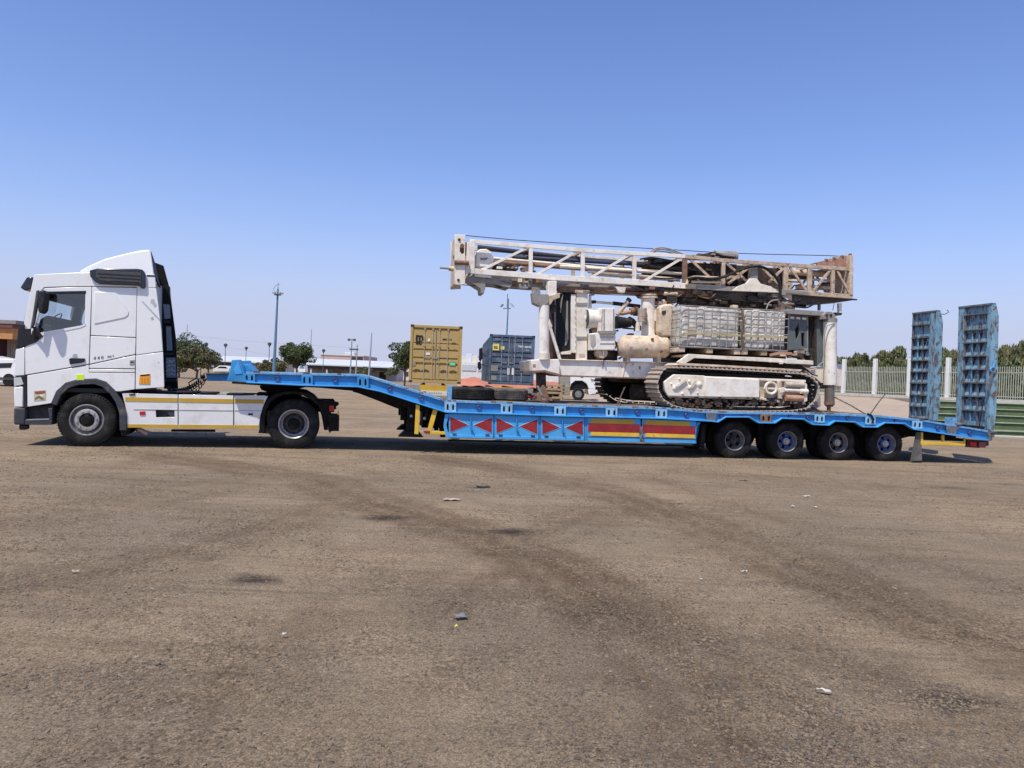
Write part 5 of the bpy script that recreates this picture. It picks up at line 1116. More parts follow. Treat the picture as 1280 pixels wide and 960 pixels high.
rcyl('jack_pin', (1036, 514.5), (1036, 507.6), .62, .045, RUST, 12)
rpr('jack_head', [(1028.5, 399), (1029, 393.4), (1033, 389.4), (1039.5, 389.6), (1044, 393), (1045, 399.6)], .5, .28, RIGG, .01)
for x in (1033.4, 1038.6): c = R3(x, 394, .49); MB().cyl((c[0], .5, c[2]), (c[0], .47, c[2]), .03, n=10).build('head_bolt', RIGD, rig)
MB().tube([R3(1045, 396, .6), R3(1043, 404, .45), R3(1034, 407, .45), R3(1030.5, 418, .47), R3(1030.5, 440, .5), R3(1028, 453, .5), R3(1021, 459, .5), R3(1008, 461, .5)], .014).build('jack_hose', HOSEG, rig)
rpr('outrigger_box', [(1003, 461), (1031, 458.6), (1031, 479.6), (1026, 479), (1020, 473), (1006, 465.6)], .75, .3, CREAM, .012)
rpr('outrigger_box', [(1026, 478), (1031, 477), (1031, 486), (1027, 485)], .8, .3, RIGG, .008)
rpr('rear_bumper_box', [(1045.2, 454.6), (1052.4, 455), (1052.2, 483.4), (1045, 482.6)], 1.4, .35, CREAM, .01)
rpr('sprocket_guard', [(1004, 512), (1022, 498), (1025.5, 492), (1026, 508), (1012, 514)], .3, .35, RIGG, .006)
MB().tube([R3(996, 455, .6), R3(1006, 460, .55), R3(1015, 468, .6), R3(1022, 470, .65)], .016).build('hose_line', HOSE, rig)
MB().tube([R3(1003, 457, .5), R3(1012, 463, .45), R3(1020, 461, .5), R3(1028, 458, .55)], .014).build('hose_line', CREAMR, rig)
for k in range(14):
    rs = random.Random(k+40); x = rs.uniform(986, 1016); y = rs.uniform(437, 450); c = R3(x, y, .55); r_ = rs.uniform(.03, .07)
    MB().box(c[0]-r_, c[0]+r_, .4+rs.random()*.3, .62, c[2]-r_*.7, c[2]+r_*.7).build('scrap_part', (RIGD, CREAMR, RIGG, RUST)[k % 4], rig, bevel=.006)
# ---- the mast: two lattice sides joined by ties
mast = empty('mast', rig)
NEAR, FAR = .92, 1.78
def mline(tab, x): return interp(tab, x)
MT = [(587, 301.6), (740, 313.8), (856, 320.6), (903, 325.5), (983, 331), (1066, 337)]       # top chord centre line
MBm = [(587, 338.8), (700, 347.6), (740, 349.8), (809, 354.2), (856, 357.6), (903, 360.5), (974, 364), (1011, 367), (1064, 371)]
def chord(tab, v, w_, h, m, name='mast_chord'):
    for a, b in zip(tab[:-1], tab[1:]):
        p0 = R3(*a, NEAR); p1 = R3(*b, NEAR); MB().bar((p0[0], v, p0[2]), (p1[0], v, p1[2]), w_, h).build(name, m, mast, bevel=.004)
MASTR = mat('mast_tan_rusty', (.6, .48, .355), .7, var=.15, dirt=.65, dcol=(.24, .155, .1), dscale=6, rust=.35, rcol=(.14, .07, .04), rscale=8, bump=.2)
def mat_x(x): return RIGW if x < 780 else (MASTR if x > 840 else CREAM)
for i, (a, b) in enumerate(zip(MT[:-1], MT[1:])): chord([a, b], NEAR, .07, .085, mat_x(a[0]))
for i, (a, b) in enumerate(zip(MBm[:-1], MBm[1:])): chord([a, b], NEAR, .09, .12 if a[0] < 860 else .1, mat_x(a[0]))
chord(MT, FAR, .07, .085, CREAM); chord(MBm, FAR, .09, .12, CREAM)
posts = [589.5, 663.5, 728.5, 793, 856, 904, 942.5, 982, 1012, 1041, 1063.5]
for x in posts:
    wv = .085 if x not in (856, 982, 1012) else .11; p0 = R3(x, mline(MT, x), NEAR); p1 = R3(x-.3, mline(MBm, x), NEAR)
    m = RUST if x == 856 else mat_x(x)
    for v in (NEAR, FAR): MB().bar((p0[0], v, p0[2]), (p1[0], v, p1[2]), wv, .06, (0, 1, 0)).build('mast_post', m if v == NEAR else CREAMR, mast, bevel=.004)
    for p in (p0, p1): MB().bar((p[0], NEAR, p[2]), (p[0], FAR, p[2]), .06).build('mast_tie', CREAMR, mast)
diags = [((601, 338), (659.5, 309.5)), ((671, 343), (722, 314)), ((736.5, 348), (786, 319)), ((803, 352.5), (853, 322.5)), ((862.5, 324), (898, 357)), ((908, 329), (936, 354)), ((910, 355), (940, 331)),
         ((949, 331.5), (975, 357)), ((961, 353), (980, 334.5)), ((987, 334), (1008, 363)), ((1016, 365), (1038, 337)), ((1046, 338), (1061.5, 366))]
for a, b in diags:
    for v in (NEAR, FAR):
        p0 = R3(*a, NEAR); p1 = R3(*b, NEAR); MB().bar((p0[0], v, p0[2]), (p1[0], v, p1[2]), .055, .04, (0, 1, 0)).build('mast_brace', mat_x(a[0]) if v == NEAR else CREAMR, mast, bevel=.003)
# drill pipes, feed pipes and rails seen inside
def inside(name, pa, pb, v, r, m, n=12): return MB().cyl(R3(*pa, v), R3(*pb, v), r, n=n).build(name, m, mast)
inside('drill_pipe', (597, 309), (741, 325.5), 1.5, .055, PIPED); inside('drill_pipe', (741, 325.5), (880, 336), 1.5, .055, PIPED)
inside('feed_pipe', (617, 323), (742, 334), 1.3, .035, CREAM); inside('feed_pipe', (742, 334), (1000, 352), 1.3, .035, CREAMR)
inside('drill_rod', (612, 327), (790, 341), 1.2, .045, RUST); inside('drill_rod', (640, 321), (858, 333.5), 1.45, .05, mat('dark_blue_steel', (.05, .055, .09), .5))
inside('feed_rail', (700, 333), (858, 342.5), 1.15, .04, CREAM); inside('feed_rail', (735, 339.5), (848, 349), 1.08, .035, CREAMR)
inside('drill_rod', (790, 330.5), (1010, 347), 1.4, .06, RIGD); inside('feed_pipe', (868, 329), (1055, 343), 1.5, .05, CREAMR); inside('feed_pipe', (905, 340.5), (1050, 352), 1.4, .03, RIGW)
inside('drill_rod', (985, 340), (1060, 345), 1.35, .07, CREAMR); inside('feed_pipe', (740, 343), (850, 350.5), 1.3, .03, CREAM)
inside('hose_bundle', (665, 326), (795, 336.5), 1.35, .03, HOSE)
# rotary head near the tip and its boss
def mpr(name, pts, v, th, m, bev=.008): return MB().prism(rp(pts, v), v, v+th).build(name, m, mast, bevel=bev)
mpr('rotary_head', [(594.5, 324), (595.5, 315), (600, 311.4), (608, 311), (613.5, 314.5), (616.8, 322), (616.8, 334), (594.5, 333.6)], 1.05, .5, RIGW, .02)
mpr('head_slot', [(600.5, 322), (610, 322), (608.5, 325), (600.5, 325)], 1.04, .03, RIGG, .003)
mpr('chain_guard', [(617, 326), (648, 330), (648, 337), (617, 336)], 1.2, .3, RIGD, .006)
rs = random.Random(21)
for k in range(34):
    x = rs.uniform(616, 672); y = interp([(616, 332), (672, 337)], x)+rs.uniform(-3.5, 3); v = rs.uniform(1.0, 1.3); c = R3(x, y, v); r_ = rs.uniform(.015, .045)
    MB().box(c[0]-r_*1.5, c[0]+r_*1.5, v, v+.08, c[2]-r_*.6, c[2]+r_*.6).build('feed_part', (CREAMR, RUST, RIGG, RIGW)[k % 4], mast, bevel=.004)
# end plate with sheave
MB().prism(rp([(568.5, 293), (581.4, 293.4), (581.6, 355), (576.5, 356), (568.5, 355.6)], .85), .85, .9, [rp([(575.5, 306), (578, 304.6), (580.5, 306), (580.5, 316), (577.5, 318), (574.6, 314)], .85)]).build('mast_end_plate', CREAM, mast, bevel=.006)
MB().prism(rp([(568.5, 293), (581.4, 293.4), (581.6, 355), (568.5, 355.6)], .85), 1.8, 1.85).build('mast_end_plate', CREAM, mast, bevel=.006)
MB().box(LF.u(568.8, 320, .85), LF.u(571.5, 320, .85), .9, 1.8, LF.t(570, 355, .85)[1], LF.t(570, 294, .85)[1]).build('mast_nose', CREAMR, mast, bevel=.006)
c = R3(581, 310.5, 1.0); MB().lathe((c[0], 1.0, c[2]), (0, 1, 0), [(0, .0), (0, .13), (.03, .15), (.05, .12), (.07, .15), (.1, .13), (.1, 0)], 24).build('sheave', RUST, mast)
mpr('end_channel', [(582, 340), (584, 303), (587.4, 303), (587.4, 339), (583, 346)], .88, .1, CREAM)
mpr('end_post', [(588, 299.8), (593.6, 300), (593.6, 342), (587, 341.6)], .87, .12, RIGW)
for x, y in ((574, 299.5), (573, 350)): c = R3(x, y, .84); MB().cyl((c[0], .85, c[2]), (c[0], .83, c[2]), .03, n=12).build('plate_hole', RIGD, mast)
inside('tip_pin', (550, 334.6), (562, 335.6), 1.1, .025, RIGG, 10); inside('tip_pin', (561, 335.4), (570, 336.6), 1.1, .055, CREAMR, 12); inside('tip_shaft', (568, 328), (586, 328.6), .84, .05, RUST, 12)
c = R3(566, 319.5, 1.1); MB().lathe((c[0]+.1, 1.1, c[2]), (-1, 0, 0), [(0, .07), (.08, .07), (.1, .05), (.1, 0)], 14).build('tip_knob', RIGG, mast)
# cantilever brackets below the mast
mpr('tip_bracket', [(581, 349), (592, 342.6), (607.5, 347), (606.5, 361), (604.6, 367.4), (601, 366.6), (600.5, 360.6), (590, 354)], .95, .5, RIGG)
mpr('tip_bracket', [(592, 341.8), (614, 344.4), (614, 347.6), (594, 345.6)], .9, .3, RIGW, .004)
mpr('feed_guard', [(606, 348.4), (640, 350.6), (640, 357), (637, 360), (622, 356), (606, 353.4)], .95, .6, RIGG)
for k in range(30):
    x = rs.uniform(638, 700); y = interp([(638, 353), (700, 357)], x)+rs.uniform(-5, 5); v = rs.uniform(.92, 1.3); c = R3(x, y, v); r_ = rs.uniform(.025, .075)
    MB().box(c[0]-r_*1.4, c[0]+r_*1.4, v, v+.12, c[2]-r_*.6, c[2]+r_*.7).build('slide_part', (CREAM, RIGD, CREAMR, RUST, RIGG)[k % 5], mast, bevel=.006)
mpr('slide_beam', [(640, 351), (760, 357), (860, 362), (860, 368), (760, 363), (660, 358.6), (640, 357)], 1.1, .5, RIGG)
mpr('slide_beam', [(700, 357.4), (790, 360), (860, 363.6), (859, 370), (770, 366), (700, 365)], .98, .3, RUST)
mpr('slide_lug', [(768.5, 357.8), (783, 358.6), (781, 366), (774, 365.6)], .9, .2, CREAM)
MB().tube([R3(576, 356, 1), R3(640, 360.8, 1), R3(668, 363, 1)], .008, 5).build('wire', HOSE, mast)
# dark machinery slung under the rear half
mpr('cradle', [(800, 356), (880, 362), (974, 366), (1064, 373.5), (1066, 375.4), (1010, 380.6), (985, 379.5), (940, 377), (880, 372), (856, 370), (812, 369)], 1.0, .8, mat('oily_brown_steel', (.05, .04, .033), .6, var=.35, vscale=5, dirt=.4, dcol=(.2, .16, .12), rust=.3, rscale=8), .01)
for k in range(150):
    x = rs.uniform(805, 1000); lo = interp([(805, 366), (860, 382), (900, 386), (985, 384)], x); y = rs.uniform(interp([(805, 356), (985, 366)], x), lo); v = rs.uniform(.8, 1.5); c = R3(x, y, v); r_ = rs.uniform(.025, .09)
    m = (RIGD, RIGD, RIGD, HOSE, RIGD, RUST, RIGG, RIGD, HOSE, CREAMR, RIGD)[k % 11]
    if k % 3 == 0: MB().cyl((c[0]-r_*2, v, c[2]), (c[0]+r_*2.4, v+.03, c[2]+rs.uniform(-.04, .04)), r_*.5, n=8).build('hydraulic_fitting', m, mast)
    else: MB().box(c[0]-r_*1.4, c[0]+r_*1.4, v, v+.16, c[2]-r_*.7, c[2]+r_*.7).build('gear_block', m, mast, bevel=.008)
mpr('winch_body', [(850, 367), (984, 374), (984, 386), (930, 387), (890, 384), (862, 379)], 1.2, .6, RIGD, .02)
mpr('winch_wedge', [(848, 377), (862, 372), (885, 376), (884, 380), (866, 379.6)], 1.1, .2, RIGD, .006)
mpr('saddle', [(915, 363.4), (922, 358), (933, 354), (937, 348), (946, 348), (951, 354.5), (964, 358), (974.5, 365.8)], .84, .1, CREAM, .008)
mpr('saddle_post', [(938, 334), (947, 334), (947.5, 352), (937.5, 352)], .85, .1, RIGG, .006)
mpr('rail_plate', [(870, 356.6), (930, 359), (986, 362), (1011, 364.6), (1011, 369), (985, 366), (915, 364), (872, 361.4)], .86, .05, RIGG, .004)
mpr('rail_plate', [(971, 366), (990, 367.4), (990, 384.4), (974, 383)], .95, .3, CREAMR, .008)
c = R3(982.3, 376, .9); MB().lathe((c[0], .94, c[2]), (0, -1, 0), [(0, .09), (.03, .08), (.03, .03), (.0, .02)], 16).build('pivot', CREAM, mast)
mpr('rod_bracket', [(979, 372), (994, 378.4), (994, 386.6), (978, 386)], 1.0, .5, RIGG, .006)
for k in range(26):   # junk inside the lattice
    x = rs.uniform(857, 985); y = interp([(857, 340), (985, 348)], x)+rs.uniform(-10, 10); v = rs.uniform(1.1, 1.6); c = R3(x, y, v); r_ = rs.uniform(.04, .12)
    MB().box(c[0]-r_*1.6, c[0]+r_*1.6, v, v+.15, c[2]-r_*.5, c[2]+r_*.5).build('feed_part', (RIGD, RIGD, RUST, CREAMR)[k % 4], mast, bevel=.006)
for k in range(12):
    x = rs.uniform(990, 1060); y = interp([(990, 354), (1060, 358)], x)+rs.uniform(-4, 7); v = rs.uniform(1.1, 1.6); c = R3(x, y, v); r_ = rs.uniform(.03, .09)
    MB().box(c[0]-r_*1.6, c[0]+r_*1.6, v, v+.15, c[2]-r_*.5, c[2]+r_*.5).build('feed_part', (CREAMR, RUST, RIGD)[k % 3], mast, bevel=.006)
def arc(name, pts, v, r, m): return MB().tube([R3(x, y, v) for x, y in pts], r, 7).build(name, m, mast)
arc('mast_hose', smooth([(860, 349), (870, 347), (888, 348.5), (905, 346), (925, 337.5), (942, 333), (955, 334.5), (966, 342), (973.5, 353), (975.5, 364), (973.5, 373)]), .8, .033, HOSE)
arc('mast_hose', smooth([(958, 386), (961, 379), (966, 375.5), (972, 375)]), .85, .016, HOSEG)
for k, (y0, xr) in enumerate(((309.5, 856), (311.5, 852), (314, 848))): arc('top_hose', smooth([(810+k*2, 319), (816+k*2, 312+k), (826, y0), (836, y0+1.4), (846, y0+5), (xr+6, 321)]), 1.2+.07*k, .016, HOSEG)
for k in range(4): arc('top_hose', smooth([(800+k*5, 324+k), (815, 322+k*2), (835, 325+k*2), (856, 328+k)]), 1.25+.05*k, .02, HOSE)
for k in range(5): arc('feed_hose', smooth([(806+k*8, 330+k*2), (830, 337-k), (850+k*3, 335+k*3), (880, 341+k*2)]), 1.1+.06*k, .022, HOSE)
arc('hard_pipe', [(858, 356), (861, 348), (868, 346.4), (900, 347.6)], .86, .035, CREAMR); arc('hard_pipe', [(864, 352), (880, 352.4), (903, 352.6)], .86, .03, CREAMR)
arc('mast_cable', [(582, 294.4), (640, 299.6), (740, 306.6), (856, 313), (900, 316)], 1.3, .009, HOSE); arc('mast_cable', [(900, 316), (960, 317.8), (1036, 319.5), (1062, 321)], 1.3, .009, HOSE)
mpr('lattice_dark_filler', [(862, 328), (903, 330), (983, 336), (983, 360), (900, 356), (862, 353)], 1.25, .4, RIGD, .02)  # dark boxes added to darken the inside of the lattice
mpr('lattice_dark_filler', [(806, 326), (855, 330), (855, 346), (806, 343)], 1.45, .25, RIGD, .02)  # second dark box, added for the same darkening
for k in range(46):
    x = rs.uniform(806, 1000); y0 = interp([(806, 356), (1000, 370)], x)+rs.uniform(-14, 12); L = rs.uniform(10, 42); dy = rs.uniform(2, 10)
    arc('slung_hose', smooth([(x, y0), (x+L*.3, y0+dy*.8), (x+L*.7, y0+dy), (x+L, y0+rs.uniform(-3, 4))], 3), rs.uniform(.86, 1.3), rs.uniform(.012, .024), (HOSE, HOSE, HOSE, RUST, HOSEG)[k % 5])
for k in range(14):
    x = rs.uniform(612, 800); y0 = interp([(612, 352), (800, 361)], x)+rs.uniform(-3, 3); L = rs.uniform(14, 50)
    arc('slung_hose', smooth([(x, y0), (x+L*.5, y0+rs.uniform(1, 5)), (x+L, y0+rs.uniform(0, 3))], 3), rs.uniform(.9, 1.3), .014, (HOSE, RUST, HOSEG)[k % 3])
# winch drum and clutter on top
inside('winch_drum', (893, 320), (920, 321), 1.35, .13, RIGG, 20)
mpr('winch_frame', [(866, 321), (880, 317), (893, 314.6), (897, 316), (916, 317), (920, 320), (919, 326), (868, 325)], 1.15, .06, RIGD)
mpr('winch_frame', [(893, 315), (918, 317.5), (919.5, 321), (905, 319.5)], 1.08, .1, RIGG)
for k in range(22):
    x = rs.uniform(862, 905); y = rs.uniform(317, 324) if x > 875 else rs.uniform(320, 325); v = rs.uniform(1.0, 1.6); c = R3(x, y, v); r_ = rs.uniform(.02, .06)
    MB().box(c[0]-r_*1.6, c[0]+r_*1.6, v, v+.12, c[2]-r_*.5, c[2]+r_*.5).build('winch_part', (CREAMR, RUST, RIGD, RIGG)[k % 4], mast, bevel=.005)
mpr('crown_box', [(1021.5, 328.6), (1063, 319), (1064, 335.6), (1021.5, 333.6)], 1.0, .06, BRICK); mpr('crown_box', [(1021.5, 328.6), (1063, 319), (1064, 335.6), (1021.5, 333.6)], 1.65, .06, BRICK)
mpr('crown_shelf', [(1021, 327.8), (1063, 318.4), (1063, 319.6), (1021, 329)], 1.0, .7, BRICK, .003)
mpr('crown_plate', [(1062.5, 319), (1066.6, 319.6), (1066.6, 369), (1062.5, 368.4)], .86, .95, CREAMR)
for k in range(7): c = R3(1034+k*5, 326.5-k*1.1, .98); MB().box(c[0]-.03, c[0]+.03, 1.0, 1.05, c[2]-.02, c[2]+.06).build('crown_part', (RUST, CREAMR)[k % 2], mast)
inside('crown_hook', (1062, 374), (1071, 374.6), 1.1, .02, RIGD, 8); arc('crown_wire', [(1043, 377), (1041, 388)], 1.1, .008, RIGG)
mpr('crown_post', [(1023.5, 379), (1026, 379), (1026, 388), (1023.5, 388)], 1.2, .06, RIGG, .003)
mpr('crown_post', [(1048.5, 379), (1052.4, 379), (1052, 392), (1049, 392)], 1.0, .08, RIGW, .004); mpr('crown_lug', [(1044, 390.4), (1052.8, 391), (1052, 394), (1046, 394.6)], .9, .2, RIGD, .004)
# ---- two caged water tanks on pallets, set side by side on the platform
def ibc(pts, va, dv, label, nx, crush, m):
    t = thing('caged_water_tank', label, 'water tank', (LF.o[0], LF.o[1], 0), LF.yaw, 'caged plastic water tanks on the rig')
    (u0, z1) = LF.t(*pts[0], va); (u1, z0) = LF.t(*pts[1], va); vb = va+dv
    n = 16; b = MB()
    # bottle: ribbed walls, a little slumped
    def sec(z, k):
        ins = .035+(.015 if k % 2 else 0); a0, a1, b0, b1 = u0+ins, u1-ins, va+ins, vb-ins; c = .1; out = []
        for cx, cy, q0 in ((a1-c, b1-c, 0), (a0+c, b1-c, 90), (a0+c, b0+c, 180), (a1-c, b0+c, 270)):
            for j in range(4): q = R(q0+j*30); out.append((cx+c*math.cos(q), cy+c*math.sin(q), z))
        return out
    rows = []; nz = 13
    for k in range(nz): rows.append(sec(z0+.04+(z1-z0-.06)*k/(nz-1), 0 if k % 3 else 1))
    vs = [p for r_ in rows for p in r_]; N = 16; fs = [(k*N+i, k*N+(i+1) % N, (k+1)*N+(i+1) % N, (k+1)*N+i) for k in range(nz-1) for i in range(N)]
    fs += [tuple(range(N)), tuple(range(len(vs)-1, len(vs)-N-1, -1))]
    b.add(vs, fs); b.build('bottle', m, t)
    for k in range(nx):   # vertical pillows pressed out between the bars
        a = u0+.06+(u1-u0-.12)*k/nx; c_ = u0+.06+(u1-u0-.12)*(k+1)/nx
        for (f0, f1) in (((.03, .19), (.205, .39), (.405, .59), (.605, .79), (.805, .96)) if not crush else ((.03, .38), (.40, .78), (.80, .95))):
            e = MB(); za, zb = z0+(z1-z0)*f0, z0+(z1-z0)*f1; e.box(a+.01, c_-.01, va+.014+crush*random.uniform(0, .05)+random.uniform(0, .008), va+.1, za, zb); e.build('bottle_pillow', m, t, bevel=.028)
    cg = MB(); rr = .007
    for k in range(nx+1):
        u = u0+(u1-u0)*k/nx
        for v in (va, vb): cg.cyl((u+(random.uniform(-.015, .015) if crush else 0), v, z0), (u, v, z1), rr, n=6)
    for k in range(6):
        z = z0+(z1-z0)*k/5
        for v in (va, vb): cg.cyl((u0, v, z), (u1, v, z+(random.uniform(-.01, .01) if crush else 0)), rr*1.3, n=6)
        for u in (u0, u1): cg.cyl((u, va, z), (u, vb, z), rr*1.3, n=6)
    for k in range(5):
        v = va+dv*k/4
        for u in (u0, u1): cg.cyl((u, v, z0), (u, v, z1), rr, n=6)
    cg.build('cage', CAGE, t)
    zp = LF.t(pts[1][0], pts[1][1]+6, va)[1]
    for k in range(3):
        a = u0+(u1-u0-.16)*k/2; MB().box(a, a+.15, va+.02, vb-.02, z0-.13, z0-.025).build('pallet_block', (CREAMR, WOOD)[k % 2], t, bevel=.01)
    MB().box(u0, u1, va, vb, z0-.022, z0-.002).build('pallet_top', CAGE, t)
    c = ((u0+u1)/2, (va+vb)/2, z1); MB().lathe((c[0], c[1], z1-.03), (0, 0, 1), [(0, .1), (.06, .1), (.07, .08), (.07, 0)], 18).build('lid', m, t)
    e = MB(); e.box((u0+u1)/2+.1, u1-.08, va-.004, va+.02, z0+.02, z0+.1) if not crush else e.box(u0+.2, u0+.35, va-.002, va+.03, z0+.3, z0+.42)
    e.build('tank_label' if not crush else 'strap_clip', RIGD if not crush else STRAP, t)
    return t
ibc([(851, 381.5), (927, 436)], .22, 1.0, 'slumped white plastic water tank in a bent cage, nearer the filter drums', 8, 1.0, PLAST)
ibc([(930, 385.5), (984.5, 438.5)], .22, .95, 'squarer white plastic water tank in a cage, beside the grey green cabinet', 6, 0.0, PLAST)
sp = [R3(850, 419.5, .2), R3(862, 417, .19), R3(880, 416, .19), R3(927, 419.5, .19), R3(957, 421, .19), R3(984, 421.6, .19)]
def ribbon(name, pts, w_, m, label, cat):
    mb = MB()
    for a, b in zip(pts[:-1], pts[1:]): mb.bar(a, b, .012, w_, (0, 0, 1))
    o = mb.build(name, m); o.matrix_world = Matrix.Translation((LF.o[0], LF.o[1], 0)) @ Matrix.Rotation(LF.yaw, 4, 'Z'); return tag(o, label, cat)
ribbon('ratchet_strap', sp, .045, STRAP, 'faded yellow strap pulled across the front of both caged tanks', 'strap')
ribbon('ratchet_strap', [R3(927, 384, .19), R3(928.5, 400, .17), R3(926.5, 420, .17), R3(928.5, 437, .17)], .05, mat('brown_strap', (.17, .1, .06), .85), 'brown upright strap hanging between the two caged tanks', 'strap')
ribbon('tarp_rag', [R3(962, 444, .15), R3(975, 441, .14), R3(990, 442, .14)], .06, COPPER, 'crumpled brown cloth on the platform by the right tank', 'cloth')
# ------------------------------------------------------------------ the background
def hz(px): return 472.6+ROLL*(px-640)
def site(px, d):
    r = ray(px, hz(px)); return (r[0]/r[1]*d, d)
def zat(px, py, d): r = ray(px, py); return HC+r[2]/r[1]*d
def frame(px, d, yaw=0.0): return Frame(site(px, d), yaw)
def th(name, label, cat, fr, group=None): return thing(name, label, cat, (fr.o[0], fr.o[1], 0), fr.yaw, group)
PINK = mat('pink_plaster', (.52, .38, .32), .85, var=.08, vscale=.3, dirt=.2, dcol=(.4, .3, .25), dscale=.5)
ROOFW = mat('white_sheet_roof', (.55, .57, .6), .5, var=.05, vscale=.2, dirt=.15, dcol=(.5, .48, .45), dscale=.3)
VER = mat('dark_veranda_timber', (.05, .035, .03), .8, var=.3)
COLW = mat('pale_plaster', (.6, .54, .48), .8, var=.08, vscale=.5)
# ---- yellow container on its chassis, doors towards us
def container(label, fr, corners, body, colname, yaw, side, ribs, logo):
    """corners: door end (px left, px right, py top, py bottom)"""
    t = th('shipping_container', label, 'container', fr)
    xl, xr, yt, yb = corners; (u0, z1) = fr.t(xl, yt, 0); (u1, z0) = fr.t(xr, yb, 0); L = 12.0
    dk = mat(body.name+'_recess', tuple(c*.55 for c in colname), .7)
    MB().box(u0+.06, u1-.06, .12, L-.05, z0+.1, z1-.06).build('side_walls', body, t)
    rib = None
    for ua in (u0, u1-.05):
        for k in range(40):
            if rib is None: rib = MB().box(0, .05, 0, .15, z0+.12, z1-.12).build('side_rib', body, t); rib.location = (ua, .3, 0)
            else: inst(rib, t, (ua, .3+k*.29, 0))
    for a in (u0, u1-.12): MB().box(a, a+.12, 0, .2, z0, z1).build('corner_post', body, t, bevel=.01)
    MB().box(u0+.12, u1-.12, 0.01, .18, z1-.13, z1).build('door_header', body, t, bevel=.01); MB().box(u0+.12, u1-.12, 0.01, .18, z0, z0+.14).build('door_sill', body, t, bevel=.01)
    for a in (u0-.01, u1-.16):
        for z in (z0-.01, z1-.11): MB().box(a, a+.17, -.012, .17, z, z+.12).build('corner_casting', RIMD, t, bevel=.01)
    mid = (u0+u1)/2
    for s in (0, 1):
        a, b = (u0+.13, mid-.01) if s == 0 else (mid+.01, u1-.13)
        d = empty('door', t); h0, h1 = z0+.15, z1-.14
        MB().box(a, b, .13, .16, h0, h1).build('door_skin', body, d)
        for q in (a, b-.05): MB().box(q, q+.05, .045, .13, h0, h1).build('door_stile', body, d)
        n = ribs; H_ = h1-h0
        for f0, f1 in n: MB().ext([(a+.05, .045, h0+H_*f0), (a+.05, .045, h0+H_*f1), (a+.05, .13, h0+H_*f1+.03), (a+.05, .13, h0+H_*f0-.005)], (b-a-.1, 0, 0)).build('door_panel', body, d)
        for f in ((.5, .86) if s == 0 else (.13, .5)):
            x = a+(b-a)*f; MB().cyl((x, .03, h0-.06), (x, .03, h1+.06), .022, n=8).build('lock_rod', CAGE if s >= 0 else body, d)
            for g in (.02, .34, .66, .98): MB().box(x-.05, x+.05, .0, .05, h0+H_*g-.03, h0+H_*g+.03).build('rod_keeper', body, d)
            MB().box(x, x+.32 if s == 0 else x+.02, .0, .02, h0+H_*.42, h0+H_*.42+.035).build('lock_handle', CAGE, d)
        for g in (.06, .3, .5, .72, .94):
            q = a-.04 if s == 0 else b; MB().box(q, q+.05, .02, .1, h0+H_*g, h0+H_*g+.09).build('hinge', body, d)
    MB().box(mid-.012, mid+.012, .03, .1, z0+.15, z1-.14).build('door_gasket', RIMD, t)
    logo(t, u0, u1, z0, z1); return t
def ctext(t, txt, x, z, size, m, v=.035, bold=0.0, name='lettering'): return text_part(txt, size, lambda a, b: (x+a, v, z+b), m, t, name, bold=bold)
CY = (.42, .29, .1); YEL = mat('container_ochre_paint', CY, .6, var=.1, vscale=1, dirt=.3, dcol=(.3, .2, .08), dscale=2, rust=.12, rscale=3)
CB = (.055, .088, .14); BLU = mat('container_blue_paint', CB, .6, var=.15, vscale=1, dirt=.45, dcol=(.2, .26, .33), dscale=2.5, rust=.2, rscale=3)
def logo1(t, u0, u1, z0, z1):
    w_ = u1-u0; h = z1-z0
    ctext(t, 'm', u0+w_*.1, z0+h*.735, .5, HOSE, v=.025, bold=.02); ctext(t, 'SC', u0+w_*.11, z0+h*.665, .24, HOSE, v=.025, bold=.015)
    ctext(t, 'MSCU 4', u0+w_*.62, z0+h*.75, .13, HOSE, bold=.005); ctext(t, '22G1', u0+w_*.8, z0+h*.69, .1, HOSE, bold=.005)
    for nm, a, b, c, d, m in (('green_sticker', .77, .89, .31, .38, mat('green_label', (.04, .42, .16), .5)), ('pale_sticker', .34, .38, .72, .77, PAPER), ('pale_sticker', .31, .39, .485, .525, PAPER), ('grey_label', .06, .12, .29, .36, RIGG), ('label_line', .785, .875, .335, .35, PAPER)):
        MB().box(u0+w_*a, u0+w_*b, .02 if 'line' not in nm else .012, .03, z0+h*c, z0+h*d).build(nm, m, t)
    for a in (.06, .22, .58, .76):   # rust smears under the lowest panels
        e = MB().ext([(u0+w_*(a+f), .03, z0+h*z) for f, z in ((0, .2), (.04, .225), (.09, .235), (.14, .22), (.17, .2), (.14, .185), (.1, .195), (.05, .18))], (0, .012, 0)); e.build('rust_patch', mat('door_rust', (.09, .05, .02), .9, var=.3), t)
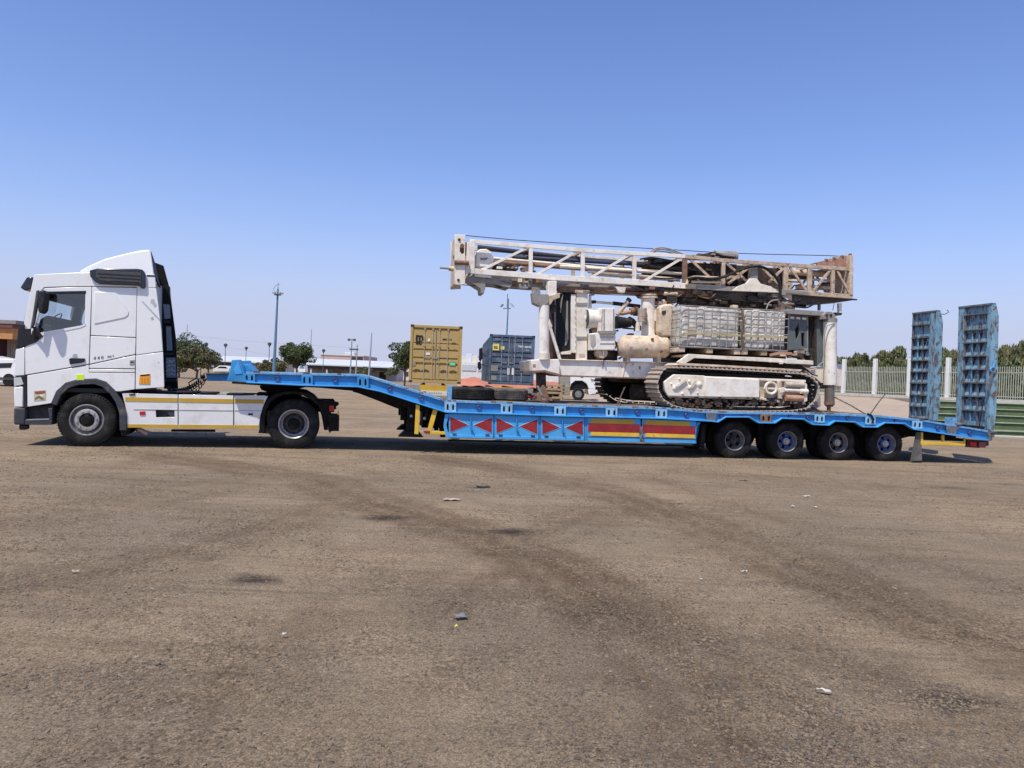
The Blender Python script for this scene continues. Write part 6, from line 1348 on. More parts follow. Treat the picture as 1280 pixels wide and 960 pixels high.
def logo2(t, u0, u1, z0, z1):
    w_ = u1-u0; h = z1-z0
    MB().box(u0+w_*.07, u0+w_*.21, .02, .03, z0+h*.68, z0+h*.81).build('yellow_sticker', mat('pale_yellow_label', (.72, .62, .15), .5), t)
    MB().box(u0+w_*.25, u0+w_*.33, .02, .03, z0+h*.70, z0+h*.77).build('yellow_sticker', mat('pale_yellow_label', (.7, .6, .2), .5), t)
    ctext(t, 'KS', u0+w_*.1, z0+h*.715, .18, HOSE, v=.015, bold=.01)
    ctext(t, 'TRIU', u0+w_*.63, z0+h*.76, .14, PAPER, bold=.005); ctext(t, '805762', u0+w_*.78, z0+h*.755, .13, PAPER, bold=.005); ctext(t, '45G1', u0+w_*.8, z0+h*.69, .1, PAPER)
    for a, b, c, d in ((.41, .46, .2, .34), (.51, .56, .2, .34), (.05, .2, .26, .38), (.06, .18, .08, .17)):
        MB().box(u0+w_*a, u0+w_*b, .022, .03, z0+h*c, z0+h*d).build('pale_patch' if a > .3 else 'scraped_patch', PAPER if a > .3 else RIGG, t)
fy = frame(545, 36.4, 6.0)
container('ochre yellow container on a trailer chassis, the taller left one behind the neck', fy, (513.6, 575.6, 405.5, 480), YEL, CY, 0, 0, [(.02, .28), (.335, .4), (.44, .56), (.60, .70), (.72, .96)], logo1)
fb = frame(640, 41.5, 4.3)
container('faded blue container on a truck, partly behind the rig', fb, (612.6, 666.6, 417.6, 482), BLU, CB, 0, 0, [(.02, .14), (.18, .27), (.31, .4), (.44, .53), (.57, .64), (.68, .88), (.91, .98)], logo2)
def chassis_under(fr, label, corners, plate):
    t = th('container_chassis', label, 'trailer', fr); xl, xr, yt, yb = corners; (u0, z1) = fr.t(xl, yt, 0); u1, z0 = fr.t(xr, yb, 0); z0 = .95
    MB().box(u0-.05, u1+.1, -.15, .05, z1-.3, z1-.02).build('end_beam', RIGG, t, bevel=.01)
    for v in (.5, 1.7): MB().box(u0+.5*0+v-.5+.4, u0+v-.5+.55, 0, 12, z1-.45, z1-.05).build('chassis_rail', CHAS, t)
    MB().box(u0+.5, u1-.55, -.2, -.14, z1-.52, z1-.3).build('number_plate' , mat('plate_offwhite', (.6, .57, .48), .5, var=.1), t)
    MB().box(u0+.5, u1-.5, -.19, -.13, z1-.56, z1-.52).build('rear_bumper', YELP, t); MB().box(u0+.45, u1-.5, -.16, .0, z1-.3, z1-.02).build('ochre_plate', YELP if plate else OCHRE, t)
    for k in range(6): MB().box(u0+.9+k*.11, u0+.97+k*.11, -.206, -.2, z1-.44, z1-.38).build('plate_mark', RIGG, t)
    MB().box(u0+.62, u0+.76, -.21, -.2, z1-.48, z1-.34).build('flag_mark', mat('plate_blue', (.03, .05, .25), .5), t)
    for v in (2, 3.3, 4.6):
        for a in (u0, u1-.3): MB().lathe((a, v, .5), (1, 0, 0), [(0, 0), (0, .46), (.04, .5), (.26, .5), (.3, .46), (.3, 0)], 20).build('wheel', RUBBER, t)
    for a in (u0-.02, u1-.3): MB().box(a, a+.3, .1, .14, .5, z1-.35).build('mud_flap', CHAS, t)
    for a, m in ((u0+.02, TAIL), (u1-.22, TAIL)): MB().box(a, a+.2, -.17, -.12, z1-.5, z1-.38).build('tail_lamp', m, t)
    return t
chassis_under(fy, 'trailer chassis with a pale number plate carrying the yellow container', (513.6, 575.6, 479.8, 480), False)
chassis_under(fb, 'trailer chassis carrying the blue container behind the spare tyres', (608, 664, 483, 483.5), True)
t = th('cab_mirrors', 'black side mirror sticking out left of the blue container', 'mirror', fb)
a = fb.t(600, 436, 3)
MB().prism(fb.P([(599, 435.5), (603, 434), (603.5, 447), (601, 452), (598.5, 450)], 3), 3, 3.15).build('mirror_glass_case', BLACKP, t, bevel=.03)
MB().prism(fb.P([(597, 453), (601, 451), (602, 460), (599.5, 463), (597, 460)], 3), 3, 3.2).build('wide_mirror', BLACKP, t, bevel=.03); MB().bar(fb.p3(601, 440, 3), fb.p3(608, 446, 3), .05).build('mirror_arm', BLACKP, t); MB().bar(fb.p3(600, 455, 3), fb.p3(608, 458, 3), .05).build('mirror_arm', BLACKP, t)
# ---- orange covered load and a white walled store behind
fo = frame(650, 62)
t = th('covered_load', 'long low load under an orange red tarpaulin behind the containers', 'tarpaulin', fo)
OR = mat('orange_red_tarp', (.42, .15, .09), .8, var=.15, vscale=.5, dirt=.3, dcol=(.42, .25, .18), dscale=.8, bump=.3, bscale=3)
def tarp():
    mb = MB(); n = 30; vs = []
    u0, u1 = fo.u(573, 475), fo.u(702, 480); zt = zat(650, 466.5, 62)
    for j, (v, z) in enumerate(((0, .72), (.6, .95), (1.4, 1.25), (2.2, 1.4), (3, 1.3), (4, .4))):
        for i in range(n): vs.append((u0+(u1-u0)*i/(n-1), v, z+.06*math.sin(i*1.3+j)+.12*math.sin(i*.35)))
    mb.add(vs, [(j*n+i, j*n+i+1, (j+1)*n+i+1, (j+1)*n+i) for j in range(5) for i in range(n-1)]); mb.build('tarpaulin', OR, t)
    MB().box(u0+.2, u1-.2, .2, 3.6, .0, .75).build('load_base', CHAS, t)
tarp()
fs = frame(590, 120)
t = th('white_store', 'low white walled building far behind between the two containers', 'building', fs)
u0, z1 = fs.t(573, 455); u1 = fs.u(700, 455); MB().box(u0, u1, 0, 12, 0, z1+.3).build('wall', mat('far_white_wall', (.66, .64, .62), .8), t)
for k in range(6): MB().box(u0+.6+k*2.6, u0+2.9+k*2.6, -.1, 0, z1-1.0, z1-.05).build('shutter', mat('grey_shutter', (.5, .52, .54), .6), t)
for k, (x, h, m) in enumerate(((577, 445, COLW), (585, 441.5, ROOFW), (592, 444, COLW), (599, 447, ROOFW))):
    a, z = fs.t(x, h); MB().box(a-.5, a+.55, 3, 6, z1, z).build('roof_block', m, t, bevel=.05)
# ---- white cab truck and pallets, seen under the rig
fc = frame(722, 60)
t = th('flatbed_truck', 'white cab truck parked facing right, seen through the gap under the rig', 'truck', fc)
def fp(pts, v=0): return fc.P(pts, v)
MB().prism(fp([(713, 440), (733, 440), (741, 462), (744, 470), (744.5, 486), (736, 486.4), (733.5, 480), (728, 476), (719, 476), (714, 480), (713, 484)]), 0, 2.3).build('cab', WHITE, t, bevel=.05)
MB().prism(fp([(713, 472), (733, 472), (735, 486), (713, 488)], .15), .15, 2.1).build('wheel_arch', CHAS, t); MB().prism(fp([(738, 473), (741.5, 474), (742, 477), (739, 476)]), -.02, .1).build('side_lamp', RIGG, t); MB().prism(fp([(726, 470.5), (729, 470.5), (729, 472), (726, 472)]), -.02, .1).build('door_handle', CHAS, t)
MB().prism(fp([(720, 446), (732, 446), (737, 458), (720, 458)]), -.02, 2.32).build('cab_window', GLOSSB, t); MB().prism(fp([(735, 487), (745, 486.6), (745, 492), (736, 493.5)]), 0, 2.3).build('bumper', WHITE2, t, bevel=.03)
MB().lathe((fc.u(723, 491), 0, .5), (0, 1, 0), [(.05, 0), (0, .1), (.02, .25), (.0, .3), (0, .47), (.03, .5), (.3, .5), (.3, 0)], 24).build('wheel', RUBBER, t); MB().lathe((fc.u(723, 491), 0, .5), (0, 1, 0), [(-.02, 0), (-.02, .12), (.0, .14), (-.01, .2), (-.01, .27), (.02, .28)], 20).build('rim', RIMG, t)
MB().prism(fp([(700, 468), (713, 468), (713, 494), (704, 494), (700, 484)]), .3, 2).build('engine_bay', RIGG, t, bevel=.02); MB().box(fc.u(680, 490), fc.u(712, 490), .5, 1.8, .6, .9).build('chassis_rail', CHAS, t)
fpal = frame(694, 55)
t = th('slat_stack', 'stack of pale timber slats on blocks beside the white cab truck', 'timber', fpal)
for k, y in enumerate((481.5, 486.2, 490.6, 496.5)):
    a = fpal.t(682, y); b = fpal.t(712 if k < 3 else 704, y+.5); MB().box(a[0], b[0], 0, 1.2, a[1]-.09, a[1]+.07).build('slat', WOOD, t, bevel=.01)
    for x in (683, 690, 698): 
        if k < 3: c = fpal.t(x, y+2.4); MB().box(c[0], c[0]+.1, .1, 1.1, c[1]-.1, c[1]+.06).build('block', RUST, t)
MB().box(fpal.u(682, 499), fpal.u(700, 499), .1, 1.1, .0, .14).build('base', WOOD, t)
a = fpal.t(703, 470, -.3); MB().box(a[0]-.05, a[0]+.05, -.3, -.2, 0, 1.9).build('upright', WOOD, t)
fe = frame(748, 75); t = th('earth_bank', 'low bank of pinkish earth seen between the tracks and the white cab', 'earth bank', fe)
mb = MB(); n = 14; vs = []
for j in range(6):
    for i in range(n): vs.append((fe.u(738, 470)+i*.55, j*1.2, max(-.05, (1.95+.25*math.sin(i*1.7+j))*math.sin(math.pi*min(1, (j+.4)/5.2)))))
mb.add(vs, [(j*n+i, j*n+i+1, (j+1)*n+i+1, (j+1)*n+i) for j in range(5) for i in range(n-1)]); mb.build('earth', mat('pink_earth', (.5, .38, .33), .95, var=.15, vscale=1.5, bump=.6, bscale=5), t)
# ---- long veranda building with a white roof
def long_building(label, px0, px1, d, yr0, yr1, ye0, ye1, step, yaw=0):
    fr = frame((px0+px1)/2, d, yaw); t = th('veranda_building', label, 'building', fr)
    u0, zr = fr.t(px0, yr0); u1, zr1 = fr.t(px1, yr1); _, ze = fr.t(px0, ye0); _, ze1 = fr.t(px1, ye1)
    zr = max(zr, zr1); ze = (ze+ze1)/2
    MB().add([(u0, -1, ze), (u1, -1, ze), (u1, 7, zr), (u0, 7, zr), (u0, -1, ze-.25), (u1, -1, ze-.25), (u1, 15, ze), (u0, 15, ze)], [(0, 1, 2, 3), (0, 4, 5, 1), (3, 2, 6, 7), (1, 5, 6, 2), (0, 3, 7, 4), (4, 7, 6, 5)]).build('roof', ROOFW, t)
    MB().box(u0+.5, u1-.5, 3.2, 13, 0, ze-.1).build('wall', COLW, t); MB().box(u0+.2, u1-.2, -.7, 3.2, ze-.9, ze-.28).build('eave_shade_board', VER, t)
    rs = random.Random(int(px0)); x = u0+.6
    while x < u1-1.5:
        MB().box(x, x+.28, -.6, -.3, 0, ze-.3).build('column', COLW if rs.random() < .5 else VER, t)
        if rs.random() < .75: MB().box(x+.5, x+.5+rs.uniform(1, 2.2), 3.1, 3.2, rs.choice([0, .8]), ze-1.1).build('doorway', VER if rs.random() < .7 else PINK, t)
        if rs.random() < .3: MB().box(x+.4, x+2.0, -.5, -.35, 0, 1.1).build('low_wall', PINK, t)
        x += step
    return t
long_building('long low building with white sheet roof and dark veranda, centre left of the horizon', 366, 496, 150, 446.5, 452, 453.8, 459.2, 3.2, 0)
long_building('low building with pale grey roof and dark veranda behind the trailer nose', 258, 352, 165, 443.5, 448, 450.6, 453.6, 3.4)
fk = frame(428, 205); t = th('pink_building', 'flat roofed pink building rising behind the long white roof', 'building', fk)
u0, z1 = fk.t(401, 443.6); u1 = fk.u(455, 445); MB().box(u0, u1, 0, 20, 0, z1).build('wall', PINK, t); um = fk.u(439, 445)
MB().box(um, u1-.3, -.1, 0, z1-1.4, z1-.2).build('screen', VER, t); MB().box(u0, u1, -.15, 20.1, z1, z1+.25).build('parapet', COLW, t); a = fk.t(434, 441.5); MB().box(a[0]-1.4, a[0]+1.4, 3, 6, z1, a[1]+.4).build('roof_tank', ROOFW, t, bevel=.1)
fk = frame(500, 190); t = th('pink_house', 'small pale pink house behind the tree left of the yellow container', 'house', fk)
MB().box(fk.u(489, 455), fk.u(517, 455), 0, 8, 0, zat(500, 451.5, 190)).build('wall', COLW, t); MB().box(fk.u(489, 455)-.3, fk.u(517, 455)+.3, -.3, 8.2, zat(500, 451.5, 190), zat(500, 450.8, 190)).build('roof', PINK, t)
for k in range(3): a = fk.u(492+k*7, 460); MB().box(a, a+1, -.06, 0, 1.0, 2.2).build('window', VER, t)
# ---- brown roofed kiosk and pickup at the left edge
fl = frame(5, 62, 4); t = th('kiosk_building', 'beige building with brown flat roof and orange fascia at the left edge', 'building', fl)
a0 = fl.u(-60, 430); a1 = fl.u(26, 430); zr = zat(10, 405.5, 62); MB().box(a0, a1, -1.2, 9, zr-.35, zr).build('roof', mat('brown_roof', (.16, .06, .05), .7), t, bevel=.03)
MB().box(a0, a1-.1, -1.0, 8.8, zr-1.25, zr-.35).build('fascia', mat('orange_brown_fascia', (.52, .24, .08), .6, var=.15), t)
MB().box(a0, fl.u(30, 430), -1.25, 9, zr, zr+.3).build('roof_deck', RIGG, t)
MB().box(a0, a1-.3, .6, 8, 0, zr-1.2).build('wall', mat('beige_tile_wall', (.42, .35, .27), .7, var=.15), t); MB().box(fl.u(-10, 430), fl.u(3.5, 430), -.6, .6, 0, zr-1.2).build('doorway', mat('dark_red_door', (.05, .012, .015), .6), t)
for k in range(6): u = fl.u(8+k*3, 430); MB().box(u, u+.05, .55, .6, 0, zr-1.2).build('wall_joint', RIGG, t)
def car(name, label, cat, fr, prof, glassp, wheels_, W_, mats, wr=.33):
    t = th(name, label, cat, fr); body, gl = mats
    MB().prism([fr.t(*p) for p in prof], 0, W_).build('body', body, t, bevel=.06, seg=3)
    for g in glassp: MB().prism([fr.t(*p) for p in g], -.015, W_+.015).build('window', gl, t)
    for x in wheels_:
        u = fr.u(x, 470)
        for v in (-.02, W_-.2): MB().lathe((u, v, wr), (0, 1, 0), [(0, 0), (0, wr-.03), (.03, wr), (.2, wr), (.22, wr-.03), (.22, 0)], 20).build('wheel', RUBBER, t)
    return t
fpk = frame(8, 43); car('pickup_truck', 'white pickup parked beyond the tractor cab at the left edge', 'pickup', fpk, [(-60, 455), (-30, 452), (-24, 444), (-2, 448), (16, 448.6), (18, 453), (20.5, 462), (20.5, 472), (19.5, 479), (-60, 478)], [[(-1, 454), (15.5, 453.6), (13.5, 459.6), (-1, 460)]], [-45, 11], 1.8, (WHITE, GLOSSB), .38)
MB().box(fpk.u(-40, 475), fpk.u(18.5, 475), -.03, .05, .38, .52).build('lower_trim', GREYP, bpy.data.objects['pickup_truck'])
fcar = frame(277, 95); car('parked_car', 'small white car parked far off, seen over the trailer nose', 'car', fcar, [(266, 464), (266.5, 461), (270, 459.5), (274, 457), (283, 457.2), (286.5, 460.5), (286.5, 464.6), (266, 464.8)], [[(271.5, 460), (274.8, 458), (282, 458.2), (284.5, 460.4)]], [270, 283], 1.7, (WHITE, GLOSSB), .3)
fvan = frame(377, 130); car('parked_van', 'small white van with pale blue glass under the middle tree', 'van', fvan, [(373, 465), (373, 458.5), (375, 456.4), (381, 456.8), (382, 465.4)], [[(374.2, 460.6), (374.8, 458.2), (380.3, 458.5), (380.6, 460.8)]], [375, 380.5], 1.7, (WHITE, mat('cyan_glass', (.08, .3, .32), .2)), .3)
# ---- floodlight masts and lamp posts
POLEB = mat('pole_pale_blue', (.1, .21, .32), .5); POLEG = mat('pole_grey', (.3, .34, .38), .5); POLED = mat('pole_dark', (.08, .09, .1), .5)
def mast_pole(px, ytop, d, label, m, r, heads=0, name='floodlight_mast', cat='floodlight mast', lean=0.0, group=None):
    fr = frame(px, d); t = th(name, label, cat, fr, group); H_ = zat(px, ytop, d); MB().cyl((0, 0, 0), (lean, 0, H_), r, r*.5, n=10).build('pole', m, t)
    if heads == 'ring':
        MB().lathe((lean, 0, H_-.75), (0, 0, 1), [(0, .15), (.0, .4), (.08, .45), (.1, .15)], 14).build('lamp_ring', POLED, t)
        for k in range(6): q = k*1.047+.3; c = Vector((lean+math.cos(q)*.5, math.sin(q)*.5, H_-.5)); MB().bar(c-Vector((math.cos(q)*.1, 0, .1)), c+Vector((math.cos(q)*.12, 0, .08)), .24, .1).build('floodlight', RIGG, t)
        MB().tube([(lean-.3, 0, H_-.5), (lean-.55, 0, H_), (lean-.2, 0, H_+.5), (lean+.25, 0, H_+.55)], .035).build('service_hoop', POLEG, t); MB().cyl((lean, 0, H_-.7), (lean, 0, H_+.75), .05, n=6).build('finial', POLEG, t)
    if heads == 'twin':
        for s in (-1, 1): MB().tube([(lean, 0, H_-1.0), (lean+s*.45, 0, H_-.95), (lean+s*.62, 0, H_-.5)], .04).build('arm', m, t); MB().lathe((lean+s*.66, 0, H_-.75), (0, 0, 1), [(0, .12), (.1, .24), (.45, .26), (.55, .1), (.56, 0)], 10).build('lamp_head', POLED, t)
    if heads == 'single':
        MB().lathe((lean, 0, H_-.7), (0, 0, 1), [(0, .08), (.2, .12), (.25, .24), (.55, .28), (.65, .12), (.66, 0)], 12).build('lamp_head', POLED, t)
    if heads == 'dish':
        MB().bar((-.5, 0, H_-1.3), (.5, 0, H_-1.25), .1).build('cross_arm', POLED, t); MB().lathe((.6, 0, H_-.9), (.6, -.3, .6), [(0, .1), (.05, .3), (.1, .4)], 14).build('floodlight', POLEG, t); MB().lathe((-.6, 0, H_-1.0), (-.5, -.5, .5), [(0, .05), (.1, .28), (.12, 0)], 12).build('floodlight', POLED, t)
        MB().cyl((0, 0, H_-1.2), (0, 0, H_+.6), .05, n=6).build('finial', POLED, t)
    return t
mast_pole(342.3, 361, 88, 'tall pale blue floodlight mast with a lamp ring, left of the middle tree', POLEB, .2, 'ring', lean=.15)
mast_pole(630.5, 373, 95, 'tall blue floodlight mast standing behind the blue container', POLEB, .16, 'dish', lean=.15)
mast_pole(461, 416, 120, 'plain grey pole without lamp rising left of the yellow container', POLEG, .17, 0, 'utility_pole', 'pole', lean=.25)
mast_pole(387.5, 411.5, 190, 'thin pale far mast right of the middle tree', POLEG, .16, 0, 'utility_pole', 'pole')
mast_pole(232.5, 405.5, 230, 'very thin far mast above the tree by the tractor cab', POLEG, .18, 0, 'utility_pole', 'pole')
mast_pole(251, 426, 105, 'street lamp with two heads beside the left trees', POLED, .07, 'twin', 'street_lamp', 'street lamp', group='street lamps along the far side')
mast_pole(281, 429, 112, 'single headed street lamp above the trailer nose', POLED, .07, 'single', 'street_lamp', 'street lamp', group='street lamps along the far side')
mast_pole(307, 433, 125, 'smaller single street lamp between the trailer horn and the bush', POLED, .07, 'single', 'street_lamp', 'street lamp', group='street lamps along the far side')
mast_pole(335.8, 427.5, 105, 'single street lamp just left of the tall blue mast', POLED, .07, 'single', 'street_lamp', 'street lamp', group='street lamps along the far side')
mast_pole(403.6, 436, 118, 'single street lamp in front of the long white roof', POLED, .07, 'single', 'street_lamp', 'street lamp', group='street lamps along the far side')
fh = frame(443, 118); t = th('twin_pole_frame', 'pair of grey poles joined by a crossbar carrying two small lamps', 'utility pole', fh)
for x, y in ((439.3, 423.5), (446, 431)): a, z = fh.t(x, y); MB().cyl((a, 0, 0), (a+.08, 0, z), .11, .09, n=8).build('pole', POLEG, t)
a, z = fh.t(437, 436.5); b = fh.u(448, 436.5); MB().box(a, b, -.1, .1, z-.12, z+.12).build('crossbar', POLED, t); a, z = fh.t(439.4, 425)
MB().bar((a-.35, 0, z), (a+.45, 0, z+.1), .08).build('lamp_arm', POLED, t)
for s in (-.4, .48): MB().box(a+s-.18, a+s+.18, -.2, .2, z-.15, z+.2).build('lamp_head', POLED, t)
for k, (x, y) in enumerate(((396.5, 440), (472, 448), (300, 440))): pass
# overhead wires
for lb, pts, d in (('faint overhead wire crossing behind the lamp posts on the left', [(222, 418), (300, 426), (380, 431), (440, 434.5)], 118), ('faint lower overhead wire over the grey roofed building', [(281, 433), (330, 443), (404, 447)], 110)):
    P_ = []
    for x, y in pts: s = site(x, d); P_.append((s[0], s[1], zat(x, y, d)))
    tag(MB().tube(P_, .02, 4).build('overhead_wire', POLEG), lb, 'wire')
# ---- trees: trunk, limbs and a crown of many small leaf faces
LEAF = []
for i, c in enumerate(((.05, .075, .02), (.075, .10, .028), (.10, .125, .045))):
    LEAF.append(mat('leaf_green_%s' % ('dark', 'middle', 'light')[i], tuple(q*.85 for q in c), .75, var=.3, vscale=1.5))
LEAFO = [mat('leaf_olive_dark', (.085, .08, .035), .8, var=.3), mat('leaf_olive', (.15, .135, .055), .8, var=.3), mat('leaf_olive_light', (.2, .175, .08), .8, var=.3)]
BARK = mat('bark', (.13, .1, .08), .9, var=.3)
def crown_mesh(name, R_, H_, z0, n, leaf, seed, mats, clumps=44, open_=.3, droop=0.0):
    rs = np.random.RandomState(seed); cs = []
    while len(cs) < clumps:
        p = rs.rand(3)*2-1
        if np.linalg.norm(p) < 1 and np.linalg.norm(p) > .2: cs.append(p*[1, 1, 1])
    cs = np.array(cs); sz = .16+.2*rs.rand(clumps); k = rs.randint(0, clumps, n); d = rs.randn(n, 3); d /= np.linalg.norm(d, axis=1)[:, None]
    P_ = cs[k]*.86+d*(sz[k]*(.55+.5*rs.rand(n)**.5))[:, None]; P_[:, 2] -= droop*np.hypot(P_[:, 0], P_[:, 1])**2*.4
    P_ = P_*[R_, R_, H_/2]; P_[:, 2] += z0+H_/2
    a = rs.randn(n, 3); a /= np.linalg.norm(a, axis=1)[:, None]; b = np.cross(a, rs.randn(n, 3)); b /= np.linalg.norm(b, axis=1)[:, None]
    s = leaf*(.6+.8*rs.rand(n))[:, None]; V = np.stack([P_-a*s, P_+b*s*.45, P_+a*s, P_-b*s*.45], 1).reshape(-1, 3); f = (np.arange(n)*4)[:, None]+np.arange(4)
    me = bpy.data.meshes.new(name); me.from_pydata(V.tolist(), [], f.tolist())
    for m in mats: me.materials.append(m)
    me.polygons.foreach_set('material_index', ((k*7+rs.randint(0, 2, n)) % len(mats)).astype(np.int32)); return me, cs*[R_, R_, H_/2]+[0, 0, z0+H_/2]
def tree(label, px, d, ytop, ybot, wpx, mats, seed, n=8000, leaf=.13, trunk=True, group=None, name='tree', cat='tree', base=0.0, droop=0.3, crown_bot=None):
    fr = frame(px, d); t = th(name, label, cat, fr, group); t.location.z = base; zt = zat(px, ytop, d)-base; zb = zat(px, crown_bot or ybot, d)-base; R_ = wpx/2/F*d
    me, cs = crown_mesh('crown', R_, zt-zb, zb, n, leaf, seed, mats, droop=droop); o = bpy.data.objects.new('crown', me); C.objects.link(o); o.parent = t
    if trunk:
        rs = random.Random(seed); mb = MB(); zc = zb+.3*(zt-zb); mb.tube([(0, 0, -.1), (.05, 0, zb*.5), (rs.uniform(-.15, .15), 0, max(.5, zb))], .13, 8)
        for c in cs[:9]: mb.tube([(rs.uniform(-.1, .1), 0, max(.3, zb*.8)), (c[0]*.5, c[1]*.5, (max(.3, zb*.8)+c[2])/2+.1), tuple(c)], .045, 5)
        mb.build('trunk', BARK, t)
    return t
tree('dark green leafy tree just behind the tractor cab', 224, 96, 417, 466, 66, LEAF, 1, 12000, crown_bot=464)
tree('paler dusty tree right of the dark tree by the cab', 246, 90, 433, 466, 54, LEAFO+LEAF[1:], 2, 9000, crown_bot=462)
tree('round dark green tree right of the tall blue mast', 371, 108, 425.5, 462, 52, LEAF, 3, 12000, crown_bot=457)
tree('rounded green tree left of the yellow container', 506, 100, 427, 466, 50, LEAF, 4, 12000, crown_bot=461)
tree('wide low dusty olive bush before the grey roofed building', 339, 92, 447, 466, 40, LEAFO, 5, 5200, trunk=False, name='bush', cat='bush')
tree('small green shrub by the end of the long building', 490, 140, 459, 470, 22, LEAF+LEAFO, 6, 1600, trunk=False, name='bush', cat='bush')
tree('low grey green shrubs beside the long veranda', 452, 140, 458, 470, 30, LEAF+LEAFO, 7, 1600, trunk=False, name='bush', cat='bush')
for k, (px, d, yt, w_) in enumerate(((232, 80, 459, 10), (222, 84, 458, 9))): pass
# ---- right side: sandy bank, terrace steps, white fence, hedge trees
FA = site(1054, 50); FB = site(1184, 42.6)
fdir = Vector((FB[0]-FA[0], FB[1]-FA[1])); bay = fdir.length/3; fd = fdir.normalized(); ZT = 1.3
fence_yaw = math.degrees(math.atan2(fd.y, fd.x))
def fpos(s, off=0.0): return (FA[0]+fd.x*s-fd.y*off, FA[1]+fd.y*s+fd.x*off)
GRS = mat('green_turf', (.105, .15, .065), .9, var=.3, vscale=2, dirt=.5, dcol=(.1, .11, .05), dscale=5, bump=.5, bscale=40)
KERB = mat('pale_kerb', (.5, .5, .44), .8, var=.1, dirt=.3)
KERB2 = mat('step_edge_pale', (.32, .34, .26), .8, var=.2, dirt=.4, dcol=(.2, .22, .14))
SAND = mat('bank_sand', (.35, .275, .205), .95, var=.12, vscale=.8, dirt=.3, dcol=(.3, .24, .19), dscale=3, bump=.5, bscale=12)
def bank():
    xs_ = np.linspace(6, 23.2, 60); n = len(xs_); vs = []; prof = [(0, -.03), (.12, .1), (.3, .38), (.5, .72), (.7, 1.0), (.88, 1.2), (1, 1.29)]
    for i, x in enumerate(xs_):
        s = (x-FA[0])/fd.x; yb = FA[1]+fd.y*s-.6; yf = 29+max(0, (17-x))*1.6; fade = min(1, max(0, (x-6)/9))
        for q, z in prof: vs.append((x, min(yf, yb-6)+(yb-min(yf, yb-6))*q, z*fade+.05*math.sin(x*2.1+q*9)*q*(1-q)*4-.01*(q == 0)))
    m_ = len(prof); mb = MB().add(vs, [(i*m_+j, (i+1)*m_+j, (i+1)*m_+j+1, i*m_+j+1) for i in range(n-1) for j in range(m_-1)])
    o = mb.build('sand_bank', SAND); tag(o, 'sloping bank of pale sandy soil rising to the white fence', 'bank', kind='structure')
bank()
tsteps = thing('terrace_steps', 'wide green turfed terrace steps with pale edges at the right edge', 'steps', (0, 0, 0))
XS1 = 46
sy = [29.4, 31.0, 32.4, 33.7, 35.0]
for k in range(5):
    z0, z1 = .26*k, .26*(k+1); y0 = sy[k]; y1 = sy[k+1] if k < 4 else 37.5
    y2 = y1+.03; g_ = (1172-640)/924; XS0 = g_*y0; e = empty('step', tsteps); MB().ext([(g_*(y0+.02), y0+.02, 0), (XS1, y0+.02, 0), (XS1, y2, 0), (g_*y2, y2, 0)], (0, 0, z1-.03)).build('step_turf', GRS, e)
    if k < 5: MB().box(XS0, XS1, y0-.03, y0+.05, z1-.045, z1).build('step_edge', KERB2, e, bevel=.01)
MB().box(site(1158, 29)[0], XS1, 29.0, 29.3, 0, .07).build('bottom_kerb', KERB, tsteps, bevel=.01)
tag(MB().box(23, 200, 37.6, 38.2, 1.1, ZT+.0).build('terrace_edge', KERB), 'pale kerb at the top of the terrace steps', 'kerb', kind='structure')
mb = MB(); a = fpos(-40, .3); 
mb.add([(*fpos(-14, -.7), ZT-.005), (*fpos(60, -.7), ZT-.005), (*fpos(60, 40), ZT), (*fpos(-14, 40), ZT), (*fpos(-14, -.7), 0), (*fpos(60, -.7), 0), (*fpos(60, 40), 0), (*fpos(-14, 40), 0)], [(0, 1, 2, 3), (0, 4, 5, 1), (3, 7, 4, 0)])
tag(mb.build('upper_ground', SAND), 'raised ground level behind the white fence', 'ground', kind='structure')
# fence: plinth, posts, every picket its own piece
FW = mat('fence_white', (.72, .72, .69), .6, var=.05); FP = mat('fence_bar_cream', (.42, .43, .34), .6, var=.1)
def fence():
    t = thing('picket_fence', 'white posted fence with thin pale vertical bars behind the trailer tail', 'fence', (FA[0], FA[1], ZT), math.atan2(fd.y, fd.x))
    s0, s1 = -5, 8
    MB().box(s0*bay, s1*bay, -.2, .14, -.4, .16).build('plinth', KERB, t, bevel=.01)
    post = None; bars = None; zt = zat(1093, 448.5, 47.6)-ZT; pk_h = zat(1130, 458.5, 45.5)-ZT
    for k in range(s0, s1+1):
        if post is None: post = MB().box(-.105, .105, -.105, .105, 0, zt).build('post', FW, t, bevel=.015); post.location = (k*bay, 0, 0)
        else: inst(post, t, (k*bay, 0, 0))
    for k in range(s0, s1):
        for z in (.28, pk_h-.35): MB().box(k*bay+.1, (k+1)*bay-.1, -.02, .02, z, z+.04).build('rail', FP, t)
        n_ = 19
        for j in range(1, n_):
            p = (k*bay+.1+(bay-.2)*j/n_, 0, 0)
            if bars is None: bars = MB().box(-.016, .016, -.012, .012, .18, pk_h).build('picket', FP, t); bars.location = p
            else: inst(bars, t, p)
    return t
fence()
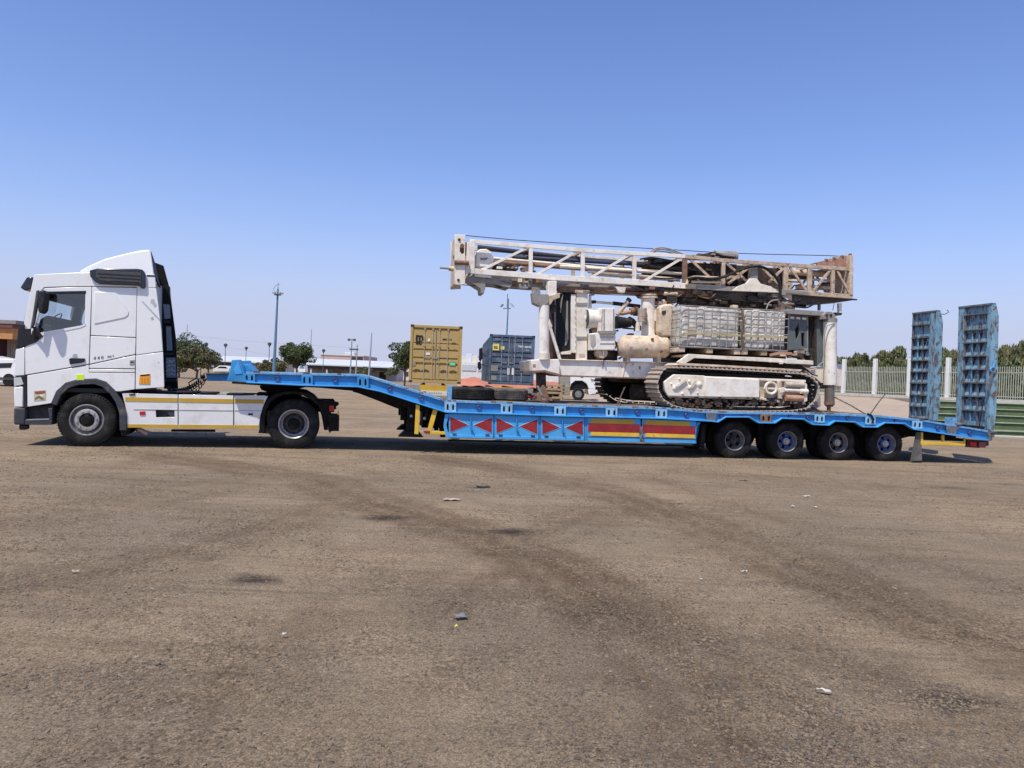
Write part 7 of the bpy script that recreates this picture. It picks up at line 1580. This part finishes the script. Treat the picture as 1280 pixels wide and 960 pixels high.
hd = ['bushy tree behind the fence, leftmost beside the rig jack', 'thin topped tree behind the second fence post', 'full dark tree behind the fence left of the farther ramp', 'low tree behind the fence hidden mostly by the farther ramp', 'slender tree behind the post seen between the two ramps',
      'tree behind the nearer ramp, beyond the fence', 'dark peaked tree behind the fence just right of the nearer ramp', 'broad tree behind the fence at the right edge', 'last tree beyond the right edge of the fence', 'leafy tree between the first posts behind the fence', 'brown green tree behind the fence close to the farther ramp']
hp = [(1049, 443, 30), (1077, 439, 26), (1122, 436, 34), (1150, 446, 34), (1186, 433, 28), (1214, 442, 36), (1254, 435, 28), (1282, 428, 40), (1330, 430, 50), (1063, 447, 26), (1101, 441, 28)]
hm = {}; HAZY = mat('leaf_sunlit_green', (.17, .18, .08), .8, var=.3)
for k, (px, yt, w_) in enumerate(hp):
    d = 52-(px-1054)*.055+2.2+(k % 3)*.9; v = k % 4
    R_ = w_/2/F*d*1.45; zt = zat(px, yt, d)-ZT
    fr = frame(px, d); t = th('hedge_tree', hd[k], 'tree', fr, 'trees behind the white fence'); t.location.z = ZT
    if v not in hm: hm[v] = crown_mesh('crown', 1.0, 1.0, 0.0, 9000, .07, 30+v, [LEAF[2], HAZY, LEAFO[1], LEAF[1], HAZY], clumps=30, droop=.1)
    o = bpy.data.objects.new('crown', hm[v][0]); C.objects.link(o); o.parent = t; o.scale = (R_, R_, zt)
    MB().tube([(0, 0, 0), (.05, 0, 1), (0, .05, zt*.6)], .08, 6).build('trunk', BARK, t)
me, _ = crown_mesh('hedge_foliage', 1.0, 1.0, 0.0, 16000, .05, 77, LEAF+[mat('leaf_grey_green', (.16, .18, .11), .8, var=.3)], clumps=60, droop=0.0)
for k in range(8):
    px = 1040+k*40; d = 52-(px-1054)*.055+1.0; fr = frame(px, d); 
    if k == 0: hg = me
    o = bpy.data.objects.new('clipped_shrub', me); C.objects.link(o); o.location = (fr.o[0], fr.o[1], ZT-.1); o.scale = (1.7, .8, zat(px, 455.5, d)-ZT); o.rotation_euler = (0, 0, k*1.3 if False else math.atan2(fd.y, fd.x))
    tag(o, ['dense grey green shrub behind the fence beside the rig', 'grey green shrub behind the second fence bay', 'shrub behind the fence left of the farther ramp', 'shrub behind the fence at the farther ramp', 'grey green shrub behind the bars between the ramps', 'shrub behind the fence at the nearer ramp', 'shrub behind the bars right of the nearer ramp', 'shrub behind the fence at the right edge'][k], 'shrub', 'shrubs behind the white fence')
